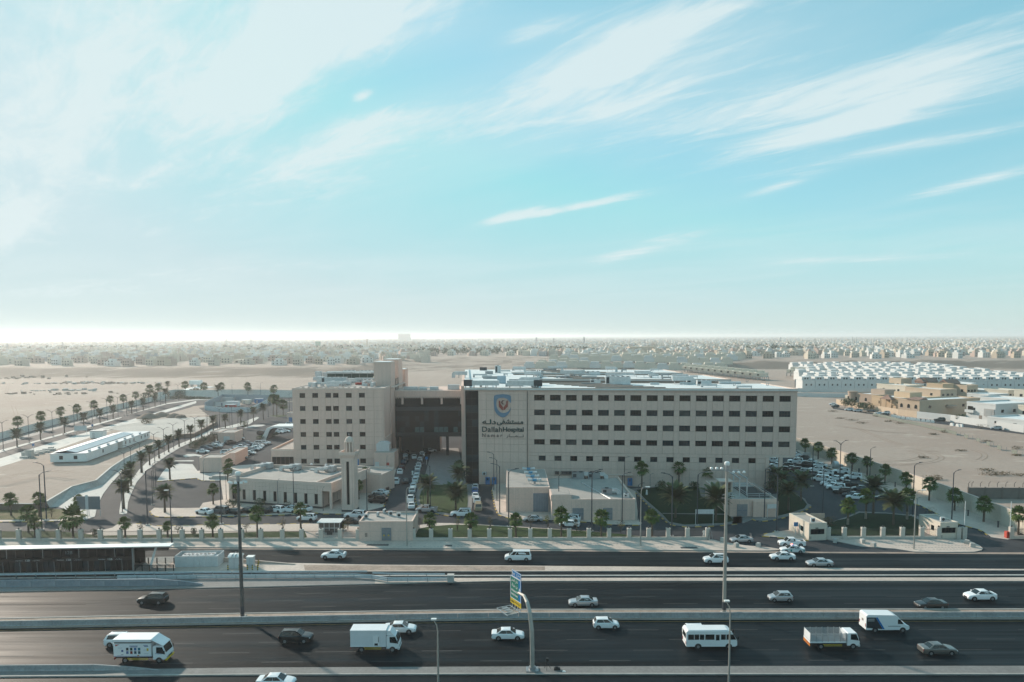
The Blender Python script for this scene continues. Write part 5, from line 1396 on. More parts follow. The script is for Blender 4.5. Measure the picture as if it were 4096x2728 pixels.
for (u0,um,u1) in ((65,104,134),(230,269,299),(395,434,463)):
 for s,ua,ub,hh,dz in (('Dirab Station',u0,u0 + 28,0.16,0.18),('12B',um,um + 18,0.34,0.1),(ar('محطة ديراب'),u1,u1 + 28,0.22,0.14)):
  xa,xb = SPx(ua,2245)[0],SPx(ub,2245)[0]; lettering(st,s,xa,-0.17,zs0 + dz,xb - xa,hh,lt_white,depth=0.02)
xa,xb = SPx(263,2210)[0],SPx(290,2210)[0]
lettering(st,'12B',xa,-0.05,SH * 0.72,xb - xa,0.6,mat('letter_grey',(0.22,0.26,0.27),0.6,var=0.0),depth=0.02)
lamp_glow = mat('lamp_glow',(0.9,0.8,0.6),0.5,var=0.0,emit=((1.0,0.82,0.55),1.6))
for ua in (13,229,359,491): MB().box(SPx(ua,2224)[0],SPx(ua + 22,2224)[0],-0.03,0.15,zs1 + 0.28,zs1 + 0.36).build('strip_light',lamp_glow,st)
MB().box(slen - 0.12,slen + 0.12,-0.2,0.3,0.02,SH).build('end_post',steel,st)
MB().tube([Vector((SPx(596,2280)[0],0.2,0.02)),Vector((SPx(622,2190)[0],0.6,SH + 0.1))],[0.16,0.2],10).build('leaning_column',white_paint,st)
# platform railings and the white cooling enclosure, cabinets, striped bollards
def railing(label,pts,h=1.1,step=1.5):
 rs = resample(pts,step); t = thing('platform_railing',label,'railing',rs[0],group='dark railings on the station platform')
 pm = MB().box(-0.07,0.07,-0.07,0.07,0,h + 0.08).mesh('railing_post',fence_iron)
 for p in rs: link('railing_post',pm,t,p - rs[0])
 mb = MB(); ribbon(mb,[p - rs[0] for p in rs],[(-0.03,0),(-0.03,0.06),(0.03,0.06),(0.03,0)],0,h); mb.build('top_rail',fence_iron,t)
 mb = MB()
 for a,b in zip(rs,rs[1:]):
  for k in range(1,10):
   p = a.lerp(b,k / 10) - rs[0]; mb.box(p.x - 0.02,p.x + 0.02,p.y - 0.02,p.y + 0.02,0.1,h)
 o = mb.build('railing_bars',fence_iron,t); tag(o,kind='stuff')
railing('dark railing along the front of the station platform end',[D(1620,1150,0.16),D(1860,1158,0.16),D(2085,1150,0.16)])
railing('dark railing along the back of the station platform end',[D(1680,1062,0.16),D(2090,1062,0.16)])
e0,e1 = W(699,2269,0.16),W(873,2266,0.16)
t = thing('cooling_enclosure','white panelled enclosure full of roof fans beside the station','enclosure',e0,math.atan2((e1 - e0).y,(e1 - e0).x))
el = (e1 - e0).length
for k in range(7): MB().box(el * k / 7 + 0.02,el * (k + 1) / 7 - 0.02,0,0.1,0,2.0).build('fence_panel',ac_white,t)
MB().box(0,0.1,0.1,3.2,0,2.1).box(el - 0.1,el,0.1,3.2,0,2.1).box(0,el,3.2,3.3,0,2.1).build('fence_panel',ac_white,t)
for k in range(4):
 u = MB().box(1.0 + k * 1.5,2.35 + k * 1.5,0.8,2.4,0.1,1.95).build('fan_unit',ac_white,t)
 for q in (-0.34,0.34): MB().cyl((1.67 + k * 1.5 + q,1.6,1.95),(1.67 + k * 1.5 + q,1.6,2.02),0.28,n=10).build('fan',ac_dark,u)
MB().box(6.9,7.6,0.9,2.0,0.1,1.7).build('control_box',galv,t)
def cabinet(label,p,w,d,h,curved=False):
 t = thing('electrical_cabinet',label,'cabinet',p)
 MB().box(0,w,0,d,0,h).build('body',ac_white,t)
 if curved:
  MB().extr_x([(-0.15,h),(-0.1,h + 0.25),(d * 0.3,h + 0.5),(d * 0.7,h + 0.5),(d + 0.1,h + 0.25),(d + 0.15,h)],-0.15,w + 0.15).build('curved_roof',white_paint,t)
  for k in (0.33,0.66): MB().box(w * k - 0.03,w * k + 0.03,-0.17,d + 0.17,h + 0.02,h + 0.54).build('roof_rib',steel,t)
 else: MB().box(-0.06,w + 0.06,-0.06,d + 0.06,h,h + 0.1).build('lid',white_paint,t)
 MB().box(w * 0.48,w * 0.5,-0.02,0,0.1,h - 0.1).build('door_gap',steel,t)
cabinet('tall white cabinet with a curved lid behind the light mast',W(916,2275,0.16),2.0,1.8,2.1,True)
cabinet('smaller white cabinet with a flat lid',W(986,2269,0.16),1.2,1.2,1.85)
def bollard_mesh():
 mb = MB()
 for k in range(5): mb.cyl((0,0,k * 0.2),(0,0,k * 0.2 + 0.2),0.11,n=8,m=k % 2)
 return mb.mesh('striped_bollard',[black_plastic,yellow_paint])
bm_ = bollard_mesh()
BL = ['left of the tall cabinet','right of the tall cabinet','left of the small cabinet','right of the small cabinet','nearest of the group beside the small cabinet','second of the group beside the small cabinet','third of the group beside the small cabinet','farthest of the group beside the small cabinet']
for lb,(u,v) in zip(BL,((912,2280),(957.5,2280),(990,2280),(1009.5,2280),(1030.5,2281),(1032,2271),(1033.5,2262),(1035,2255))):
 o = link('striped_bollard',bm_,None,W(u,v,0.16)); tag(o,'yellow and black bollard ' + lb,'bollard','striped bollards by the cabinets')
# ================================================================== boundary fence
PIL = MB().box(-0.42,0.42,-0.32,0.32,0,2.42).box(-0.47,0.47,-0.37,0.37,2.42,2.52).mesh('pillar',fence_cream)
LMP = MB().lathe([(0.10,2.52),(0.16,2.6),(0.16,2.8),(0.05,2.9)],8).mesh('pillar_lamp',ac_dark)
PN = {}
def fence_run(label,us,z=0.15,rail=True):
 pts = [W(u,h_fence(u) - 1.5) for u in us]
 t = thing('boundary_fence',label,'fence',pts[0])
 for p in pts:
  q = link('pillar',PIL,t,p - pts[0]); link('pillar_lamp',LMP,q)
 for a,b in zip(pts,pts[1:]):
  d = b - a; L = d.length - 0.8; an = math.atan2(d.y,d.x); off = a - pts[0] + d.normalized() * 0.4
  if L < 0.6: continue
  mb = MB().box(0,L,-0.2,0.2,0,0.62); mb.build('base_wall',fence_cream,t,off,an)
  k = round(L,1)
  if k not in PN:
   mb = MB()
   for i in range(int(k / 0.16) + 1): mb.box(i * 0.16 - 0.011,i * 0.16 + 0.011,-0.011,0.011,0.62,2.25)
   for zz_ in (0.75,2.0): mb.box(0,k,-0.02,0.02,zz_,zz_ + 0.05)
   PN[k] = mb.mesh('railing_panel',fence_iron)
  o = link('railing_panel',PN[k],t,off,an); o['kind'] = 'stuff'
 return t
pu = [-90,-5,77,156,236,325,403,482,562,638,730,808,884,968,1044,1130,1207,1285,1361,1433]
fence_run('cream pillared railing fence along the pavement left of the substation',pu)
pu = [1655,1725,1802,1879,1957,2040,2121,2199,2276,2355,2436,2516,2594,2672,2749,2830]
fence_run('cream pillared railing fence along the pavement from substation to gate',pu)
fence_run('cream pillared railing fence between the two guard kiosks',[3312,3376,3452,3530,3608,3685,3752])
fence_run('short cream railing fence right of the exit lane kiosk',[3832,3856])
fence_run('cream pillared railing fence at the right edge beyond the exit lane',[4044,4128,4210])
# low wall behind the left lawn
t = seg_wall('low_wall','low pale wall at the foot of the dirt lot behind the left lawn','wall',[D(-300,345),D(0,348),D(380,355),D(560,395)],5.0,[(-0.15,0),(-0.15,1.2),(0.15,1.2),(0.15,0)],fence_cream,'wall_section')
# ================================================================== tall compound walls
def panel_wall(label,pts,h,m,step=5.0,cap=True):
 rs = resample(pts,step); t = thing('compound_wall',label,'wall',rs[0])
 for a,b in zip(rs,rs[1:]):
  d = b - a; L = d.length; an = math.atan2(d.y,d.x); mb = MB()
  mb.box(0.03,L - 0.03,-0.12,0.12,0,h - 0.2); mb.build('wall_panel',m,t,a - rs[0],an)
  MB().box(-0.12,0.12,-0.2,0.2,0,h).build('wall_post',m,t,a - rs[0],an)
  if cap: MB().box(0.12,L - 0.12,-0.18,0.18,h - 0.195,h - 0.03).build('coping',stone_lt,t,a - rs[0],an)
 return t
panel_wall('tall cream boundary wall beside the right row of palms',[W(4330,2240),W(4014,2101),W(3791,2011),W(3600,1940),W(3400,1868),W(3190,1797),W(3120,1775)],4.3,wall_cream,5.2)
lw_m = mat('wall_pale',(0.64,0.61,0.57),0.88,var=0.08,scale=0.3,scale2=2,var2=0.08)
panel_wall('long pale boundary wall along the desert on the left',[A(-200,832),A(0,776),A(430,655),A(850,551),A(1290,440),A(1700,346),A(1900,300)],3.2,lw_m,6.0)
panel_wall('pale boundary wall closing the back of the compound',[A(1900,300),A(2100,262),B(0,272),B(400,262),B(800,264),B(1150,272),B(1500,285)],5.4,lw_m,6.5)
# grey shuttered construction fence
hoard = mat('hoarding_grey',(0.55,0.58,0.60),0.5,metal=0.2,var=0.08,scale=0.5)
panel_wall('grey hoarding around the construction yard',[B(105,425),B(310,448),B(660,445),B(885,330),B(885,325)],3.0,hoard,4.0,False)
panel_wall('blue grey back hoarding of the construction yard',[B(885,330),B(720,322),B(520,320),B(315,318),B(105,425)],5.0,mat('hoarding_blue',(0.28,0.33,0.37),0.5,metal=0.2,var=0.08,scale=0.5),4.5,False)
for lb,x,y,w,d,h,m in (('white site cabin inside the hoarding',230,375,12,4,2.8,ac_white),('second white site cabin inside the hoarding',365,375,14,4,2.8,white_paint),('red skip in the construction yard',405,392,6,3,1.7,red_paint),
       ('blue tank truck body in the construction yard',745,340,5,3,2.8,door_blue),('tan material stack in the construction yard',590,350,5,4,2.6,wall_cream),('round roofed white store in the construction yard',335,325,12,4,3.0,ac_white)):
 o = thing('site_store',lb,'site store',B(x,y)); MB().box(-w / 2,w / 2,0,d,0,h).build('body',m,o); MB().box(-w / 2 - 0.1,w / 2 + 0.1,-0.1,d + 0.1,h,h + 0.15).build('lid',galv,o); MB().box(-w / 4,-w / 4 + 1,-0.05,0,0.1,2.0 if h > 2.2 else h * 0.7).build('door',steel,o)
# brown block wall at the right edge with barbed wire arms
p0,p1 = J(1680,585),J(2700,590)
t = panel_wall('brown block wall with bent fence arms at the right edge',[p0,p1],3.2,mat('block_brown',(0.15,0.13,0.115),0.9,var=0.12,scale=0.6),4.2,False)
arm = MB().tube([(0,0,3.2),(0,0,4.1),(0.45,0,4.6)],0.06,6).mesh('fence_arm',frame_dark)
for k,x in enumerate(range(1620,2500,102)):
 f = (x - 1680) / (2700 - 1680); q = p0.lerp(p1,max(0,f)); link('fence_arm',arm,t,q - p0)
# ================================================================== light masts, lamps, sign gantry
def mast(label,base,h,r,headm,kind):
 t = thing('light_mast',label,'light mast',base)
 MB().cyl((0,0,0),(0,0,h),r,r * 0.62,n=12).build('pole',pole_grey if kind == 0 else pole_light,t)
 MB().box(-r * 1.6,r * 1.6,-r * 1.6,r * 1.6,0,0.12).build('base_plate',concrete,t)
 MB().cyl((0,0,0.5),(0,0,1.7),r * 1.04,n=12).build('hatch_sleeve',pole_dark,t)
 MB().lathe([(0.32,h + 0.1),(0.42,h + 0.3),(0.40,h + 0.6),(0.28,h + 0.72),(0.08,h + 0.75)],14).build('head_cap',lamp_white,t)
 MB().cyl((0,0,h - 0.8),(0,0,h + 0.2),0.24,n=10).build('head_neck',steel,t)
 lm = MB().lathe([(0.05,-0.05),(0.25,0.0),(0.24,0.16),(0.16,0.27),(0.05,0.3)],10).mesh('flood_light',headm)
 if kind == 0: pos = [(-1.25,-0.2),(-0.75,-0.75),(0.0,-0.95),(0.75,-0.75),(1.25,-0.2),(0.6,0.6),(-0.6,0.6)]
 else: pos = [(-2.3,0.2),(-1.5,0.2),(-0.75,0.1),(0.9,-0.3),(1.7,-0.3),(2.5,-0.3)]
 for x,y in pos:
  o = link('flood_light',lm,t,(x,y,h - 0.95 + (0.5 if (kind == 1 and x < 0) else 0)))
 MB().box(-1.3 if kind == 0 else -2.4,1.3 if kind == 0 else 2.6,-0.06,0.06,h - 0.62,h - 0.5).box(-0.06,0.06,-0.95,0.6,h - 0.76,h - 0.63).build('head_frame',steel,t)
 return t
mast('tall grey light mast on the median left of the substation',W(970,2466,0.2),21.8,0.30,lamp_white,0)
mast('tall tan light mast on the median in front of the pump building',W(2896,2450,0.2),22.9,0.30,lamp_white,1)
def street_lamp(label,base,h,reach,side=1,m=None,curved=True,group=None,tilt=0.25):
 t = thing('street_lamp',label,'street lamp',base,group=group)
 m = m or pole_light
 pts = [Vector((0,0,0)),Vector((0,0,h * 0.5)),Vector((0,0,h * 0.86))]
 for k in range(1,6):
  a = math.pi / 2 * k / 5; pts.append(Vector((side * reach * 0.35 * (1 - math.cos(a)),0,h * 0.86 + h * 0.13 * math.sin(a))))
 pts.append(Vector((side * reach,0,h)))
 MB().tube(pts,[0.13,0.11,0.08] + [0.06] * 6,8).build('pole',m,t)
 MB().cyl((0,0,0),(0,0,1.4),0.16,n=8).build('base_sleeve',m,t)
 MB().box(min(side * reach,side * (reach + 0.9)),max(side * reach,side * (reach + 0.9)),-0.16,0.16,h - 0.07,h + 0.09).build('lamp_head',lamp_white,t)
 return t
street_lamp('thin street lamp on the pavement right of the substation door',W(1628,2183,0.15),12.2,0.9,1)
street_lamp('thin street lamp on the pavement below the garden palms',W(2562,2183,0.15),12.2,0.9,1)
street_lamp('thin street lamp on the gate island pavement',W(3655,2196,0.15),12.0,1.0,1)
street_lamp('plain dark pole standing behind the left end of the station roof',W(688,2178,0.15),11.4,0.25,-1,m=pole_dark)
def near_lamp(label,u,vtop,base_y,side,h):
 p = WY(u,vtop,base_y); b = Vector((p.x,p.y,0))
 t = thing('street_lamp',label,'street lamp',b)
 hh = p.z
 MB().tube([(0,0,0),(0,0,hh * 0.55),(0,0,hh - 1.6),(side * 0.12,0,hh - 0.8),(side * 0.5,0,hh - 0.15)],[0.14,0.11,0.08,0.07,0.06],8).build('pole',pole_light,t)
 MB().box(-0.32 + side * 0.45,0.32 + side * 0.45,-0.2,0.2,hh - 0.12,hh + 0.03).build('lamp_head',lamp_white,t)
near_lamp('near street lamp at the bottom edge left of the sign post',1750,2475,84.0,-1,10)
near_lamp('near street lamp at the bottom edge in front of the minibus',2922,2402,84.0,-1,12)
# road sign on its curved arm
sb = W(2129,2680,0.14)
t = thing('sign_gantry','curved tan cantilever post carrying the road sign over the highway','sign post',sb)
ptop = WY(2075,2372,sb.y + 4.6)
arm_pts = [Vector((0,0,0))]
w2 = [(2129,2600,0.0),(2127,2520,0.15),(2119,2450,0.6),(2109,2410,1.4),(2097,2384,2.6)]
for u,v,dy in w2: arm_pts.append(WY(u,v,sb.y + dy) - sb)
arm_pts.append(ptop - sb)
MB().tube(arm_pts,[0.30,0.30,0.29,0.27,0.25,0.22,0.18],12).build('arm',pole_light,t)
MB().box(-0.8,0.8,-0.7,0.7,0,0.15).build('base_plate',steel,t)
MB().cyl((0,0,0.15),(0,0,0.5),0.45,n=10).build('flange',steel,t)
# panel: seen at a slant, its face turned to the left
def sp(u,v,y): return WY(u,v,y)
pr_b,pr_t = sp(2085,2436,sb.y + 4.2),sp(2083,2306,sb.y + 4.2)     # right edge, bottom and top
hgt = pr_t.z - pr_b.z
# find the left edge: same heights, farther away
yl = sb.y + 4.2
for k in range(400):
 q = sp(2041.5,2279,yl)
 if q.z <= pr_t.z: break
 yl += 0.05
yl = sb.y + 4.2
best = None
for k in range(0,160):
 y = sb.y + 4.2 + k * 0.06
 q = sp(2041.5,2281,y)
 e = abs(q.z - (pr_t.z + 0.0))
 if best is None or e < best[0]: best = (e,y,q)
pl_t = best[2]
vx = (pl_t - pr_t); vx.z = 0
slen_ = vx.length
srz_ = math.atan2(-vx.y,-vx.x)          # local +x runs from the left edge to the right edge
rs = thing('road_sign','green and blue exit road sign with a yellow strip and white lettering','road sign',Vector((pl_t.x,pl_t.y,pr_b.z)),srz_)
sgreen = mat('sign_board_green',(0.0,0.17,0.115),0.5,var=0.0)
sblue = mat('sign_board_blue',(0.0,0.16,0.42),0.5,var=0.0)
Hs = hgt
MB().box(0,slen_,0,0.08,Hs * 0.17,Hs * 0.86).build('board',sblue,rs)
def rim(x0,x1,z0,z1,w=0.07,y=-0.02):
 MB().box(x0,x1,y,y + 0.02,z0,z0 + w).box(x0,x1,y,y + 0.02,z1 - w,z1).box(x0,x0 + w,y,y + 0.02,z0 + w,z1 - w).box(x1 - w,x1,y,y + 0.02,z0 + w,z1 - w).build('border',white_paint,rs)
rim(0,slen_,Hs * 0.17,Hs * 0.86)
MB().box(slen_ * 0.05,slen_ * 0.78,-0.012,-0.001,Hs * 0.20,Hs * 0.83).build('green_field',sgreen,rs)
MB().box(slen_ * 0.16,slen_,0,0.08,Hs * 0.865,Hs * 1.06).build('exit_plate',sblue,rs); rim(slen_ * 0.16,slen_,Hs * 0.865,Hs * 1.06)
MB().box(0,slen_,0,0.08,0,Hs * 0.165).build('yellow_plate',yellow_paint,rs)
lw = white_paint
lettering(rs,'Exit',slen_ * 0.2,-0.013,Hs * 0.92,slen_ * 0.25,Hs * 0.09,lw,depth=0.01)
lettering(rs,ar('مخرج'),slen_ * 0.6,-0.013,Hs * 0.905,slen_ * 0.34,Hs * 0.11,lw,depth=0.01)
lettering(rs,ar('شارع المثنى'),slen_ * 0.10,-0.026,Hs * 0.68,slen_ * 0.62,Hs * 0.12,lw,depth=0.01,bold=0.02)
lettering(rs,ar('بن حارثة'),slen_ * 0.16,-0.026,Hs * 0.53,slen_ * 0.54,Hs * 0.12,lw,depth=0.01,bold=0.02)
lettering(rs,'Al Muthanna Bin',slen_ * 0.09,-0.026,Hs * 0.40,slen_ * 0.64,Hs * 0.075,lw,depth=0.01,bold=0.02)
lettering(rs,'Harithah Street',slen_ * 0.09,-0.026,Hs * 0.28,slen_ * 0.64,Hs * 0.075,lw,depth=0.01,bold=0.02)
MB().extr_y([(slen_ * 0.865,Hs * 0.42),(slen_ * 0.905,Hs * 0.42),(slen_ * 0.905,Hs * 0.54),(slen_ * 0.95,Hs * 0.54),(slen_ * 0.885,Hs * 0.62),(slen_ * 0.82,Hs * 0.54),(slen_ * 0.865,Hs * 0.54)],-0.02,-0.005).build('arrow',lw,rs)
lettering(rs,ar('حراج السيارات'),slen_ * 0.42,-0.012,Hs * 0.045,slen_ * 0.52,Hs * 0.085,black_plastic,depth=0.01)
lettering(rs,'Car Market',slen_ * 0.05,-0.012,Hs * 0.05,slen_ * 0.32,Hs * 0.06,black_plastic,depth=0.01)
wk = thing('sign_walkway','grey steel grating walkway under the road sign','walkway',Vector((pl_t.x,pl_t.y,pr_b.z - 0.55)),srz_)
for y in (-2.1,-1.4,-0.75,-0.05): MB().box(-0.1,slen_ + 0.1,y,y + 0.09,0,0.09).build('beam',galv,wk)
for k in range(5): MB().box(slen_ * k / 4 - 0.04,slen_ * k / 4 + 0.04,-2.1,0.0,0.092,0.14).build('crossbar',galv,wk)
for k in range(4): MB().box(slen_ * k / 4 + 0.1,slen_ * (k + 1) / 4 - 0.1,-1.38,-0.75,0.04,0.09).build('grating',steel,wk)
for k in range(4): MB().box(slen_ * (k + 0.4) / 4,slen_ * (k + 0.4) / 4 + 0.07,0.1,0.17,0.0,0.9).build('hanger',galv,wk)
# tripod left on the shoulder
tp = W(2189,2676,0.14)
t = thing('camera_tripod','black tripod with a survey camera on the near shoulder','tripod',tp)
for a in (0.3,2.4,4.5): MB().cyl((0.45 * math.cos(a),0.45 * math.sin(a),0),(0,0,1.1),0.03,n=5).build('leg',black_plastic,t)
MB().box(-0.16,0.16,-0.14,0.14,1.1,1.45).cyl((0.1,-0.2,1.28),(0.1,-0.14,1.28),0.09,n=8).build('camera_body',black_plastic,t)
o = MB().box(-0.45,0.35,-0.2,0.2,0,0.28).box(-0.3,0.1,-0.12,0.12,0.28,0.4).build('equipment_case',black_plastic,None,tp + Vector((1.3,-0.2,0))); tag(o,'black equipment case lying beside the tripod','case')
o = MB().box(-0.2,0.2,-0.15,0.15,0,0.05).box(-0.1,0.1,-0.1,0.1,0.05,0.1).build('white_bag',white_paint,None,tp + Vector((2.1,-0.7,0))); tag(o,'small white bag next to the equipment case','bag')
# double armed lamps of the left roads and single lamps of the yards
ARM2 = MB()
for s in (-1,1):
 ARM2.tube([(0,0,9.2),(s * 0.35,0,9.6),(s * 1.1,0,10.05),(s * 1.9,0,10.2)],[0.09,0.07,0.055,0.04],6)
 ARM2.box(min(s * 1.2,s * 2.1),max(s * 1.2,s * 2.1),-0.10,0.10,10.14,10.22)
LM_POLE = MB().cyl((0,0,0),(0,0,9.4),0.11,0.075,n=8).mesh('pole',pole_dark)
LM_BASE = MB().box(-0.3,0.3,-0.3,0.3,0,0.25).mesh('base',concrete)
LM_ARM2 = ARM2.mesh('lamp_arms',pole_dark)
a1 = MB().tube([(0,0,8.9),(0.1,0,9.4),(0.5,0,9.7),(1.7,0,9.9)],[0.07,0.06,0.05,0.04],6).box(1.1,1.75,-0.10,0.10,9.86,9.94)
LM_ARM1 = a1.mesh('lamp_arm',pole_dark)
def yard_lamp(label,p,h,kind,rz,group):
 t = thing('lamp_post',label,'lamp post',p,rz,group=group); s = h / 10.0
 t.scale = (s,s,s)
 link('pole',LM_POLE,t); link('base',LM_BASE,t); link('lamp_arms' if kind == 2 else 'lamp_arm',LM_ARM2 if kind == 2 else LM_ARM1,t)
 return t
far_rd = [(42,912),(352,820),(637,740),(895,665),(1110,605),(1290,548),(1420,512),(1523,483),(1642,447),(1790,405),(1928,362),(2142,315)]
for i,(x,y) in enumerate(far_rd):
 yard_lamp(nth(i) + ' twin armed lamp from the left on the far palm median',A(x,y),11.5,2,0.15,'twin lamps of the far road')
acc = [(1470,1655,10.5),(1690,1175,10),(1856,1035,10),(1972,958,10),(2085,892,10),(2222,828,10),(2345,790,10)]
for i,(x,y,h) in enumerate(acc):
 yard_lamp(nth(i) + ' twin armed lamp from the near end of the curved road median',A(x,y),h,2,0.1,'twin lamps of the curved road')
acc2 = [(1500,1280,9),(1580,1240,10),(1834,1560,9.5),(1850,1450,9.5),(1872,1365,9.5)]
for i,(x,y,h) in enumerate(acc2):
 yard_lamp(('lamp leaning over the curved road beside the first palms','twin lamp behind the first curved road palms','near lamp of the three at the mosque parking corner','middle lamp of the three at the mosque parking corner','far lamp of the three at the mosque parking corner')[i],A(x,y),h,2 if i < 2 else 1,0.2,'lamps at the curved road')
bl = [(125,690),(140,740),(258,725),(283,670),(407,675),(432,630),(505,680),(617,632),(628,572),(865,515),(980,470),(1122,495),(432,265),(775,265),(1118,405)]
for i,(x,y) in enumerate(bl):
 yard_lamp(nth(i) + ' dark lamp post from the left between gatehouse and roundabout',B(x,y),10.5 if i % 2 else 9.5,2 if i in (0,3,5,6,8,10) else 1,0.1,'lamps of the back parking')
singles = [(D,560,548,14.0,'left lamp post of the two by the left lawn',3.1),(D,505,668,13.5,'front lamp post of the two by the left lawn',0.4),(D,1773,610,13.5,'dark lamp post on the separator by the curved road mouth',0.3),
           (E,305,893,13.0,'dark lamp post on the kerb in front of the grey parked car',0.3),(E,1175,778,11.5,'dark lamp post in front of the mosque wall',1.4),(E,982,680,7.0,'short lamp post against the mosque wall',1.4),(E,90,375,6.5,'short lamp post beside the plant room',1.5),
           (E,362,600,7.0,'short lamp post at the mosque left corner',1.5),(E,705,165,5.0,'short lamp post at the parking exit',1.5),(E,2050,755,11.0,'dark lamp post right of the minaret',1.5),(E,2290,280,5.5,'short post with red sign right of the service room',1.5),(E,1525,735,6.0,'short lamp post under the mosque porch',1.5),
           (F,1215,490,11.0,'left lamp post of the pair before the blue door cabins',3.0),(F,1253,610,11.5,'right lamp post of the pair before the blue door cabins',3.0),(F,1287,770,12.5,'dark lamp post at the left wall of the tall utility building',3.0),(F,1395,930,13.5,'dark lamp post by the lawn left of the utility gate',0.2),
           (F,1995,800,10.5,'dark lamp post between the two utility building parts',0.3),(F,455,735,12.0,'dark lamp post in the palm island',2.9),(F,370,660,6.0,'short lamp post in the palm island',2.9),
           (G,35,985,14.0,'dark lamp post behind the fence left of the fan palm',0.2),(G,400,885,12.0,'dark lamp post before the louvred door',0.2),(G,280,330,9.0,'lamp post against the hospital base left of the utility roof',0.1),(G,425,455,9.0,'lamp post beside the blue steel door',0.1),
           (G,590,850,9.0,'dark lamp post at the right end of the utility building',0.2),(G,995,1045,14.0,'dark lamp post behind the fence before the garden',3.0),(G,1300,910,12.5,'dark lamp post on the garden kerb',0.1),(G,2105,828,12.5,'dark lamp post before the pump building wall',0.2),(G,2252,990,13.5,'dark lamp post on the kiosk pavement',3.0),(G,735,520,5.5,'short lamp post in the garden',0.2)]
for fn,x,y,h,lb,rz in singles: yard_lamp(lb,fn(x,y),h,1,rz,'single lamps in the yards')
hl_ = [(325,620,12.5,0.2),(655,590,12.5,2),(450,970,12.0,1),(785,735,9.0,1),(1015,570,10.5,1),(1530,975,13.0,1),(2000,1030,12.0,1),(1580,1000,5.0,1)]
for i,(x,y,h,k) in enumerate(hl_): yard_lamp(nth(i) + ' dark lamp post from the left in the right hand car park',HH(x,y),h,2 if i == 1 else 1,0.3,'lamps of the right car park')
# low bollard lights along the right pavement, barrier gates, rocks, signs
bl_m = MB().cyl((0,0,0),(0,0,0.95),0.12,n=8).cyl((0,0,0.95),(0,0,1.05),0.17,n=8).mesh('bollard_light',pole_dark)
for i,(x,y) in enumerate(((375,275),(572,350),(808,443),(1683,790),(2043,928),(480,315 - 60),(885,455 - 0))):
 fn = J if i < 5 else HH
 o = link('bollard_light',bl_m,None,fn(x,y,0.13)); o.scale = (1.3,1.3,1.35)
 tag(o,nth(i) + ' dark bollard light along the wall pavement','bollard','bollard lights on the right pavement')
for lb,(x,y),h in (('left red barrier gate with its white arm raised',(1607,1052),8.0),('right red barrier gate with its white arm raised',(2153,1058),8.0)):
 t = thing('barrier_gate',lb,'barrier gate',J(x,y,0.02)); MB().box(-0.4,0.4,-0.4,0.4,0,1.5).build('housing',red_paint,t); MB().box(-0.06 + 0.2,0.06 + 0.2,-0.45,-0.40,1.2,h).build('arm',white_paint,t)
rk = MB().box(-0.45,0.45,-0.35,0.35,0,0.75).box(-0.40,0.40,-0.3,0.3,0.75,0.82).mesh('concrete_block',concrete)
for i,(u,v) in enumerate(((2891,2166),(2945,2187),(3033,2187),(3339,2170),(3450,2171),(3493,2186),(3868,2175),(3890,2188))):
 o = link('concrete_block',rk,None,W(u,v,0.15),i * 0.4); tag(o,nth(i) + ' small concrete block from the left guarding the pavement by the gate','block','concrete blocks at the gate')
def board(label,p,w,h,z,m,rz=0.0,legs=2,name='notice_board'):
 t = thing(name,label,'sign',p,rz)
 MB().box(-w / 2,w / 2,-0.05,0.05,z,z + h).build('panel',m,t)
 for k in range(legs): x = (-w / 2 + 0.1 + (w - 0.2) * k / max(1,legs - 1)) if legs > 1 else 0; MB().box(x - 0.06,x + 0.06,0.06,0.14,0,z + h).build('post',ac_white,t)
 return t
grey_b = mat('board_grey',(0.13,0.16,0.18),0.5,var=0.05,scale=1)
board('large grey road board on the curved road pavement',D(1068,492,0.14),5.6,3.2,1.6,grey_b,0.0,3)
board('thin white board edge beside the large grey road board',D(1050,520,0.14),0.6,3.4,2.2,ac_white,0.5,1)
board('white notice board on the far road strip',A(970,715),5.0,2.2,1.8,ac_white,0.2)
board('white direction board before the garden lawn',G(1388,900,0.12),4.2,1.0,2.6,ac_white)
board('white direction board beside the pump building',G(2197,812,0.12),2.4,1.0,2.2,ac_white,0.15)
for lb,p,m in (('small blue road sign on the far strip',A(1110,665),door_blue),('small blue sign beside the block stacks',A(402,910),door_blue),('blue and red traffic signs beside the avenue queue',C(410,1080),door_blue),('small blue sign on the left guard kiosk pavement',HH(128,1200),door_blue),('green square sign by the right car park',HH(640,330),sgreen),('round white speed sign on the right pavement',HH(1488,700),ac_white)):
 board(lb,p,0.9,0.9,1.9,m,0,1,'traffic_sign')
o = board('red no entry sign by the ramp wall',E(2300,275),0.9,0.9,2.4,red_paint,0,1,'traffic_sign')
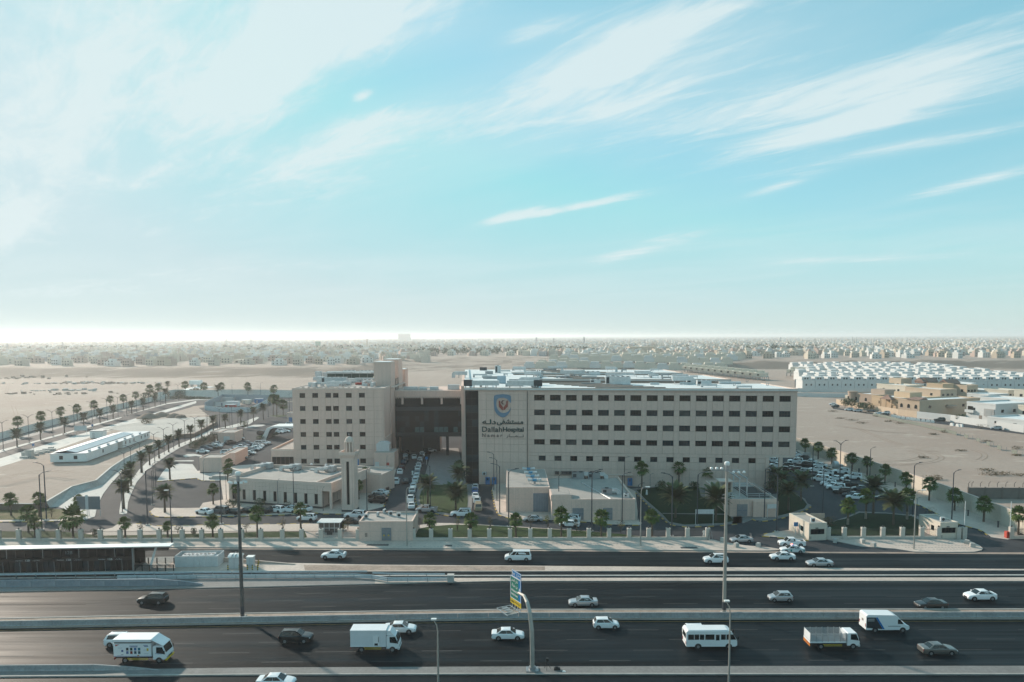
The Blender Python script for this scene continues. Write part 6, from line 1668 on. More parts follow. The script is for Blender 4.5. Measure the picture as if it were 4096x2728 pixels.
# tactile paving marks on the pavement
mb = MB(); rr = random.Random(3)
def paver_rows(u0,u1,v,z=0.152):
 u = u0
 while u < u1:
  p = W(u,v,z); mb.box(p.x,p.x + 0.38,p.y,p.y + 0.22,z,z + 0.004); u += 13.3
  if rr.random() < 0.12: u += 40
for (u0,u1,v) in ((1130,1400,2176),(1480,1650,2176),(1640,1700,2187),(1735,1880,2188),(1830,2330,2179),(2090,2290,2172),(2380,2560,2181),(2360,2500,2173),(2630,2690,2188),(2740,2810,2186),(3500,3860,2167),(3490,3650,2173),(3700,3850,2176),(3580,3900,2182),(3620,3880,2190),(3680,3880,2197),(970,1070,2180),(700,790,2180)):
 paver_rows(u0,u1,v)
setting('tactile_pavers',mb,paving_dark)
for i,(u,v,w) in enumerate(((1465,2183,4.5),(1780,2185,1.4),(2725,2194,3.4),(1350,2000,0.1))):
 if w < 1: continue
 o = MB().box(0,w,0,1.0,0,0.012).build('drain_cover',plinth,None,W(u,v,0.151)); tag(o,nth(i) + ' dark drain cover from the left on the front pavement','drain cover','drain covers')
# ================================================================== vehicles
def carpaint(name,col,metal=0.0,rough=0.30):
 return mat(name,col,rough,metal=metal,var=0.03,scale=0.8,coat=0.6,spec=0.5)
PAINT = {'white': carpaint('paint_white',(0.74,0.75,0.76)),'silver': carpaint('paint_silver',(0.42,0.44,0.46),0.5),'grey': carpaint('paint_grey',(0.10,0.11,0.12),0.4),
         'black': carpaint('paint_black',(0.008,0.009,0.010)),'navy': carpaint('paint_navy',(0.012,0.03,0.07)),'blue': carpaint('paint_blue',(0.02,0.10,0.32)),
         'maroon': carpaint('paint_maroon',(0.09,0.012,0.012)),'tan': carpaint('paint_tan',(0.38,0.30,0.20)),'bronze': carpaint('paint_bronze',(0.15,0.145,0.135),0.5)}
car_glass = mat('car_glass',(0.012,0.018,0.020),0.06,var=0.0,spec=0.6)
head_m = mat('headlight_glass',(0.55,0.57,0.58),0.15,var=0.0)
tail_m = mat('taillight_red',(0.30,0.012,0.01),0.25,var=0.0)
rim_m = mat('wheel_rim',(0.25,0.26,0.27),0.35,metal=0.6,var=0.0)
# length, width, height, hood height, deck height, sill, cabin x (rear base, roof rear, roof front, windscreen base), wheelbase, wheel radius, belt height
SPEC = {
 'sedan': dict(L=4.65,W=1.80,H=1.46,hood=0.92,deck=1.02,belt=0.95,cab=(-1.75,-0.95,0.35,1.15),wb=2.70,r=0.32),
 'old_sedan': dict(L=4.75,W=1.80,H=1.42,hood=0.92,deck=0.98,belt=0.95,cab=(-1.60,-0.95,0.30,1.10),wb=2.75,r=0.32),
 'coupe_suv': dict(L=4.70,W=1.88,H=1.60,hood=1.02,deck=1.12,belt=1.08,cab=(-2.10,-0.95,0.40,1.15),wb=2.90,r=0.37),
 'hatch': dict(L=3.80,W=1.66,H=1.50,hood=0.95,deck=1.02,belt=0.98,cab=(-1.78,-1.45,0.25,1.00),wb=2.42,r=0.30),
 'suv': dict(L=4.60,W=1.86,H=1.70,hood=1.08,deck=1.12,belt=1.10,cab=(-2.20,-1.85,0.35,1.10),wb=2.68,r=0.36),
 'big_suv': dict(L=5.05,W=1.98,H=1.90,hood=1.18,deck=1.22,belt=1.20,cab=(-2.45,-2.30,0.30,1.05),wb=2.88,r=0.41),
 'van': dict(L=5.10,W=1.90,H=1.95,hood=1.10,deck=1.15,belt=1.15,cab=(-2.48,-2.30,0.95,1.80),wb=3.15,r=0.34),
 'pickup': dict(L=5.30,W=1.86,H=1.80,hood=1.12,deck=1.05,belt=1.12,cab=(-0.75,-0.55,0.75,1.45),wb=3.08,r=0.39),
}
def lerp_quad(q,u0,u1,v0,v1,off):
 """a pane inside the quad q = (bottom left, bottom right, top right, top left), lifted by off"""
 a,b,c,d = q
 def at(u,v): return a.lerp(b,u).lerp(d.lerp(c,u),v)
 nn = (b - a).cross(d - a).normalized() * off
 return [at(u0,v0) + nn,at(u1,v0) + nn,at(u1,v1) + nn,at(u0,v1) + nn],nn
CARM = {}
def car_meshes(kind,col):
 key = (kind,col)
 if key in CARM: return CARM[key]
 S = SPEC[kind]; L,Wd,H = S['L'],S['W'],S['H']; w = Wd / 2; hl2 = L / 2
 xb0,xr1,xf1,xf0 = S['cab']; belt = S['belt']; hood,deck = S['hood'],S['deck']; r = S['r']
 pm = PAINT[col]
 body = MB()
 zb = r * 0.62
 if kind == 'pickup': deck_x = xb0
 st_ = [(-hl2,0.80,zb + 0.14,deck - 0.12,0.78),(-hl2 + 0.10,0.90,zb + 0.02,deck - 0.02,0.86),(-hl2 + 0.45,0.97,zb,deck,0.91),(xb0 if xb0 > -hl2 + 0.6 else -hl2 + 0.7,1.0,zb,max(deck,belt),0.93),
           (0.0,1.0,zb,belt,0.93),(xf0,0.99,zb,belt * 0.985,0.92),(hl2 - 0.75,0.97,zb,hood - 0.04,0.88),(hl2 - 0.28,0.91,zb + 0.02,hood - 0.13,0.80),(hl2 - 0.06,0.82,zb + 0.06,hood - 0.26,0.70),(hl2,0.74,zb + 0.14,hood - 0.38,0.62)]
 loops = []
 for x,kw,z0,z1,kt in st_:
  ww_ = w * kw; wt = w * kt; zm = (z0 + z1) / 2
  half = [(ww_ * 0.90,z0),(ww_ * 0.985,z0 + 0.10),(ww_,zm),(ww_ * 0.975,z1 - 0.10),(wt,z1 - 0.015),(wt * 0.5,z1 + 0.018)]
  loops.append([(x,y,z) for y,z in half] + [(x,-y,z) for y,z in half[::-1]])
 n = len(loops[0]); vs_ = [v for l in loops for v in l]; fs = []
 for i in range(len(loops) - 1):
  for k in range(n): fs.append((i * n + k,i * n + (k + 1) % n,(i + 1) * n + (k + 1) % n,(i + 1) * n + k))
 fs += [tuple(range(n - 1,-1,-1)),tuple(range((len(loops) - 1) * n,len(loops) * n))]
 body.add(vs_,fs,0)
 # wheel arches, sills, bumpers
 wx = S['wb'] / 2
 for sx in (-1,1):
  for sy in (-1,1): body.cyl((sx * wx,sy * (w * 0.80),r),(sx * wx,sy * (w * 1.002),r),r + 0.07,n=14,m=1)
 body.box(-hl2 + 0.35,hl2 - 0.4,-w * 0.93,w * 0.93,zb - 0.06,zb + 0.03,1)
 body.box(hl2 - 0.03,hl2 + 0.015,-w * 0.45,w * 0.45,zb + 0.12,hood - 0.42,1)
 # cabin
 wb_,wr = w * 0.915,w * (0.80 if kind in ('van','big_suv','pickup') else 0.74)
 bz = belt - 0.03
 base = [Vector((xb0,wb_ * 0.96,bz)),Vector((xb0,-wb_ * 0.96,bz)),Vector((xf0,-wb_ * 0.90,bz)),Vector((xf0,wb_ * 0.90,bz))]
 top = [Vector((xr1,wr * 0.94,H - 0.05)),Vector((xr1,-wr * 0.94,H - 0.05)),Vector((xf1,-wr * 0.96,H - 0.03)),Vector((xf1,wr * 0.96,H - 0.03))]
 body.hexa([base[0],base[1],base[2],base[3]][::-1],[top[0],top[1],top[2],top[3]][::-1],0)
 mxr = (xr1 + xf1) / 2
 body.add([top[0],top[1],top[2],top[3],Vector((mxr - 0.3,wr * 0.55,H + 0.02)),Vector((mxr - 0.3,-wr * 0.55,H + 0.02)),Vector((mxr + 0.3,-wr * 0.55,H + 0.02)),Vector((mxr + 0.3,wr * 0.55,H + 0.02))],
             [(0,1,5,4),(1,2,6,5),(2,3,7,6),(3,0,4,7),(4,5,6,7)],0)
 if kind == 'pickup':
  x0,x1 = -hl2 + 0.08,xb0 - 0.08
  body.box(x0,x1,w * 0.86,w * 0.96,belt - 0.25,belt + 0.12,0).box(x0,x1,-w * 0.96,-w * 0.86,belt - 0.25,belt + 0.12,0).box(x0,x0 + 0.08,-w * 0.86,w * 0.86,belt - 0.25,belt + 0.12,0)
  body.box(x0 + 0.1,x1,-w * 0.85,w * 0.85,deck - 0.02,deck + 0.035,1)
 for sy in (-1,1):      # mirrors
  body.box(xf0 - 0.42,xf0 - 0.24,sy * w * 1.0 if sy > 0 else -w * 1.13,w * 1.13 if sy > 0 else -w * 1.0,belt + 0.0,belt + 0.15,0)
 if kind in ('big_suv','suv'):
  for sy in (-1,1): body.box(xr1 + 0.2,xf1 - 0.2,sy * wr * 0.86 - 0.02,sy * wr * 0.86 + 0.02,H - 0.02,H + 0.05,1)
 res = {'body': body.mesh('body',[pm,black_plastic])}
 # panes: windscreen, rear window, two side windows on each side
 def pane(q,*a):
  pts,nn = lerp_quad(q,*a,0.014)
  mb = MB(); mb.hexa([p - nn * 0.8 for p in pts],pts); return mb
 F_ = (base[3],base[2],top[2],top[3]); res_w = []
 res['windscreen'] = pane((base[2],base[3],top[3],top[2]),0.04,0.96,0.06,0.97).mesh('windscreen',car_glass)
 res['rear_window'] = pane((base[0],base[1],top[1],top[0]),0.06,0.94,0.14,0.95).mesh('rear_window',car_glass)
 Lq = (base[3],base[0],top[0],top[3]); Rq = (base[1],base[2],top[2],top[1])
 ks = {'pickup': [(0.10,0.90)],'van': [(0.05,0.72),(0.75,0.93)]}.get(kind,[(0.10,0.52),(0.54,0.90)])
 res['side'] = []
 for k in ks:
  res['side'].append(pane(Rq,k[0],k[1],0.10,0.93).mesh('side_window',car_glass))
  res['side'].append(pane(Lq,1 - k[1],1 - k[0],0.10,0.93).mesh('side_window',car_glass))
 wh = []
 for sx in (-1,1):
  for sy in (-1,1):
   ty = MB().cyl((0,-0.10,0),(0,0.10,0),r,n=16).mesh('tyre',rubber)
   wh.append((Vector((sx * wx,sy * (w * 0.985 - 0.085),r)),sy))
 res['wheels'] = wh
 res['tyre'] = MB().cyl((0,-0.105,0),(0,0.105,0),r,n=16).mesh('tyre',rubber)
 res['rim'] = MB().cyl((0,-0.115,0),(0,0.115,0),r * 0.62,n=10).mesh('rim',rim_m)
 lz = hood - 0.30
 res['headlight'] = MB().box(-0.12,0.02,-0.2,0.2,-0.08,0.07).mesh('headlight',head_m)
 res['taillight'] = MB().box(-0.02,0.10,-0.16,0.16,-0.10,0.10).mesh('taillight',tail_m)
 res['hp'] = [Vector((hl2 - 0.14,s * w * 0.66,lz)) for s in (-1,1)]
 res['tp'] = [Vector((-hl2 + 0.04,s * w * 0.68,deck - 0.26)) for s in (-1,1)]
 CARM[key] = res
 return res
def car(label,kind,col,p,rz,group=None,detail=True,scale=1.0,cat='car'):
 t = thing('parked_car' if (group and 'parked' in group) else 'car',label,cat,p,rz,group)
 if scale != 1.0: t.scale = (scale,) * 3
 M_ = car_meshes(kind,col)
 link('body',M_['body'],t); link('windscreen',M_['windscreen'],t); link('rear_window',M_['rear_window'],t)
 for s in M_['side']: link('side_window',s,t)
 for q,sy in M_['wheels']:
  wv = link('wheel',M_['tyre'],t,q)
  if detail: link('rim',M_['rim'],wv)
 if detail:
  for q in M_['hp']: link('headlight',M_['headlight'],t,q)
  for q in M_['tp']: link('taillight',M_['taillight'],t,q)
 return t
LEFT,RIGHT = math.pi,0.0
HW = 'traffic on the highway'
traffic = [
 ('white fastback crossover driving left on the service road before the substation','coupe_suv','white',W(1335,2232),LEFT),('white passenger van driving left on the service road behind the road sign','van','white',W(2072,2240),LEFT),
 ('white crossover driving left on the service road beside the tan light mast','suv','white',W(2862,2250),LEFT),('white sedan driving left in front of the police car','sedan','white',W(3129,2237),LEFT - 0.02),
 ('white pickup truck turning out of the gate behind the police car','pickup','white',W(3166,2184),LEFT - 0.06),
 ('silver sedan driving left on the service road behind the white sedan','old_sedan','silver',W(3277,2263),LEFT),
 ('silver blue sedan with its boot open standing at the gate','sedan','silver',W(2965,2168),LEFT + 0.05),('black crossover driving left on the highway below the station','suv','black',W(612,2412),LEFT),
 ('silver sedan driving left on the highway right of the road sign','sedan','silver',W(2332,2421),LEFT),('silver hatchback driving left on the highway','hatch','silver',W(3120,2402),LEFT),
 ('black sedan driving left beside the sandy median','sedan','black',W(3722,2430),LEFT),('white crossover with a dark roof window driving left at the right edge','coupe_suv','white',W(3919,2397),LEFT),
 ('white crossover half hidden behind the advertising truck','suv','white',W(492,2580),RIGHT),('black crossover driving right on the highway left of the white box truck','suv','black',W(1185,2565),RIGHT),
 ('white sedan driving right half behind the white box truck','sedan','white',W(1602,2527),RIGHT),('white sedan driving right just left of the sign post','sedan','white',W(2032,2553),RIGHT),
 ('small white sedan driving right beside the median barrier','hatch','white',W(2424,2510),RIGHT),('white crossover driving right half behind the minibus','suv','white',W(2797,2545),RIGHT),
 ('bronze grey sedan driving right at the lower right','old_sedan','bronze',W(3750,2612),RIGHT),('white sedan cut off by the bottom edge of the picture','sedan','white',W(1106,2743),RIGHT)]
for lb,k,c,p,rz in traffic: car(lb,k,c,Vector((p.x,p.y,0.012)),rz,HW)
# the open boot of the silver sedan
q = W(2965,2168)
o = MB().hexa([Vector((2.05,-0.6,1.0)),Vector((2.12,-0.6,1.0)),Vector((2.12,0.6,1.0)),Vector((2.05,0.6,1.0))],[Vector((1.95,-0.55,1.75)),Vector((2.02,-0.55,1.78)),Vector((2.02,0.55,1.78)),Vector((1.95,0.55,1.75))]).build('boot_lid',PAINT['grey'],None)
for ob in COL.objects:
 if ob.get('label','').startswith('silver blue sedan'): o.parent = ob; o.rotation_euler = (0,0,math.pi); o.location = (0,0,0)
# police car
pc = car('white and green police car with a lit roof bar at the gate exit','sedan','white',Vector((*W(3168,2209).xy,0.012)),LEFT - 0.10,HW)
pgreen = mat('police_green',(0.015,0.22,0.20),0.4,var=0.0)
wv = SPEC['sedan']['W'] / 2
for sy in (-1,1):
 MB().box(-1.9,1.6,min(sy * wv * 0.99,sy * (wv + 0.012)),max(sy * wv * 0.99,sy * (wv + 0.012)),0.80,0.86).build('green_stripe',pgreen,pc)
 MB().box(0.25,0.55,min(sy * wv * 0.99,sy * (wv + 0.014)),max(sy * wv * 0.99,sy * (wv + 0.014)),0.35,0.78).build('door_badge',pgreen,pc)
 for k in range(3): MB().box(-2.2 + k * 0.13,-2.12 + k * 0.13,min(sy * wv * 0.86,sy * (wv * 0.99)),max(sy * wv * 0.86,sy * (wv * 0.99)),0.45,0.85).build('rear_chevron',pgreen,pc)
lb_ = MB().box(-0.15,0.1,-0.55,0.55,1.44,1.50).build('light_bar',steel,pc)
MB().box(-0.15,0.1,-0.55,-0.1,1.50,1.62).build('red_beacon',mat('beacon_red',(0.9,0.2,0.15),0.4,var=0.0,emit=((1.0,0.22,0.15),2.5)),lb_)
MB().box(-0.15,0.1,0.1,0.55,1.50,1.62).build('blue_beacon',mat('beacon_blue',(0.2,0.25,0.7),0.4,var=0.0),lb_)
def wheel_set(t,pos,r,wd=0.26):
 ty = MB().cyl((0,-wd / 2,0),(0,wd / 2,0),r,n=16).mesh('tyre',rubber); rm = MB().cyl((0,-wd / 2 - 0.01,0),(0,wd / 2 + 0.01,0),r * 0.55,n=10).mesh('rim',rim_m)
 for p in pos:
  w_ = link('wheel',ty,t,p); link('rim',rm,w_)
tw_ = mat('truck_white',(0.70,0.71,0.72),0.45,var=0.03,scale=0.5)
def cab(t,x0,x1,w,h,z0=0.55):
 """cab-over truck cab, front at x1"""
 prof = [(x0,z0),(x1 - 0.05,z0),(x1,z0 + 0.5),(x1 - 0.08,z0 + 0.85),(x1 - 0.45,h),(x0 + 0.1,h),(x0,h - 0.1)]
 MB().extr_y(prof,-w / 2,w / 2).build('cab',tw_,t)
 a = Vector((x1 - 0.09,-w / 2 + 0.12,z0 + 0.9)); b = Vector((x1 - 0.09,w / 2 - 0.12,z0 + 0.9)); c = Vector((x1 - 0.43,w / 2 - 0.18,h - 0.08)); d = Vector((x1 - 0.43,-w / 2 + 0.18,h - 0.08))
 nn = (b - a).cross(d - a).normalized() * 0.03
 MB().hexa([a,b,c,d],[p + nn for p in (a,b,c,d)]).build('windscreen',car_glass,t)
 for sy in (-1,1):
  y0,y1 = (w / 2,w / 2 + 0.015) if sy > 0 else (-w / 2 - 0.015,-w / 2)
  MB().extr_y([(x0 + 0.45,z0 + 0.85),(x1 - 0.15,z0 + 0.72),(x1 - 0.5,h - 0.15),(x0 + 0.45,h - 0.15)],y0,y1).build('side_window',car_glass,t)
  MB().box(x1 - 0.06,x1 + 0.02,sy * w * 0.36 - 0.2,sy * w * 0.36 + 0.2,z0 + 0.2,z0 + 0.38).build('headlight',head_m,t)
  MB().box(x1 - 0.2,x1 - 0.1,sy * (w / 2 + 0.2) - 0.06,sy * (w / 2 + 0.2) + 0.06,z0 + 0.8,z0 + 1.25).build('mirror',black_plastic,t)
 MB().box(x1 - 0.2,x1 + 0.05,-w / 2,w / 2,z0 - 0.12,z0 + 0.12).build('bumper',yellow_paint if t['label'].startswith('white advert') else tw_,t)
def chassis(t,x0,x1,w):
 MB().box(x0,x1,-w * 0.3,w * 0.3,0.55,0.85).build('chassis',black_plastic,t)
 for sy in (-1,1):
  for z in (0.5,0.68): MB().box(x0 + 1.4,x1 - 2.4,sy * w * 0.47 - 0.02,sy * w * 0.47 + 0.02,z,z + 0.05).build('side_guard',yellow_paint,t)
 MB().box(x0 - 0.05,x0,-w * 0.45,w * 0.45,0.5,0.75).build('rear_bar',tail_m,t)
# advertising box truck
p = W(578,2640); p.z = 0.012
t = thing('box_truck','white advertising box truck with a fold out roof driving right','truck',p,RIGHT,HW)
TL = 6.9; x0,x1 = -TL / 2,TL / 2; w = 2.2
chassis(t,x0,x1,w); cab(t,x1 - 1.75,x1,w * 0.95,2.35)
MB().box(x0,x1 - 1.95,-w / 2,w / 2,0.95,2.75).build('cargo_box',tw_,t)
MB().box(x0 + 0.1,x1 - 2.1,-w / 2 + 0.04,w / 2 - 0.04,2.75,2.95).build('vent_gap',black_plastic,t)
MB().box(x0 - 0.05,x1 - 1.9,-w / 2 - 0.06,w / 2 + 0.06,2.95,3.3).build('roof',tw_,t)
a = [Vector((x1 - 1.9,-w / 2,3.28)),Vector((x1 - 1.9,w / 2,3.28)),Vector((x1 - 0.35,w / 2 - 0.1,2.4)),Vector((x1 - 0.35,-w / 2 + 0.1,2.4))]
MB().hexa([q - Vector((0.03,0,0.08)) for q in a],a).build('wind_deflector',tw_,t)
nbl = mat('ad_blue',(0.02,0.06,0.22),0.5,var=0.0); ngr = mat('ad_grey',(0.25,0.27,0.33),0.5,var=0.0)
ad = [(0.30,0.85,0.20,0.93,'tri')]
BLn = x1 - 1.95 - x0
def adbox(name,fx0,fx1,fz0,fz1,m): MB().box(x0 + BLn * fx0,x0 + BLn * fx1,-w / 2 - 0.012,-w / 2,1.0 + 1.7 * fz0,1.0 + 1.7 * fz1).build(name,m,t)
MB().extr_y([(x0 + BLn * 0.05,2.60),(x0 + BLn * 0.17,2.62),(x0 + BLn * 0.06,2.36)],-w / 2 - 0.012,-w / 2).build('red_corner_logo',red_paint,t)
adcol = [(0.010,0.02,0.02),(0.01,0.04,0.02),(0.0,0.10,0.28),(0.0,0.14,0.20),(0.08,0.13,0.28),(0.20,0.02,0.01),(0.005,0.06,0.09),(0.005,0.07,0.10)]
for k,c in enumerate(adcol):
 cx_ = 0.37 + (k % 4) * 0.105; zc = 0.47 if k < 4 else 0.20
 adbox('product_picture',cx_ - 0.032,cx_ + 0.032,zc,zc + 0.22,mat('ad_%d' % k,c,0.5,var=0.1,scale=4))
for a in ((0.43,0.65,0.80,0.85),(0.46,0.64,0.73,0.76),(0.80,0.92,0.86,0.90),(0.82,0.93,0.77,0.82),(0.13,0.24,0.66,0.68),(0.80,0.88,0.50,0.52),(0.10,0.20,0.08,0.10),(0.80,0.93,0.20,0.22)): adbox('caption_line',*a,nbl if a[2] > 0.7 else ngr)
adbox('yellow_badge',0.885,0.935,0.44,0.64,yellow_paint); adbox('orange_badge',0.63,0.68,0.02,0.10,mat('ad_orange',(0.5,0.18,0.03),0.5,var=0.0)); adbox('small_picture',0.21,0.26,0.36,0.52,nbl); adbox('small_picture',0.20,0.26,0.10,0.16,ngr)
adbox('blue_band',0.0,1.0,-0.005,0.03,nbl)
lettering(t,'TEL',x1 - 1.5,-w * 0.475 - 0.005,1.25,0.9,0.14,nbl,depth=0.01)
wheel_set(t,[Vector((x1 - 0.95,s * w * 0.44,0.42)) for s in (-1,1)] + [Vector((x0 + 1.45,s * w * 0.42,0.42)) for s in (-1,1)],0.42)
# plain box truck
p = W(1505,2598); p.z = 0.012
t = thing('box_truck','plain white refrigerated box truck driving right','truck',p,RIGHT,HW)
TL = 6.6; x0,x1 = -TL / 2,TL / 2; w = 2.15
chassis(t,x0,x1,w); cab(t,x1 - 1.7,x1,w * 0.93,2.35)
MB().box(x0,x1 - 1.75,-w / 2,w / 2,0.9,3.1).build('cargo_box',mat('truck_grey',(0.60,0.62,0.64),0.5,var=0.04,scale=0.5),t)
MB().box(x0 - 0.03,x1 - 1.72,-w / 2 - 0.03,w / 2 + 0.03,3.1,3.16).box(x0 - 0.03,x1 - 1.72,-w / 2 - 0.03,-w / 2,0.86,0.96).build('box_trim',tw_,t)
d_ = MB().box(x0 + 3.1,x0 + 3.95,-w / 2 - 0.04,-w / 2,0.98,2.4).build('side_door',tw_,t); MB().box(x0 + 3.3,x0 + 3.75,-w / 2 - 0.06,-w / 2 - 0.04,1.05,1.35).build('door_step',black_plastic,d_); MB().box(x0 + 3.8,x0 + 3.9,-w / 2 - 0.06,-w / 2 - 0.04,1.5,2.3).build('door_bar',steel,d_)
MB().extr_y([(x1 - 1.72,2.4),(x1 - 0.7,2.4),(x1 - 1.2,3.0),(x1 - 1.72,3.05)],-0.9,0.9).build('wind_deflector',tw_,t)
wheel_set(t,[Vector((x1 - 0.9,s * w * 0.43,0.42)) for s in (-1,1)] + [Vector((x0 + 1.5,s * w * 0.42,0.42)) for s in (-1,1)],0.42)
# minibus
p = W(2838,2585); p.z = 0.012
t = thing('minibus','white minibus with dark windows driving right','bus',p,RIGHT,HW)
TL = 6.99; x0,x1 = -TL / 2,TL / 2; w = 2.08
prof = [(x0,0.45),(x0 + 0.05,0.40),(x1 - 0.25,0.40),(x1,0.55),(x1,1.15),(x1 - 0.12,1.45),(x1 - 0.75,2.45),(x1 - 1.1,2.58),(x0 + 0.2,2.62),(x0,2.45),(x0 - 0.02,1.4)]
MB().extr_y(prof,-w / 2,w / 2).build('body',tw_,t)
MB().box(x0 + 0.3,x1 - 1.3,-w * 0.42,w * 0.42,2.6,2.68).build('roof_rib',tw_,t)
for sy in (-1,1):
 y0,y1 = (w / 2,w / 2 + 0.012) if sy > 0 else (-w / 2 - 0.012,-w / 2)
 for a,b in ((0.25,1.05),(1.12,1.75),(1.85,2.45),(2.6,3.85),(4.75,5.4),(5.5,5.95)): MB().box(x0 + a,x0 + b,y0,y1,1.38,2.12).build('side_window',car_glass,t)
 MB().extr_y([(x0 + 6.0,1.38),(x1 - 0.15,1.38),(x1 - 0.55,2.12),(x0 + 6.0,2.12)],y0,y1).build('side_window',car_glass,t)
MB().box(x0 + 3.98,x0 + 4.62,-w / 2 - 0.02,-w / 2,0.5,2.2).build('door',tw_,t); MB().box(x0 + 4.05,x0 + 4.55,-w / 2 - 0.03,-w / 2 - 0.02,1.3,2.1).build('door_window',car_glass,t)
a = [Vector((x1 - 0.10,-w / 2 + 0.1,1.45)),Vector((x1 - 0.10,w / 2 - 0.1,1.45)),Vector((x1 - 0.74,w / 2 - 0.15,2.42)),Vector((x1 - 0.74,-w / 2 + 0.15,2.42))]
nn = Vector((0.84,0,0.55)) * 0.03; MB().hexa(a,[q + nn for q in a]).build('windscreen',car_glass,t)
MB().box(x0 - 0.035,x0 - 0.015,-w / 2 + 0.2,w / 2 - 0.2,1.45,2.15).build('rear_window',car_glass,t)
for sy in (-1,1):
 MB().box(x0 - 0.04,x0 - 0.01,sy * w * 0.43 - 0.1,sy * w * 0.43 + 0.1,0.7,1.1).build('taillight',tail_m,t)
 MB().box(x1 - 0.02,x1 + 0.02,sy * w * 0.38 - 0.18,sy * w * 0.38 + 0.18,0.75,0.95).build('headlight',head_m,t)
 MB().box(x1 + 0.05,x1 + 0.2,sy * (w / 2 + 0.15) - 0.06,sy * (w / 2 + 0.15) + 0.06,1.5,1.9).build('mirror',black_plastic,t)
wheel_set(t,[Vector((x1 - 1.15,s * w * 0.45,0.38)) for s in (-1,1)] + [Vector((x0 + 1.65,s * w * 0.45,0.38)) for s in (-1,1)],0.38)
for s in (-1,1):
 for x in (x1 - 1.15,x0 + 1.65): MB().cyl((x,s * w * 0.48,0.38),(x,s * (w / 2 + 0.004),0.38),0.47,n=16).build('wheel_arch',black_plastic,t)
# stake bed truck
p = W(3326,2586); p.z = 0.012
t = thing('stake_truck','empty stake bed truck with grey slatted sides and an orange tailboard driving right','truck',p,RIGHT,HW)
TL = 6.8; x0,x1 = -TL / 2,TL / 2; w = 2.1
chassis(t,x0,x1,w); cab(t,x1 - 1.7,x1,w * 0.93,2.3)
MB().box(x0,x1 - 1.85,-w / 2,w / 2,0.95,1.15).build('deck',tw_,t)
MB().box(x0 + 0.05,x1 - 1.9,-w / 2 + 0.06,w / 2 - 0.06,1.15,1.18).build('deck_floor',steel,t)
BL_ = x1 - 1.85 - x0
slat = mat('slat_grey',(0.34,0.36,0.37),0.5,metal=0.3,var=0.1,scale=1)
for sy in (-1,1):
 y = sy * (w / 2 - 0.03)
 for k in range(9): MB().box(x0,x0 + BL_,y - 0.02,y + 0.02,1.25 + k * 0.12,1.31 + k * 0.12).build('side_slat',slat,t)
 for k in range(7): MB().box(x0 + BL_ * k / 6 - 0.04,x0 + BL_ * k / 6 + 0.04,y - 0.03 + sy * 0.035,y + 0.03 + sy * 0.035,1.15,2.36).build('stake',slat,t)
for k in range(9): MB().box(x0 - 0.03,x0 + 0.01,-w / 2 + 0.05,w / 2 - 0.05,1.25 + k * 0.12,1.34 + k * 0.12).build('tail_slat',tw_,t)
for k in range(9): MB().box(x0 + BL_ - 0.06,x0 + BL_ - 0.02,-w / 2 + 0.05,w / 2 - 0.05,1.25 + k * 0.12,1.34 + k * 0.12).build('front_slat',tw_,t)
MB().box(x0 - 0.06,x0 - 0.005,-w / 2,w / 2,0.94,1.18).build('tailboard',tw_,t); MB().box(x0 - 0.07,x0 - 0.02,-w / 2,w / 2,0.5,0.92).build('orange_board',mat('orange_board',(0.55,0.20,0.02),0.5,col2=(0.30,0.06,0.02),scale=3),t)
wheel_set(t,[Vector((x1 - 0.9,s * w * 0.43,0.42)) for s in (-1,1)] + [Vector((x0 + 1.5,s * w * 0.42,0.42)) for s in (-1,1)],0.42)
# panel van with livery
p = W(3535,2520); p.z = 0.012
t = thing('delivery_van','tall white delivery van with a dark and blue rear livery driving right','van',p,RIGHT,HW)
TL = 6.3; x0,x1 = -TL / 2,TL / 2; w = 2.05
prof = [(x0,0.5),(x0 + 0.05,0.42),(x1 - 0.2,0.42),(x1,0.6),(x1 - 0.02,0.95),(x1 - 0.75,1.25),(x1 - 1.65,2.35),(x1 - 2.2,2.60),(x0 + 0.25,2.66),(x0 + 0.03,2.5)]
MB().extr_y(prof,-w / 2,w / 2).build('body',tw_,t)
livd = mat('livery_dark',(0.02,0.028,0.035),0.4,var=0.0); livb = mat('livery_blue',(0.0,0.14,0.40),0.4,var=0.0)
for sy in (-1,1):
 y0,y1 = (w / 2,w / 2 + 0.01) if sy > 0 else (-w / 2 - 0.01,-w / 2)
 MB().extr_y([(x0 + 0.1,0.75),(x0 + 2.45,0.55),(x0 + 1.35,2.3),(x0 + 0.1,2.3)],y0,y1).build('dark_livery',livd,t)
 MB().extr_y([(x0 + 2.46,0.55),(x0 + 2.75,0.55),(x0 + 1.65,2.3),(x0 + 1.36,2.3)],y0,y1).build('blue_stripe',livb,t)
 MB().extr_y([(x1 - 1.7,1.32),(x1 - 0.85,1.30),(x1 - 1.35,1.95),(x1 - 1.7,2.0)],y0,y1).build('side_window',car_glass,t)
 for z in (2.0,1.75): MB().box(x0 + 0.25,x0 + 1.2,min(y0,y1) - 0.005 if sy < 0 else y1,min(y0,y1) if sy < 0 else y1 + 0.005,z,z + 0.08).build('livery_text',ac_white,t)
 MB().box(x0 - 0.02,x0 + 0.03,sy * w * 0.44 - 0.06,sy * w * 0.44 + 0.06,0.9,1.35).build('taillight',tail_m,t)
 MB().box(x1 - 0.25,x1 - 0.02,sy * w * 0.38 - 0.2,sy * w * 0.38 + 0.2,0.85,1.0).build('headlight',head_m,t)
 MB().box(x0 + 3.2,x0 + 5.0,y0,y1,0.95,1.02).build('door_rail',livd,t)
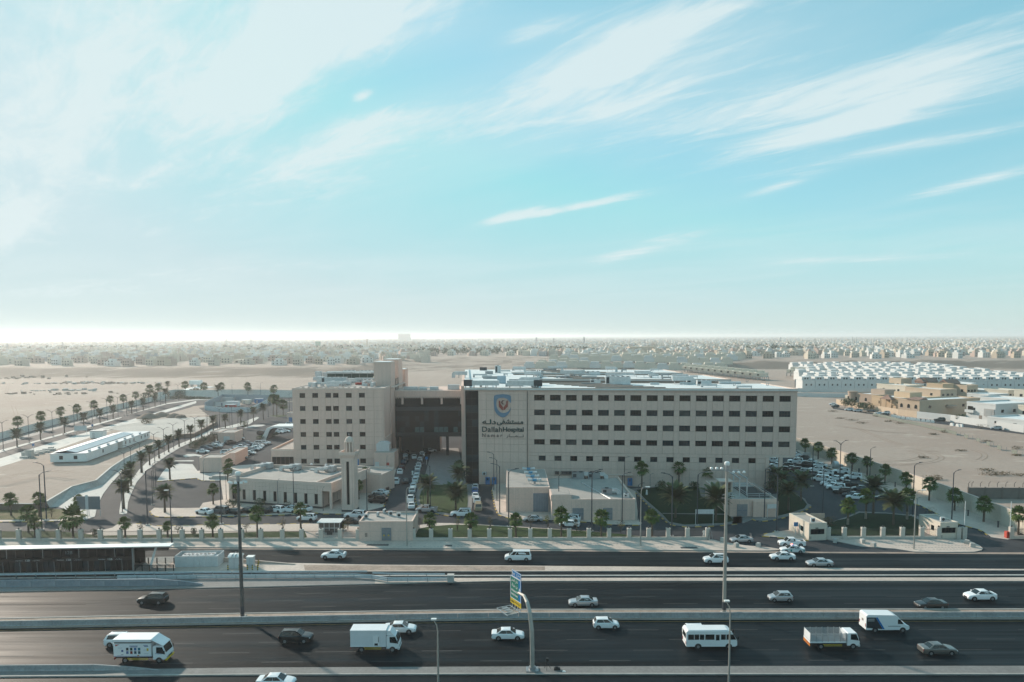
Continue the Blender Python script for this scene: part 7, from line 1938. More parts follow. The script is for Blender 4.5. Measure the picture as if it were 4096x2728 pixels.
a = [Vector((x1 - 0.78,-w / 2 + 0.12,1.28)),Vector((x1 - 0.78,w / 2 - 0.12,1.28)),Vector((x1 - 1.62,w / 2 - 0.18,2.3)),Vector((x1 - 1.62,-w / 2 + 0.18,2.3))]
nn = Vector((0.77,0,0.63)) * 0.03; MB().hexa(a,[q + nn for q in a]).build('windscreen',car_glass,t)
MB().box(x0 - 0.03,x0 - 0.001,-0.2,0.2,1.5,1.8).build('rear_plate',roof_brown,t)
wheel_set(t,[Vector((x1 - 0.95,s * w * 0.45,0.37)) for s in (-1,1)] + [Vector((x0 + 1.35,s * w * 0.45,0.37)) for s in (-1,1)],0.37)
for s in (-1,1):
 for x in (x1 - 0.95,x0 + 1.35): MB().cyl((x,s * w * 0.48,0.37),(x,s * (w / 2 + 0.012),0.37),0.45,n=16).build('wheel_arch',black_plastic,t)
# ------------------------------------------------------------------ parked and queuing cars
KIND = {'s': 'sedan','u': 'suv','b': 'big_suv','p': 'pickup','v': 'van','h': 'hatch','c': 'coupe_suv'}
NAME = {'s': 'sedan','u': 'crossover','b': 'large off-roader','p': 'pickup','v': 'van','h': 'hatchback','c': 'fastback'}
CN = {'w': 'white','k': 'black','s': 'silver','g': 'grey','n': 'navy','m': 'maroon','t': 'tan','b': 'blue'}
def rank(fn,items,rz,where,group,z=0.02,h=0.6):
 """items: 'kc' codes with the pixel of the middle of each car body"""
 seen = {}
 tot = {}
 for code,*_ in items: tot[code] = tot.get(code,0) + 1
 for it in items:
  code,x,y = it[:3]
  p = fn(x,y,h); r = it[3] if len(it) > 3 else rz
  k,c = KIND[code[0]],CN[code[1]]
  i = seen.get(code,0); seen[code] = i + 1
  num = (nth(i) + ' ') if tot[code] > 1 else ''
  lb = num + c + ' ' + NAME[code[0]] + ' ' + where
  car(lb,k,c,Vector((p.x,p.y,z)),r,group,detail=False)
PKL = 'cars parked in the left car park'
rank(B,[('sw',80,915),('un',120,885),('uk',180,870),('sk',230,862),('sw',245,846),('ss',262,824)],0.05,'parked along the hedge of the left car park',PKL)
rank(B,[('uk',412,812),('pw',500,765),('pk',494,722)],0.9,'parked beside the gatehouse',PKL)
rank(B,[('uw',370,932),('sw',440,922),('ss',470,898),('pw',530,868),('un',572,848),('pn',610,826)],0.04,'parked in the middle rank of the left car park',PKL)
rank(B,[('bk',527,997),('uk',557,965),('sk',612,942),('sw',640,934),('ck',620,908),('un',640,897),('ss',690,888),('sw',720,872),('uw',745,850),('bs',780,826),('uw',822,815)],0.04,'parked in the right rank of the left car park',PKL)
rank(B,[('bk',800,700),('uw',935,685),('sw',985,684),('uw',1030,672),('sw',1065,672),('uk',1085,655),('uw',1130,592),('bn',960,655)],0.05,'parked beyond the arched canopy',PKL)
PKM = 'cars parked before the mosque'
rank(E,[('sw',95,742),('bg',278,735),('sk',447,742),('sk',610,730),('uk',812,728),('uw',960,722),('uw',1135,722),('cw',1280,708)],2.75,'parked on the plaza before the mosque',PKM,z=0.14)
rank(E,[('uw',1325,815),('bw',1905,785),('sk',1850,855)],3.05,'standing on the road between mosque and substation',PKM)
rank(E,[('uw',2245,405),('cw',2230,432),('sk',2212,466),('sw',2208,512),('sk',2165,555),('bk',2180,610)],2.9,'parked right of the minaret',PKM,z=0.14)
AVN = 'cars queuing on the avenue'
AVR = math.radians(97)
rank(C,[('sk',180,930),('us',155,975),('sk',162,1018),('sn',132,1048),('um',116,1105),('uw',90,1160)],AVR,'in the left queue of the avenue',AVN)
rank(C,[('bw',45,1278),('sk',156,1272),('sw',261,980)],AVR,'driving up the middle of the avenue',AVN)
rank(C,[('sw',455,905,0.6),('sk',400,930,0.9),('uw',357,952),('sg',345,978),('sw',330,1014),('sk',322,1046),('sw',315,1082),('uw',302,1122),('ss',295,1168),('sw',287,1212),('uw',272,1260),('sw',250,1328),('uw',235,1385),('sk',240,1440),('pw',217,1495),('sw',228,1562)],AVR,'in the right queue of the avenue',AVN)
rank(F,[('ps',412,715)],LEFT - 0.12,'turning beside the palm island',AVN); rank(F,[('bw',822,765)],LEFT + 0.02,'driving left before the palm island',AVN)
rank(C,[('sw',993,1342),('sb',990,1385),('sw',995,1445),('uw',1014,1502)],math.radians(93),'queuing on the narrow drive by the utility building',AVN)
rank(F,[('vt',1030,685)],math.radians(93),'last in the queue on the narrow drive',AVN)
rank(F,[('ss',1680,825)],LEFT + 0.03,'driving left before the utility building',AVN); rank(F,[('uw',2140,825),('sw',2125,885)],LEFT - 0.25,'standing behind the fan palm before the utility doors',AVN)
PKR = 'cars parked in the right car park'
rz = math.radians(155)
rank(HH,[('pw',122,245),('bw',125,318),('bk',235,360),('uk',215,283),('sw',300,318),('sw',420,362)],rz,'parked at the far end of the right car park',PKR)
rank(HH,[('uk',20,368),('sk',65,398),('um',120,418),('us',210,438),('bg',290,475),('uw',375,415),('uw',487,460)],rz,'parked in the middle of the right car park',PKR)
rank(HH,[('bw',670,442),('bw',815,505)],rz,'parked along the wall pavement of the right car park',PKR)
rank(HH,[('vw',425,530),('sw',605,518),('uw',525,582),('sw',568,602),('bw',610,632),('bk',695,682),('pk',755,592),('sg',905,640),('sg',800,715),('sw',845,742),('sk',1170,755)],rz,'parked at the near end of the right car park',PKR)
rank(G,[('uw',2205,90),('pw',2225,130),('sw',2255,178),('uw',2215,232),('sk',2345,225)],rz,'seen between the columns of the hospital overhang',PKR)
rank(LC,[('bk',1342,540),('us',2020,640),('uw',695,455),('sk',680,472),('sw',612,458),('sg',520,430),('uk',90,378),('sw',62,350),('us',360,430),('uw',255,415)],math.radians(160),'parked on the street of the tan houses','cars parked by the houses')
# ================================================================== palms and plants
leaf_fan = mat('leaf_fan',(0.045,0.078,0.022),0.8,col2=(0.11,0.15,0.04),scale=1.6,spec=0.1)
leaf_date = mat('leaf_date',(0.055,0.072,0.036),0.85,col2=(0.12,0.135,0.07),scale=1.2,spec=0.08)
leaf_dead = mat('leaf_dead',(0.12,0.085,0.045),0.9,col2=(0.06,0.05,0.028),scale=2.0,spec=0.2)
trunk_m = mat('palm_trunk',(0.105,0.08,0.06),0.95,var=0.25,scale=4.0,stretch=(1,1,4),bump=0.4,bscale=12)
trunk_lt = mat('palm_trunk_pale',(0.25,0.21,0.17),0.95,var=0.2,scale=4.0,stretch=(1,1,4))
bush_m = mat('bush_leaf',(0.035,0.055,0.018),0.8,col2=(0.06,0.085,0.03),scale=2.5,spec=0.2)
bush_dry = mat('bush_dry',(0.19,0.14,0.085),0.9,col2=(0.10,0.08,0.045),scale=2.0,spec=0.2)
bush_yel = mat('bush_yellow',(0.16,0.15,0.03),0.8,col2=(0.09,0.10,0.025),scale=2.5,spec=0.2)
def fan_crown(seed,n=46,r=1.8):
 rr = random.Random(seed); mb = MB(); sk = MB()
 for i in range(n):
  az = rr.uniform(0,2 * math.pi); f = (i + 0.5) / n
  el = math.radians(82 - 120 * f ** 0.9 + rr.uniform(-10,10))
  pl = r * rr.uniform(0.42,0.56); bl = r * rr.uniform(0.48,0.62)
  d = Vector((math.cos(az) * math.cos(el),math.sin(az) * math.cos(el),math.sin(el)))
  side = Vector((-math.sin(az),math.cos(az),0)); upv = d.cross(side)
  if upv.z < 0: upv = -upv
  c = d * pl + Vector((0,0,-0.10 * pl))
  mb.add([side * 0.02,-side * 0.02,c - side * 0.02,c + side * 0.02],[(0,1,2,3)],0)
  m = 7
  for k in range(m):
   a = math.radians(-78 + 156 * k / (m - 1)); dirv = (d * math.cos(a) + side * math.sin(a))
   w = side * math.cos(a) - d * math.sin(a)
   L = bl * (0.75 + 0.25 * math.cos(a)) * rr.uniform(0.9,1.1)
   tip = c + dirv * L + Vector((0,0,-0.30 * L * (0.4 + f))) + upv * 0.04
   mid = c + dirv * L * 0.55 + upv * 0.06
   mb.add([c,mid + w * 0.14,tip,mid - w * 0.14],[(0,1,2,3)],0)
 for i in range(30):
  az = rr.uniform(0,2 * math.pi); L = r * rr.uniform(0.5,0.85); o = r * rr.uniform(0.12,0.42)
  d = Vector((math.cos(az),math.sin(az),0)); s = Vector((-d.y,d.x,0)) * rr.uniform(0.08,0.16)
  a = d * o * 0.4 + Vector((0,0,-0.15)); b = d * o + Vector((0,0,-0.15 - L))
  sk.add([a - s * 0.4,a + s * 0.4,b + s,b - s * 0.6],[(0,1,2,3)],0)
 return mb.mesh('crown',leaf_fan,fix=False),sk.mesh('dead_skirt',leaf_dead,fix=False)
def frond_mesh(seed,L=3.0,pairs=20,m=None):
 rr = random.Random(seed); mb = MB(); pts = []
 for i in range(9):
  f = i / 8.0; pts.append(Vector((L * (f - 0.12 * f * f),0,-0.34 * L * f * f)))
 for i in range(8):
  w0,w1 = 0.035 * (1 - i / 9),0.035 * (1 - (i + 1) / 9)
  mb.add([pts[i] + Vector((0,w0,0)),pts[i] - Vector((0,w0,0)),pts[i + 1] - Vector((0,w1,0)),pts[i + 1] + Vector((0,w1,0))],[(0,1,2,3)])
 for k in range(pairs):
  f = 0.14 + 0.86 * k / (pairs - 1); i = min(7,int(f * 8)); p = pts[i].lerp(pts[i + 1],f * 8 - i)
  tg = (pts[i + 1] - pts[i]).normalized()
  ll = L * 0.30 * math.sin(math.pi * (0.18 + 0.74 * f)) * rr.uniform(0.85,1.1)
  for s in (-1,1):
   d = (tg * 0.75 + Vector((0,s * 0.75,0.22 - 0.25 * f))).normalized()
   wv_ = tg * 0.13 * L / 3 + Vector((0,0,0.02))
   mb.add([p - wv_,p + wv_,p + d * ll],[(0,1,2)])
 return mb
def frond_pose(rr,i,n):
 az = (i * 2.39996) % (2 * math.pi) + rr.uniform(-0.15,0.15)
 f = (i + 0.5) / n
 el = math.radians(80 - 96 * f + rr.uniform(-7,7))
 s = rr.uniform(0.85,1.08) * (0.78 + 0.3 * math.sin(math.pi * min(1,f + 0.25)))
 return az,el,s
def date_crown(seed,n=56,L=3.0):
 rr = random.Random(seed); mb = MB()
 fr = [frond_mesh(seed * 7 + k,L,18) for k in range(3)]
 for i in range(n):
  az,el,s = frond_pose(rr,i,n); f = fr[i % 3]
  M_ = Matrix.Rotation(az,4,'Z') @ Matrix.Rotation(-el,4,'Y') @ Matrix.Scale(s,4)
  mb.add([M_ @ Vector(v) for v in f.v],f.f)
 return mb.mesh('crown',leaf_date,fix=False)
FANS = [fan_crown(s) for s in (1,2,3,4)]
DATES = [date_crown(s) for s in (11,12,13)]
FROND = [frond_mesh(90 + k,3.0,22).mesh('frond',leaf_date,fix=False) for k in range(3)]
tr = MB()
for k in range(9):
 tr.cyl((0,0,k / 9),(0,0,(k + 1) / 9 - 0.006),0.24 * (1 - 0.045 * k),0.215 * (1 - 0.045 * k),n=8)
TRK = tr.mesh('trunk',trunk_m)
tr2 = MB()
for k in range(6): tr2.cyl((0,0,k / 6),(0,0,(k + 1) / 6),0.30 - 0.02 * k,0.26 - 0.02 * k,n=8,m=1 if k < 2 else 0)
TRK2 = tr2.mesh('trunk',[trunk_m,trunk_lt])
def fan_palm(label,p,h,r=None,group=None,pale=False):
 r = r or 0.30 * h + 0.15; t = thing('fan_palm',label,'palm tree',p,RND.uniform(0,6.28),group)
 th = h - r * 0.85
 o = link('trunk',TRK2 if pale else TRK,t); o.scale = (1,1,th)
 c,s = FANS[RND.randrange(4)]; k = r / 1.8
 for nm,me in (('crown',c),('dead_skirt',s)):
  q = link(nm,me,t,(0,0,th)); q.scale = (k,k,k * 1.05)
 return t
def date_palm(label,p,h,r=3.0,group=None,separate=False):
 t = thing('date_palm',label,'palm tree',p,RND.uniform(0,6.28),group); th = max(1.0,h - r * 0.62)
 o = link('trunk',TRK,t); o.scale = (1.25,1.25,th)
 if separate:
  rr = random.Random(len(label) + int(p.x)); n = 64
  for i in range(n):
   az,el,s = frond_pose(rr,i,n); s *= r / 2.9
   f = link('frond',FROND[i % 3],t,(0,0,th)); f.rotation_euler = (0,-el,az); f.scale = (s,s,s)
 else:
  q = link('crown',DATES[RND.randrange(3)],t,(0,0,th)); k = r / 2.9; q.scale = (k,k,k)
 sk = FANS[RND.randrange(4)][1]; q = link('dead_skirt',sk,t,(0,0,th + 0.1)); q.scale = (0.45,0.45,0.5)
 return t
GF = 'fan palms in the compound'; GD = 'date palms in the compound'
for lb,fn,x,y,h,r in (('fan palm at the left edge of the left lawn',D,133,485,5.6,1.9),('fan palm behind the two lamp posts of the left lawn',D,475,502,6.0,1.8),('bushy fan palm behind the first fence bays',D,343,690,6.2,2.1),('small fan palm before the bushy one at the left fence',D,425,768,4.9,1.6),
 ('largest fan palm with a wide dead skirt behind the left fence',D,880,765,7.2,2.9),('fan palm beside the large grey road board',D,955,478,5.0,1.6),('fan palm on the path opposite the curved road mouth',D,1505,768,4.9,1.55),('small fan palm right of the plain dark pole',D,2015,768,3.9,1.25),
 ('fan palm in the mosque parking',E,205,650,5.4,1.75),('fan palm behind the fence below the grey parked car',E,200,1060,5.2,1.75),('tall fan palm behind the fence in front of the mosque',E,735,1052,7.0,1.95),('fan palm left of the transformer shelter',E,1255,958,6.2,1.75),
 ('fan palm at the left corner of the mosque',E,478,635,5.0,1.5),('front fan palm behind the entry stair',E,380,375,5.0,1.7),('rear fan palm behind the entry stair',E,395,300,5.2,1.6),('fan palm right of the minaret',E,2030,462,6.0,1.9),('low fan palm close behind the minaret',E,1950,590,5.2,1.6),
 ('fan palm behind the fence right of the substation',F,450,1058,5.6,1.75),('fan palm behind the fence before the white off-roader',F,945,1062,5.6,1.85),('fan palm behind the fence left of the roller gate',F,1480,1060,5.5,1.7),('tall fan palm behind the fence before the low utility building',F,2025,1050,6.6,2.0),
 ('fan palm by the glass corner of the hospital',F,800,330,5.4,2.0),('fan palm behind the fence before the louvred door',G,150,1045,6.0,2.0),('yellowish fan palm right of the street lamp',G,760,1050,6.2,1.85),('left fan palm against the hospital base wall',G,635,480,8.2,2.3),
 ('middle fan palm against the hospital base wall',G,1080,445,7.4,2.1),('right low fan palm against the hospital base wall',G,1415,440,6.0,2.2),
 ('leftmost fan palm of the lawn between the kiosks',J,240,895,6.0,2.0),('second fan palm of the lawn between the kiosks',J,455,825,7.2,2.1),('rear fan palm of the lawn between the kiosks',J,950,832,7.4,2.2)):
 fan_palm(lb,fn(x,y,0.15),h,r,GF,pale='lawn between' in lb)
row = [(HH,240,235),(HH,397,290),(HH,560,350),(HH,803,432),(HH,985,490),(HH,1198,577),(HH,1452,700),(HH,1728,785),(HH,2033,905),(J,1870,860),(J,2285,1010)]
for i,(fn,x,y) in enumerate(row): fan_palm(nth(i) + ' fan palm from the hospital end of the row along the right wall',fn(x,y,0.13),5.9 + 0.3 * math.sin(i * 2.1),2.05 + 0.1 * math.sin(i),'fan palms along the right wall')
lf = [(A,220,725),(A,497,650),(A,735,585),(A,928,548),(A,1132,493),(A,1327,415),(A,1484,400),(A,1632,360),(A,1803,300),(A,1905,275),(A,2225,240),(B,100,262),(B,305,262),(B,622,266),(B,935,302)]
for i,(fn,x,y) in enumerate(lf): fan_palm(nth(i) + ' fan palm from the left along the far boundary wall',fn(x,y),8.6 if i < 8 else 10.5,2.6 if i < 8 else 3.3,'fan palms along the far wall')
for i,(x,y) in enumerate(((925,490),(967,500),(1045,488))): fan_palm(('left','middle','right')[i] + ' fan palm on the roundabout island',B(x,y),12 if i < 2 else 9,3.2,'roundabout palms')
dl = [(207,865),(488,783),(775,700),(1007,633),(1202,576),(1360,530),(1582,465),(1720,425),(1862,383),(1990,347),(2015,235)]
for i,(x,y) in enumerate(dl): date_palm(nth(i) + ' date palm from the left on the far road median',A(x,y),6.8 if i < 9 else 9.5,3.3,'date palms of the far road')
dc = [(D,1488,405,7.0,2.9),(A,1540,1415,6.5,2.7),(A,1575,1330,6.5,2.6),(A,1705,1172,6.2,2.7),(A,1797,1080,6.2,2.5),(A,1910,1000,6.0,2.6),(A,2025,925,6.0,2.6),(A,2150,860,6.2,2.7),(A,2290,800,6.4,2.7),(B,65,745,7.0,2.9),(B,205,675,6.8,3.0),(B,350,650,6.6,2.9),(B,535,600,7.0,3.0),(B,688,560,7.0,3.2),(B,805,535,8.0,3.4)]
for i,(fn,x,y,h,r) in enumerate(dc): date_palm(nth(i) + ' date palm from the near end of the curved road median',fn(x,y,0.14),h,r,'date palms of the curved road',separate=(i < 2))
for lb,fn,x,y,h,r,sep_ in (('date palm on the pavement before the mosque parking',D,1980,447,6.3,2.9,True),('date palm with a bushy foot above the mosque parking',A,2040,1252,6.0,2.5,True),('left date palm of the avenue island',F,425,662,7.3,3.3,True),('front date palm of the avenue island',F,760,742,6.6,3.6,True),
 ('rear date palm of the avenue island',F,800,470,6.2,3.3,True),('left date palm of the hospital garden',G,1040,812,7.4,4.2,True),('right date palm of the hospital garden',G,1525,845,7.6,4.2,True),('tall date palm behind the kiosk lawn',J,545,770,8.6,3.4,True),('grey date palm in the middle of the kiosk lawn',J,785,895,7.2,3.6,True),
 ('date palm at the right end of the pump building',HH,40,900,6.8,3.4,False),('date palm behind the pump building end',HH,190,790,7.2,3.6,False),('left date palm behind the pump building',G,2080,420,5.5,3.0,False),('right date palm behind the pump building',G,2240,480,6.0,3.2,False),('far date palm of the construction yard',B,265,292,9.5,4.0,False),('date palm in front of the overhang columns',HH,-30,700,5.5,3.0,False)):
 date_palm(lb,fn(x,y,0.15),h,r,GD,separate=sep_)
# bushes: many leaf blades through a lumpy volume
def bush_mesh(seed,rx,ry,rz_,n,leaf,m,lumps=5):
 rr = random.Random(seed); mb = MB()
 cs = [(Vector((rr.uniform(-0.5,0.5) * rx,rr.uniform(-0.5,0.5) * ry,rz_ * rr.uniform(0.35,0.6))),rr.uniform(0.45,0.65)) for _ in range(lumps)]
 for i in range(n):
  c,k = cs[rr.randrange(lumps)]
  d = Vector((rr.gauss(0,1),rr.gauss(0,1),rr.gauss(0,1))).normalized() * rr.uniform(0.55,1.0) ** 0.5
  p = c + Vector((d.x * rx * k,d.y * ry * k,d.z * rz_ * k * 0.85))
  if p.z < 0.02: p.z = rr.uniform(0.02,0.2)
  a = Vector((rr.gauss(0,1),rr.gauss(0,1),rr.gauss(0,0.6))).normalized() * leaf; b = a.cross(Vector((rr.gauss(0,1),rr.gauss(0,1),rr.gauss(0,1)))).normalized() * leaf * 0.6
  mb.add([p - a,p + b,p + a,p - b],[(0,1,2,3)])
 return mb.mesh('foliage',m,fix=False)
def bush(label,p,rx,ry,h,m=None,n=260,leaf=0.16,stem=0.0,seed=1,name='bush',cat='bush',group=None):
 t = thing(name,label,cat,p,0,group)
 link('foliage',bush_mesh(seed,rx,ry,h,n,leaf,m or bush_m),t,(0,0,stem))
 mb = MB()
 for k in range(4):
  a = k * 1.7 + seed; mb.cyl((0,0,0),(math.cos(a) * rx * 0.35,math.sin(a) * ry * 0.35,stem + h * 0.55),0.05,0.02,n=5)
 mb.build('stems',trunk_m,t)
 return t
bush('round clipped shrub behind the left fence',D(1125,735,0.17),0.85,0.85,1.5,n=420,leaf=0.10,stem=0.15,seed=2)
bush('round clipped shrub behind the fence right of the small fan palm',D(2327,715,0.17),0.75,0.75,1.4,n=380,leaf=0.10,stem=0.15,seed=3)
bush('yellow green round shrub right of the transformer shelter',E(1768,965,0.15),0.95,0.95,1.6,bush_yel,n=380,leaf=0.12,stem=0.3,seed=4)
bush('left dark round bush in the hospital garden',G(868,480,0.2),1.6,1.6,2.6,bush_m,n=700,leaf=0.16,seed=5)
bush('right dark round bush in the hospital garden',G(1272,480,0.2),1.5,1.5,2.5,bush_m,n=700,leaf=0.16,seed=6)
for i,(x,y,w) in enumerate(((445,690,2.2),(790,668,2.0),(1120,665,1.9))): bush(nth(i) + ' shrub from the left at the foot of the mosque wall',E(x,y,0.15),w,1.2,2.0,bush_m,n=420,leaf=0.14,seed=20 + i)
for i,(fn,x,y,m_,h) in enumerate(((F,320,955,bush_dry,3.2),(F,780,975,bush_yel,3.6),(F,1175,945,bush_dry,3.0),(F,1660,945,bush_dry,3.0),(F,1865,940,bush_yel,3.2),(F,2210,975,bush_dry,3.2),(G,385,1000,bush_dry,3.2),(E,1045,965,bush_dry,2.8),(E,600,985,bush_dry,2.2),(D,1700,730,bush_dry,3.6),(E,1820,965,bush_dry,3.4),(D,2135,700,bush_m,1.8),(D,620,510,bush_dry,2.6))):
 bush(nth(i) + ' thin young tree of the planting strip, counted from right of the substation',fn(x,y,0.15),0.95,0.95,h * 0.55,m_,n=150,leaf=0.11,stem=h * 0.4,seed=40 + i,name='young_tree',cat='tree',group='young trees behind the fence')
for i in range(7):
 f = i / 6; bush(nth(i) + ' brownish hedge bush from the road end of the left car park',B(-20 + 240 * f,880 - 105 * f,0.14),2.6,2.2,3.0,bush_dry if i % 3 else bush_m,n=420,leaf=0.2,seed=60 + i,group='hedge bushes of the left car park')
bush('small dark tree at the parking island',B(575,648,0.14),2.0,2.0,3.2,bush_m,n=400,leaf=0.2,stem=1.0,seed=70)
for i in range(4): bush(nth(i) + ' green shrub from the left under the arched canopy',B(770 + 55 * i,770 - 14 * i,0.14),2.4,2.0,1.8,bush_m,n=380,leaf=0.2,seed=75 + i,group='shrubs under the canopy')
for i in range(6): bush(nth(i) + ' green tree of the left in the far corner of the left boundary',A(1780 + 95 * i + (i > 2) * 110,305 - 13 * i),5.0,4.0,5.0,bush_m,n=420,leaf=0.45,stem=0.5,seed=80 + i,name='tree',cat='tree',group='trees in the far left corner')
hdg = MB()
for i in range(5): bush(nth(i) + ' low trimmed hedge piece along the far bend of the left road',A(2060 + 100 * i,283 + 2 * i),8.0,1.5,1.8,bush_m,n=420,leaf=0.3,seed=90 + i,group='trimmed hedge at the far bend',name='hedge',cat='hedge')
bush('dry brown bush on the gravel yard of the dirt lot',A(1760,585,LOT),3.2,3.0,2.8,bush_dry,n=500,leaf=0.22,seed=97)
bush('dry brown bush behind the left guard kiosk',HH(540,1075,0.13),2.0,1.6,2.0,bush_dry,n=360,leaf=0.14,seed=98)
bush('grey leafless bush on the right pavement kerb',J(1230,790,0.13),2.0,1.4,2.2,bush_dry,n=150,leaf=0.09,seed=99)
for i,(x,y,w) in enumerate(((2080,365,3.0),(2180,420,3.2),(1900,345,2.6),(1830,330,2.8),(2300,470,3.0))): bush(nth(i) + ' dark green shrub from the right behind the pump building',G(x,y + 40,0.1),w,2.4,2.4,bush_m,n=420,leaf=0.2,seed=110 + i,group='shrubs behind the pump building')
# desert scrub on the right
rs_ = random.Random(5)
sc_pts = [(J,1960,300,4.5,1.3),(J,2020,305,3.6,1.6),(J,2110,300,3.4,1.3),(J,1880,240,3.0,1.0),(J,2320,310,3.0,1.1),(J,1260,345,2.6,1.6),(J,1300,360,2.2,1.3),(J,1160,98,1.8,1.0),(J,1590,12,2.2,0.9),(J,2250,70,2.8,0.9),(LC,290,545,3.4,1.0),(LC,420,580,3.6,1.1),(LC,170,525,2.6,0.8),(LC,740,560,3.0,1.0),(LC,860,585,3.0,1.3),(LC,1270,715,2.2,0.9),(LC,1380,690,2.4,1.6),(LC,600,500,3.0,1.0),(LC,60,440,3.0,1.0),(LC,1840,640,2.6,2.4),(LC,460,460,3.0,2.0),(LC,1900,800,2.4,1.0),(LC,2290,890,2.6,1.6)]
for i,(fn,x,y,w,h) in enumerate(sc_pts): bush(nth(i) + ' dry scrub clump counted over the sandy lot on the right',fn(x,y),w * 1.2,w * 0.6,h * 0.8,bush_dry,n=170,leaf=0.16,seed=120 + i,name='scrub_clump',cat='scrub',group='dry scrub on the sandy lot')
for i,(x,y,h) in enumerate(((205,400,6.5),(290,405,6.0),(470,430,5.0),(375,420,4.5))): bush(nth(i) + ' green street tree from the left before the tan houses',LC(x,y),3.4,3.0,h * 0.7,bush_m,n=520,leaf=0.32,stem=h * 0.25,seed=150 + i,name='tree',cat='tree',group='street trees before the tan houses')
for i,(x,y) in enumerate(((1360,445),(1580,455),(1560,570),(1620,570))): date_palm(nth(i) + ' palm from the left in the house gardens',LC(x,y),5.5 if i < 2 else 3.6,2.8 if i < 2 else 1.8,'garden palms of the houses')
# ------------------------------------------------------------------ people
def person(label,p,rz,cloth,h=1.72,stride=0.12,arm_=0.15):
 t = thing('person',label,'person',p,rz); k = h / 1.75
 V = [(0,0,0.95),(0,0,1.15),(0,0,1.38),(0,0,1.50),(0,0,1.60),(0.02,0,1.72),(0.0,0.19,1.40),(arm_,0.25,1.14),(arm_ * 2,0.24,0.88),(0.0,-0.19,1.40),(-arm_,-0.25,1.14),(-arm_ * 1.2,-0.24,0.88),(stride * 0.5,0.09,0.50),(stride,0.10,0.08),(stride + 0.14,0.10,0.05),(-stride * 0.5,-0.09,0.50),(-stride,-0.10,0.08),(-stride + 0.14,-0.10,0.05)]
 Ed = [(0,1),(1,2),(2,3),(3,4),(4,5),(2,6),(6,7),(7,8),(2,9),(9,10),(10,11),(0,12),(12,13),(13,14),(0,15),(15,16),(16,17)]
 Rr = [0.15,0.14,0.16,0.06,0.09,0.085,0.07,0.05,0.04,0.07,0.05,0.04,0.085,0.05,0.04,0.085,0.05,0.04]
 me = bpy.data.meshes.new('body'); me.from_pydata([(x * k,y * k,z * k) for x,y,z in V],Ed,[]); me.materials.append(mat('skin',(0.30,0.18,0.12),0.7,var=0.05,scale=3))
 o = link('body',me,t); o.modifiers.new('skin','SKIN'); o.modifiers.new('sub','SUBSURF').levels = 1; o.modifiers['sub'].render_levels = 1
 for i,v in enumerate(me.skin_vertices[0].data): v.radius = (Rr[i] * k,Rr[i] * k)
 me.skin_vertices[0].data[0].use_root = True
 MB().lathe([(0.30 * k,0.12),(0.25 * k,0.6 * k),(0.20 * k,1.0 * k),(0.22 * k,1.35 * k),(0.16 * k,1.47 * k),(0.08 * k,1.50 * k)],12).build('robe',cloth,t)
 for s in (-1,1):
  i0 = 6 if s > 0 else 9; a,b = Vector(V[i0]) * k,Vector(V[i0 + 1]) * k; MB().tube([a,b,b.lerp(Vector(V[i0 + 2]) * k,0.7)],[0.09 * k,0.07 * k,0.06 * k],8).build('sleeve',cloth,t)
 MB().lathe([(0.115 * k,1.58 * k),(0.125 * k,1.68 * k),(0.11 * k,1.78 * k),(0.05 * k,1.83 * k)],10).build('headcloth',black_plastic,t)
cw = mat('cloth_white',(0.70,0.70,0.68),0.9,var=0.05,scale=3)
person('person in white robe walking on the garden lawn',G(695,540,0.2),0.4,cw); person('person in white standing behind the fence end at the gate',G(1383,1043,0.02),1.6,cw); person('person in white walking between the avenue queues',C(241,1205,0.02),1.6,cw); person('person in white walking beside the gatehouse',B(240,805,0.1),0.3,cw)
t = thing('stepladder','dark folding stepladder standing at the fence end by the gate','ladder',G(1462,1085,0.15))
for s in (-1,1):
 for y in (0,0.5): MB().cyl((s * 0.55,y,0),(s * 0.04,y + 0.02,2.1),0.035,n=5).build('rail',steel if s > 0 else black_plastic,t)
for k in range(5): MB().box(-0.55 + k * 0.105,-0.47 + k * 0.105,0,0.5,0.35 + k * 0.38,0.39 + k * 0.38).build('rung',steel,t)
# block stacks, container, pipes beside the right wall
rs2 = random.Random(8)
for i in range(16):
 x = 290 + i * 23; y = 1000 - i * 6 - (i % 3) * 14; w = 1.6 if i > 5 else 2.4
 o = MB().box(-w / 2,w / 2,-0.6,0.6,0,(2.2 if 0 < i < 4 else 0.9) * rs2.uniform(0.7,1.1)).box(-w / 2 + 0.1,w / 2 - 0.15,-0.5,0.5,-0.01,0.02).build('block_stack',concrete,None,A(x,y,LOT),rs2.uniform(-0.4,0.4)); tag(o,nth(i) + ' grey paving block stack from the left beside the portable cabin','block stack','block stacks on the dirt lot')
o = thing('container','small white container with a blue lid behind the portable cabin','container',A(1080,762,LOT)); MB().box(0,5.2,0,3,0.2,3.0).build('body',white_paint,o); MB().box(-0.1,5.3,-0.1,3.1,3.0,3.2).build('lid',steel,o); MB().box(1,2,-0.06,-0.005,0.3,2.3).build('door',ac_white,o)
o = thing('vent_drum','grey round vent drum on the right pavement','vent',HH(612,400,0.13)); MB().cyl((-0.9,0,1.2),(0.5,0,1.2),1.15,n=16).build('drum',galv,o); MB().box(0.5,2.0,-0.8,0.8,0,1.3).build('box',galv,o); MB().box(-0.9,0.5,-0.7,0.7,0,0.4).build('foot',concrete,o)
o = thing('wall_box','pale utility box beside the first palms of the right wall','utility box',HH(265,268,0.13)); MB().box(-1.1,1.1,-0.5,0.5,0,1.5).build('body',ac_white,o); MB().box(-1.2,1.2,-0.6,0.6,1.5,1.6).build('lid',galv,o)
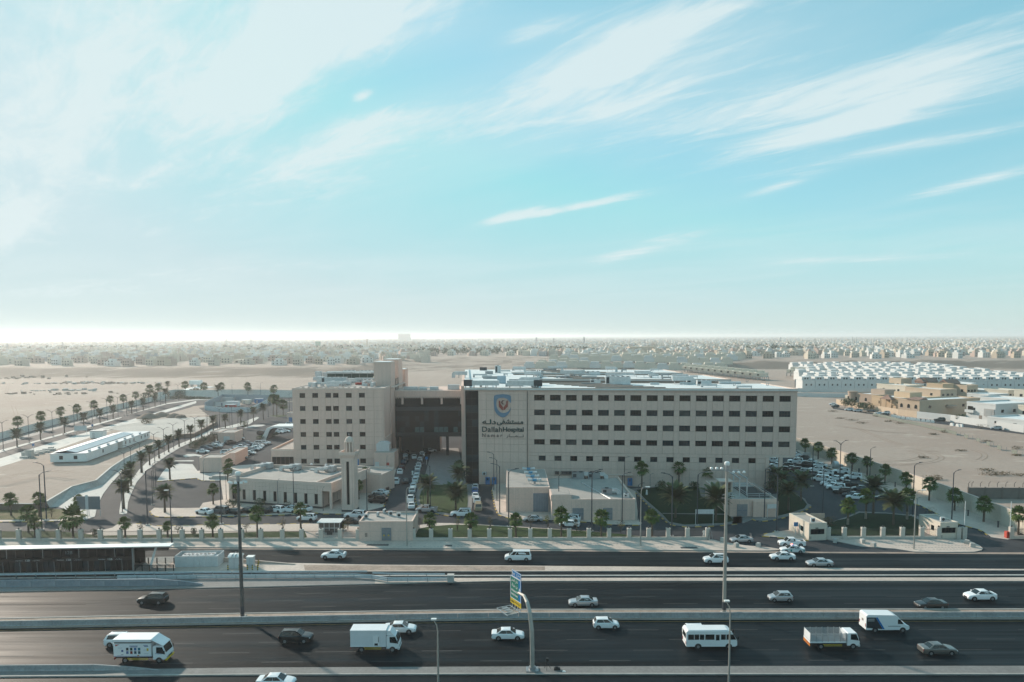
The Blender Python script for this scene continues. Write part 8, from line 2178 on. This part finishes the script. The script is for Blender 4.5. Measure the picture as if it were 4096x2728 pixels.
for i,(x,y) in enumerate(((1725,530),(1880,510),(2030,520),(2110,528))):
 o = MB().lathe([(6.0 - i,0),(4.2 - i * 0.7,1.2),(2.0,2.3 - i * 0.3),(0.4,2.8 - i * 0.3)],14).build('dirt_mound',dm,None,A(x + 60,y - 12,LOT - 0.1)); tag(o,nth(i) + ' dirt mound from the left on the gravel yard','mound','dirt mounds')
# ================================================================== houses beyond the compound
white_v = mat('villa_white',(0.56,0.56,0.55),0.85,var=0.05,scale=0.1)
cream_v = mat('villa_cream',(0.56,0.50,0.41),0.85,var=0.05,scale=0.1)
tan_v = mat('villa_tan',(0.48,0.37,0.27),0.85,var=0.08,scale=0.15)
orange_v = mat('villa_orange',(0.50,0.36,0.235),0.85,var=0.06,scale=0.15)
brown_v = mat('villa_brown',(0.36,0.27,0.21),0.85,var=0.06,scale=0.15)
grey_v = mat('villa_grey',(0.34,0.33,0.32),0.9,var=0.1,scale=0.2)
roof_tile = mat('roof_tile',(0.22,0.13,0.10),0.85,var=0.15,scale=0.6)
VIL = {}
def villa_meshes(key,w,d,h,m):
 if key in VIL: return VIL[key]
 b = MB().box(0,w - 0.25,0,d,0,h - 0.1).box(0.25,w - 0.5,0.25,d,h - 0.1,h,1).mesh('wall',[m,roof_tan])
 par = MB().box(0,w - 0.25,-0.02,0.25,h,h + 0.5).box(0,0.25,0.25,d,h,h + 0.5).box(w - 0.5,w - 0.25,0.25,d,h,h + 0.5).mesh('parapet',m)
 up = MB().box(w * 0.10,w * (0.82 if h < 7.6 else 0.55),d * 0.30,d * 0.95,h,h + 2.9).mesh('upper_storey',m)
 wn = MB().box(-0.55,0.55,-0.06,0.04,-0.7,0.7).mesh('window',glass_dark)
 VIL[key] = (b,par,up,wn); return VIL[key]
def villa(label,p,rz,key,w,d,h,m,wins,group):
 t = thing('villa',label,'house',p,rz,group); b,par,up,wn = villa_meshes(key,w,d,h,m)
 link('wall',b,t); link('parapet',par,t); link('upper_storey',up,t)
 if wins:
  for x,z in ((w * 0.30,h * 0.55),(w * 0.68,h * 0.55)): link('window',wn,t,(x,0,z))
  for x in (w * 0.35,w * 0.55): link('window',wn,t,(x,d * 0.30,h + 1.6))
 return t
# nearest terrace of white villas
a_,b_ = MM(170,637),MM(2270,637)
b_ = MM(2395,640)
dv = b_ - a_; nv = 17; uw = dv.length / nv; vrz = math.atan2(dv.y,dv.x)
ux = dv.normalized(); uy = Vector((-ux.y,ux.x,0))
VG = 'white terrace villas'
for i in range(nv): villa(nth(i) + ' white villa from the left in the nearest terrace',a_ + ux * uw * i,vrz,'near',uw,15,7.0,white_v,True,VG)
o = seg_wall('garden_wall','long white garden wall before the nearest villa terrace','wall',[MM(120,662),MM(1000,665),MM(1900,668),MM(2450,672)],10.0,[(-0.15,0),(-0.15,3.0),(0.15,3.0),(0.15,0)],white_v,'wall_section')
rowsd = [(20,1.0,16),(58,2.2,15),(76,2.2,15),(116,3.6,14),(134,4.0,14),(176,5.2,14),(196,7.2,12),(238,8.4,12),(258,8.4,12),(300,9.0,12)]
RN = ['second','third','fourth','fifth','sixth','seventh','eighth','ninth','tenth','eleventh']
for k,(dd,st0,cnt) in enumerate(rowsd):
 for i in range(cnt + 4):
  if (i * 13 + k * 7) % 11 == 3: continue
  p = a_ + uy * dd + ux * uw * (st0 + i + 0.2 * (k % 3))
  p.z = 0
  villa(nth(i) + ' white villa from the left in the ' + RN[k] + ' terrace row',p,vrz,'near%d' % ((i * 7 + k * 3) % 3),uw,15,7.0 + 0.5 * ((i * 7 + k * 3) % 3),white_v,False,VG)
# cream villas seen over the hospital roof
c0 = W(2095,1474); c1 = W(2890,1478)
for k in range(5):
 for i in range(18):
  p = c0.lerp(c1,(i + 0.3 * k) / 18.0) + Vector((14 * k,38 * k - 20,0)); p.z = terrain_z(p.x,p.y)
  villa(nth(i) + ' cream villa from the left in roof row ' + nth(k) + ' beyond the hospital',p,-0.12,'far%d' % ((i * 5 + k) % 3),14.6,11,5.2 + 0.7 * ((i * 5 + k) % 3),cream_v if (i + k) % 3 else white_v,False,'cream villas beyond the hospital')
# unfinished concrete villas
def unfinished(label,p,rz,w=13,d=12):
 t = thing('unfinished_villa',label,'house',p,rz,'unfinished concrete villas')
 for x in (0.3,w * 0.33,w * 0.66,w - 0.6):
  for y in (0.2,d - 0.6): MB().box(x,x + 0.5,y,y + 0.5,0,3.4).build('column',grey_v,t)
 MB().box(0,w,0,d,3.4,3.8).build('floor_slab',grey_v,t); MB().box(0.4,w - 0.6,0.3,d,3.8,7.2).build('wall',cream_v,t); MB().box(w * 0.3,w * 0.45,0.22,0.3,4.6,6.2).build('opening',glass_dark,t)
 MB().box(w * 0.2,w * 0.7,d * 0.4,d,7.2,9.6).build('upper_storey',cream_v,t)
for i in range(12): unfinished(nth(i) + ' unfinished concrete villa from the left beside the hospital roof',W(2725,1489).lerp(W(3010,1522),i / 11.0),-0.5)
for i in range(10): unfinished(nth(i) + ' unfinished villa from the left in the row above the construction plot',MM(10 + 40 * i,505 + 3.5 * i),-0.75)
o = MB().box(0,26,0,20,0,6.5).box(4,12,4,12,6.5,9).build('grey_shell',grey_v,None,MM(95,612),-0.75); tag(o,'bare grey house shell at the left end of the nearest terrace','house')
# tan houses on the street
SD = (LC(1900,640) - LC(540,470)); SD.z = 0; SD.normalize(); hrz = math.atan2(SD.y,SD.x)
def house(label,p,L,d,h,m,wins=3,roof2=True,arch=False,rz=None,mside=None):
 t = thing('house',label,'house',p,hrz if rz is None else rz)
 MB().box(0,L,0,d,0,h).build('wall',m,t)
 MB().box(-0.1,L + 0.1,-0.1,0.3,h,h + 0.8).box(-0.1,0.3,0.3,d,h,h + 0.8).box(L - 0.3,L + 0.1,0.3,d + 0.1,h,h + 0.8).box(0.3,L - 0.3,d - 0.3,d + 0.1,h,h + 0.8).build('parapet',m,t)
 MB().box(0.3,L - 0.3,0.3,d - 0.3,h,h + 0.1).build('roof',roof_white,t)
 for k in range(wins):
  x = L * (k + 0.5) / wins
  if arch: w_ = MB().extr_y([(x - 0.8,h * 0.52),(x + 0.8,h * 0.52),(x + 0.8,h * 0.70),(x + 0.5,h * 0.77),(x,h * 0.80),(x - 0.5,h * 0.77),(x - 0.8,h * 0.70)],-0.08,0.02).build('window',glass_dark,t)
  else: w_ = MB().box(x - 0.8,x + 0.8,-0.08,0.02,h * 0.55,h * 0.75).build('window',glass_dark,t)
  MB().box(x - 1.05,x + 1.05,-0.14,-0.085,h * 0.49,h * 0.52).build('sill',stone_lt,w_)
 MB().box(L * 0.45,L * 0.45 + 1.6,-0.06,0.02,0,2.6).build('door',roof_brown,t)
 for k in range(3): MB().box(L - 0.02,L + 0.06,d * (k + 0.6) / 3.6 - 0.9,d * (k + 0.6) / 3.6 + 0.9,h * 0.55,h * 0.73).build('side_window',glass_dark,t)
 if roof2: MB().box(L * 0.3,L * 0.75,d * 0.35,d * 0.7,h,h + 3.2).build('roof_room',m,t)
 return t
h1,h2,h3,h4 = MM(650,800),MM(850,838),MM(1110,882),MM(1310,908)
house('brown grey house with a round corner turret and arched windows',h1,(h2 - h1).length * 0.97,24,7.6,brown_v,3,True,True)
t = thing('house_turret','round brown corner turret of the arched window house','turret',h1 + Vector((0.5,-0.5,0))); MB().lathe([(2.6,0),(2.6,8.6),(2.9,8.7),(2.9,9.2),(2.4,9.25)],16).build('shaft',brown_v,t); MB().box(-2.75,-2.4,-0.6,0.6,4.4,6.2).build('window',glass_dark,t)
hh2 = house('orange house with a pointed porch roof over twin arches',h2,(h3 - h2).length * 0.98,26,7.8,orange_v,2)
MB().hexa([Vector((x,y,7.4)) for x,y in ((8,-3),(16,-3),(16,1),(8,1))],[Vector((x,y,9.8)) for x,y in ((11.8,-1.2),(12.2,-1.2),(12.2,-0.8),(11.8,-0.8))]).build('porch_roof',roof_tile,hh2)
for x in (8.4,12,15.6): MB().box(x - 0.25,x + 0.25,-2.8,-2.3,0,7.4).build('porch_column',orange_v,hh2)
MB().box(13.5,20,-0.4,0.0,4.4,5.6).build('balcony',orange_v,hh2)
hh3 = house('large orange and brown corner house with arched windows',h3,(h4 - h3).length,44,8.0,mat('villa_sienna',(0.44,0.33,0.24),0.85,var=0.06,scale=0.15),3,False,True)
MB().hexa([Vector((x,y,8.85)) for x,y in ((5,-0.6),((h4 - h3).length,-0.6),((h4 - h3).length,6),(5,6))],[Vector((x,y,10.0)) for x,y in ((6,4.8),((h4 - h3).length - 1,4.8),((h4 - h3).length - 1,5.2),(6,5.2))]).build('tile_roof',roof_tile,hh3)
MB().lathe([(3.0,4.2),(3.2,5.4),(3.0,5.5)],14,c=((h4 - h3).length,22)).build('round_balcony',brown_v,hh3)
for lb,x,y,w,d,h,m in (('cream house behind the brown grey house',900,700,24,16,9.0,cream_v),('tall tan stair house behind the orange house',1020,690,10,10,12.5,tan_v),('tan house with flat roof behind the orange house',1180,735,26,14,8.6,tan_v),('orange pavilion house with brown gabled roof at the back',1390,720,12,10,10.5,orange_v),
                           ('pink brown gabled roof house right of the pavilion',1600,715,14,10,9.4,tan_v),('long white shed behind the houses',1500,690,40,14,6.0,white_v),('cream house behind the white modern house',1960,735,16,12,7.5,cream_v),('tall cream house at the right edge behind',2250,770,18,16,9.0,cream_v),('low white roof block behind the modern house',1900,790,30,18,5.5,white_v),('cream side house left of the brown grey house',590,775,12,14,5.6,cream_v),('white hall left of the modern house',1790,760,14,18,6.0,white_v)):
 house(lb,MM(x,y),w,d,h - 0.8,m,2,False)
for i,(x,w) in enumerate(((1345,8),(1400,10),(1610,12))):
 p = MM(x,720); zt = 11.0 if i < 2 else 9.9
 o = MB().hexa([Vector((-w / 2,-4,zt)),Vector((w / 2,-4,zt)),Vector((w / 2,4,zt)),Vector((-w / 2,4,zt))],[Vector((-w / 2,-0.2,zt + 2.6)),Vector((w / 2,-0.2,zt + 2.6)),Vector((w / 2,0.2,zt + 2.6)),Vector((-w / 2,0.2,zt + 2.6))]).box(-w / 2 + 0.5,w / 2 - 0.5,-3.5,3.5,zt - 1.2,zt - 0.01).build('gabled_roof',roof_tile,None,p + Vector((4,6,0)),hrz + 1.57); tag(o,nth(i) + ' brown gabled roof from the left above the houses','roof','gabled roofs')
wm = MM(1790,985); we = MM(2050,1000)
hw_ = house('white modern house with a balcony and a bay window',MM(1785,925),15,30,8.2,white_v,2,False)
MB().box(-0.2,4.5,-1.2,-0.1,3.6,4.9).build('balcony',white_v,hw_); MB().box(0.6,3.4,-0.12,-0.08,5.0,6.8).build('balcony_door',glass_brown,hw_); MB().box(9.5,14.6,-0.5,-0.1,2.6,6.2).build('bay',grey_v,hw_); MB().box(10.6,13.6,-0.6,-0.5,3.2,5.6).build('bay_window',mat('bay_glass',(0.30,0.31,0.31),0.4,var=0.1,scale=1),hw_)
house('low white house with a long veranda at the right edge',MM(1990,1010),34,20,4.6,white_v,4,False)
house('cream house with balcony columns cut off by the right edge',MM(2290,960),12,14,8.0,cream_v,2,False)
t = thing('tunnel_tent','white tunnel roofed hall between the houses','hall',MM(1745,697),0.1); MB().extr_y([(10.5 * (1 - math.cos(math.pi * k / 12)),9.0 * math.sin(math.pi * k / 12)) for k in range(13)],0,26).build('shell',white_v,t); MB().box(7,14,-0.1,0.0,0,6).build('gate',cream_v,t)
t = seg_wall('garden_wall','tan garden wall along the street before the houses','wall',[MM(505,780),MM(640,805),MM(850,842),MM(1110,886),MM(1300,912)],6.0,[(-0.15,0),(-0.15,3.2),(0.15,3.2),(0.15,0)],tan_v,'wall_section')
t = seg_wall('garden_wall','white garden wall along the street before the modern house','wall',[MM(1300,915),MM(1620,950),MM(1940,1000),MM(2355,1062)],6.0,[(-0.15,0),(-0.15,3.4),(0.15,3.4),(0.15,0)],white_v,'wall_section')
sheet('house_street',[LC(60,390),LC(540,455),LC(740,490),LC(1280,540),LC(1700,590),LC(2200,660),LC(2400,690),LC(2400,720),LC(1700,632),LC(1000,545),LC(700,505),LC(520,470),LC(60,405)],asphalt_yard,0.03)
blk = MB().extr_y([(-0.9,0),(0.9,0),(0.6,1.25),(-0.6,1.25)],-0.45,0.45).mesh('white_block',white_paint)
for i,(x,y) in enumerate(((780,505),(812,512),(852,520),(903,528),(957,535),(1002,540),(1040,546),(1085,553),(1145,560),(1200,566),(1255,572))):
 o = link('white_block',blk,None,LC(x,y),hrz + 0.4); tag(o,nth(i) + ' white concrete barrier block from the left along the house street','block','white blocks on the house street')
for i,(x,y) in enumerate(((1490,608),(1560,618),(1600,622))): o = link('white_block',blk,None,LC(x,y),hrz); tag(o,nth(i) + ' loose white block from the left before the veranda house','block','loose white blocks')
# green mesh fence across the sandy lot
fp = [LC(540,490),LC(700,520),LC(900,575),LC(1090,610),LC(1250,650),LC(1480,705),LC(1800,800),LC(2060,900),J(2480,120)]
t = thing('mesh_fence','sagging green mesh fence crossing the sandy lot before the houses','fence',fp[0])
gm = mat('mesh_green',(0.15,0.165,0.14),0.8,var=0.2,scale=0.5)
rsf = resample(fp,3.4); pst = MB().cyl((0,0,0),(0,0,1.9),0.05,n=5).mesh('fence_post',steel)
for i,(a,b) in enumerate(zip(rsf,rsf[1:])):
 link('fence_post',pst,t,a - fp[0])
 if i < 0.52 * len(rsf) or i % 3 == 0:
  mb = MB(); ribbon(mb,[Vector((0,0,0)),b - a],[(-0.02,0.15),(-0.02,1.6),(0.02,1.6),(0.02,0.15)]); mb.build('mesh_panel',gm,t,a - fp[0])
sheet('rubble_bank',[LC(1090,575),LC(1300,585),LC(1500,615),LC(1480,640),LC(1250,640),LC(1100,605)],rough_sand,0.05)
# site hoarding and parked machines left of the houses
panel_wall('white hoarding in front of the villa construction plot',[MM(115,705),MM(270,708),MM(330,712),MM(645,712)],3.0,white_v,6.0,False)
# ================================================================== the distant city
pal = [mat('city_white',(0.60,0.59,0.56),0.9,var=0.0),mat('city_cream',(0.54,0.48,0.39),0.9,var=0.0),mat('city_tan',(0.42,0.34,0.26),0.9,var=0.0),mat('city_grey',(0.34,0.34,0.34),0.9,var=0.0),mat('city_sand',(0.47,0.41,0.34),0.9,var=0.0),mat('city_pink',(0.42,0.31,0.26),0.9,var=0.0)]
rc = random.Random(21)
def city_row(y0,y1,n,az0,az1,power=1.0):
 out = []
 for _ in range(n):
  y = y0 * (y1 / y0) ** (rc.random() ** power); az = rc.uniform(az0,az1)
  out.append((az * y,y))
 return out
def city_box(mb,x,y,w,d,h,z,rz,m):
 M_ = Matrix.Translation((x,y,z)) @ Matrix.Rotation(rz,4,'Z')
 mb.box(-w / 2,w / 2,-d / 2,d / 2,-1.5,h,m,M_)
 if rc.random() < 0.6: mb.box(-w * 0.3,w * 0.15,-d * 0.1,d * 0.4,h,h + 2.8,m,M_)
BX = {}
cnt = 0
def side_word(az): return 'far left' if az < -0.42 else 'left' if az < -0.14 else 'middle' if az < 0.14 else 'right' if az < 0.42 else 'far right'
cand = []
for x,y in city_row(835,1150,170,-0.74,-0.2): cand.append((x,y))
for x,y in city_row(1010,1400,300,0.10,0.74): cand.append((x,y))
for x,y in city_row(1215,1500,90,-0.2,0.10): cand.append((x,y))
occ = []; tally = {}
for x,y in sorted(cand,key=lambda q: q[1]):
 if any(abs(x - a) < 16 and abs(y - b) < 18 for a,b in occ): continue
 occ.append((x,y))
 if len(occ) > 295: break
 k = (rc.randrange(5),rc.choice((0,0,1,1,4,2,5)))
 w,d,h = ((9,9,6.5),(11,10,8),(13,9,6.5),(8,10,9),(15,10,5.5))[k[0]]
 if k not in BX:
  wn = MB()
  for i in range(3):
   for j in range(2): wn.box(-w / 2 + w * (i + 0.5) / 3 - 0.7,-w / 2 + w * (i + 0.5) / 3 + 0.7,-d / 2 - 0.08,-d / 2 + 0.02,1.4 + j * 3.2,2.9 + j * 3.2)
  BX[k] = (MB().box(-w / 2,w / 2,-d / 2,d / 2,-1.5,h).mesh('wall',pal[k[1]]),MB().box(-w * 0.3,w * 0.2,-d * 0.1,d * 0.4,h,h + 2.8).mesh('roof_room',pal[k[1]]),wn.mesh('windows',glass_dark))
 az = x / y; sw = side_word(az); tally[sw] = tally.get(sw,0) + 1
 t = thing('city_house',nth(tally[sw] - 1) + ' nearest pale flat roofed house of the distant city, ' + sw + ' part','house',(x,y,terrain_z(x,y)),rc.choice((0.1,-0.15,0.25,-0.3)),'nearest houses of the distant city')
 for nm,me in zip(('wall','roof_room','windows'),BX[k]):
  q = link(nm,me,t)
  if nm == 'windows': q['kind'] = 'stuff'
mb = MB()
for x,y in city_row(1000,9000,5200,-0.80,-0.12,1.0) + city_row(1200,12000,15000,0.02,0.80,1.0) + city_row(1480,9000,2200,-0.2,0.1,1.0):
 s = rc.choice((1,1,1.2,1.5))
 city_box(mb,x,y,rc.uniform(6,12) * s,rc.uniform(6,11) * s,rc.uniform(4.5,10),terrain_z(x,y),rc.uniform(-0.4,0.4),rc.choice((0,0,0,1,1,2,3,4,4,5)))
o = mb.build('distant_city',pal,fix=False); tag(o,'pale houses of the distant city massed up to the horizon',kind='stuff')
# far tree lines
def tree_band(name,label,pts,n,spread,size,seed):
 rr = random.Random(seed); mb = MB()
 for _ in range(n):
  k = rr.random() * (len(pts) - 1); i = int(k); p = pts[i].lerp(pts[i + 1],k - i); x = p.x + rr.gauss(0,spread); y = p.y + rr.gauss(0,spread); z = terrain_z(x,y); r = size * rr.uniform(0.6,1.3)
  mb.cyl((x,y,z),(x,y,z + r * 0.9),0.25,n=4)
  for q in range(22):
   d = Vector((rr.gauss(0,0.5),rr.gauss(0,0.5),rr.gauss(0,0.42))) * r; c = Vector((x,y,z + r * 1.15)) + d
   a = Vector((rr.gauss(0,1),rr.gauss(0,1),rr.gauss(0,1))).normalized() * r * 0.34; b = a.cross(Vector((rr.gauss(0,1),rr.gauss(0,1),rr.gauss(0,1)))).normalized() * r * 0.3
   mb.add([c - a,c + b,c + a,c - b],[(0,1,2,3)])
 o = mb.build(name,bush_m,fix=False); tag(o,label,kind='stuff')
def far_pt(u,y): p = WY(u,1400,y); return Vector((p.x,p.y,0))
tree_band('tree_line','dark green tree line along the far side of the desert plain',[far_pt(1650,1330),far_pt(1900,1350),far_pt(2200,1380),far_pt(2400,1360)],130,12,5.5,3)
tree_band('tree_line','dark trees among the warehouses beyond the bluff',[far_pt(2980,1420),far_pt(3140,1430),far_pt(3260,1440)],90,14,5.5,4)
tree_band('tree_line','scattered trees in the hazy left of the city',[far_pt(0,1900),far_pt(500,1900),far_pt(1200,1800),far_pt(1600,1700)],160,90,5.5,5)
tree_band('tree_line','scattered trees in the right of the city',[far_pt(2500,1700),far_pt(3200,1750),far_pt(4100,1800)],160,110,5.0,6)
# landmarks
def landmark(label,u0,u1,vb,vt,Y,d,m,name='large_building',cat='building',roofm=None,wins=True):
 a,b = WY(u0,vb,Y),WY(u1,vb,Y); zt = WY((u0 + u1) / 2,vt,Y).z; z0 = terrain_z((a.x + b.x) / 2,Y) - 0.5
 t = thing(name,label,cat,(a.x,Y,z0)); L = b.x - a.x; h = zt - z0
 MB().box(0,L,0,d,0,h).build('wall',m,t); MB().box(-0.3,L + 0.3,-0.3,d + 0.3,h,h + 0.6).build('roof',roofm or m,t)
 if wins:
  n = max(2,int(L / 7))
  for k in range(n):
   for j in range(max(1,int(h / 4))): MB().box(L * (k + 0.3) / n,L * (k + 0.7) / n,-0.1,0.02,1.3 + j * 3.8,3.0 + j * 3.8).build('window',glass_dark,t)
 return t
landmark('long pale orange school building beyond the bluff',2518,2622,1407,1388,1300,30,tan_v); landmark('low orange hall left of the school beyond the bluff',2395,2460,1421,1405,1240,24,tan_v)
landmark('grey white college with dark entrance slots beyond the bluff',2680,2815,1424,1398,1260,26,white_v); landmark('white walled warehouse beyond the bluff',2540,2680,1424,1412,1240,22,white_v,wins=False)
landmark('long pale warehouse right of the college',2815,2930,1426,1406,1270,26,white_v); landmark('dark long shed among the trees beyond the bluff',3030,3240,1418,1400,1400,30,grey_v,wins=False); landmark('brown square block beyond the bluff',3266,3340,1420,1400,1380,30,brown_v)
landmark('cream apartment row at the top of the bluff',3338,3465,1438,1420,1240,16,cream_v); landmark('tan apartment block at the top of the bluff',3512,3548,1438,1419,1230,16,tan_v); landmark('white apartment row right of the tan block',3550,3715,1444,1424,1200,16,white_v)
landmark('cream building on the rim right of the apartments',3745,3785,1448,1420,1200,18,cream_v); landmark('white hall with a bright roof behind the wing',1502,1642,1432,1418,1180,24,white_v,roofm=roof_white,wins=False); landmark('cream walled villa on the left rim of the plain',936,1026,1470,1440,930,18,cream_v)
landmark('long cream compound wall on the left rim of the plain',740,1060,1473,1461,925,4,cream_v,name='rim_wall',cat='wall',wins=False); landmark('pale block on the far skyline above the hospital wing',1592,1638,1352,1336,5200,60,grey_v,wins=False)
gb = WY(1262,1397,2000); t = thing('billboard_tower','green billboard tower in the hazy city','billboard',(gb.x,2000,6)); ht = WY(1271,1366,2000).z - 6; MB().box(0,13.4,0,4,2,ht).build('panel',mat('billboard_green',(0.02,0.20,0.14),0.6,var=0.1,scale=0.05),t); MB().box(4.5,9,0.5,3.5,0,2).build('base',grey_v,t)
def far_minaret(label,u,vt,Y,w=4.0,m=None):
 p = WY(u,vt,Y); z0 = terrain_z(p.x,Y); t = thing('city_minaret',label,'minaret',(p.x,Y,z0),0,'minarets of the distant city'); h = max(10,p.z - z0)
 MB().lathe([(w / 2,0),(w / 2 * 0.85,h * 0.7),(w * 0.62,h * 0.71),(w * 0.62,h * 0.75),(w * 0.32,h * 0.76),(w * 0.30,h * 0.9),(0.2,h)],8).build('shaft',m or pal[0],t); MB().box(w / 2,w / 2 + 16,-4,14,0,7).build('prayer_hall',m or pal[0],t)
far_minaret('slender tan minaret right of the green billboard',1468,1352,1900,4,pal[2]); far_minaret('left white minaret of the twin minaret mosque',3410,1346,1850,4); far_minaret('right white minaret of the twin minaret mosque',3426,1346,1850,4); far_minaret('tall white minaret near the right edge',3913,1374,1500,4.4)
far_minaret('tan minaret above the right part of the hospital roof',2617,1366,1900,4.5,pal[2]); far_minaret('brown minaret above the right end of the hospital',3085,1370,1800,4.5,pal[2]); far_minaret('tan tower above the villas at the right',4018,1378,1700,4.5,pal[2]); far_minaret('pale tower above the middle of the hospital roof',2336,1346,2400,7,pal[3]); far_minaret('white minaret behind the left wing',1370,1392,1450,3.4)
def pylon(label,u,vt,Y):
 p = WY(u,vt,Y); z0 = terrain_z(p.x,Y); h = p.z - z0; t = thing('pylon',label,'pylon',(p.x,Y,z0),0.3,'power pylons in the city')
 mb = MB(); w = h * 0.09
 for sx in (-1,1):
  for sy in (-1,1): mb.cyl((sx * w,sy * w,0),(sx * w * 0.15,sy * w * 0.15,h),0.22,n=4)
 for k in range(6):
  f0,f1 = k / 6,(k + 1) / 6; w0,w1 = w * (1 - 0.85 * f0),w * (1 - 0.85 * f1)
  for s in (-1,1): mb.cyl((-s * w0,-w0,h * f0),(s * w1,-w1,h * f1),0.13,n=4)
 mb.build('lattice',steel,t); MB().box(-h * 0.14,h * 0.14,-0.3,0.3,h * 0.72,h * 0.72 + 0.5).box(-h * 0.1,h * 0.1,-0.3,0.3,h * 0.86,h * 0.86 + 0.5).build('cross_arms',steel,t)
for i,(u,vt,Y) in enumerate(((250,1366,1400),(1003,1346,1500),(905,1352,1700),(2145,1348,1700),(2215,1352,1600),(2580,1356,1600),(3123,1348,1700),(3260,1352,1750),(3950,1392,1250),(28,1372,1400))): pylon(nth(i) + ' power pylon from a count over the hazy city',u,vt,Y)
# rubble on the left desert, white slab by the far corner
rb = random.Random(77); rkm = [bpy.data.meshes.new('x')]
for i,(u,v,n,sp_) in enumerate(((60,1513,40,30),(300,1533,60,45),(430,1534,50,40),(245,1562,30,20),(290,1575,25,25))):
 mb = MB(); c = W(u,v)
 for _ in range(n):
  x,y = c.x + rb.gauss(0,sp_),c.y + rb.gauss(0,6); s = rb.uniform(0.5,1.8); zg = terrain_z(x,y)
  mb.box(-s,s,-s * 0.7,s * 0.7,-0.2,s * rb.uniform(0.5,1.1),0,Matrix.Translation((x,y,zg)) @ Matrix.Rotation(rb.uniform(0,3),4,'Z') @ Matrix.Rotation(rb.uniform(-0.3,0.3),4,'X'))
 o = mb.build('rubble',concrete if i % 2 else rough_sand); tag(o,nth(i) + ' rubble heap from the left on the desert plain',kind='stuff')
mb = MB().prism(P2([A(2100,200),A(2355,145),B(0,140),B(220,148),B(100,162),B(-40,175),A(2250,215)]),0.0,0.5); setting('white_slab',mb,white_paint)
o = thing('slab_kiosk','small white kiosk on the white slab beyond the far wall','kiosk',A(2270,150)); MB().box(0,9,0,6,2.5,6).build('cabin',white_paint,o); MB().box(0.5,2,1,4,0.5,2.5).box(6.5,8,1,4,0.5,2.5).build('legs',concrete,o)
# ================================================================== haze
hz = bpy.data.materials.new('haze'); hz.use_nodes = True
t = hz.node_tree; t.nodes.clear()
pv = t.nodes.new('ShaderNodeVolumePrincipled')
pv.inputs['Color'].default_value = (0.97,0.99,1.0,1)
pv.inputs['Density'].default_value = 0.00016
pv.inputs['Anisotropy'].default_value = 0.46
ou = t.nodes.new('ShaderNodeOutputMaterial'); t.links.new(pv.outputs[0],ou.inputs['Volume'])
hb = MB().box(-24500,24500,-650,26500,-2.0,62.0).build('haze',hz); tag(hb,'pale dusty haze over the city and the desert',kind='stuff')
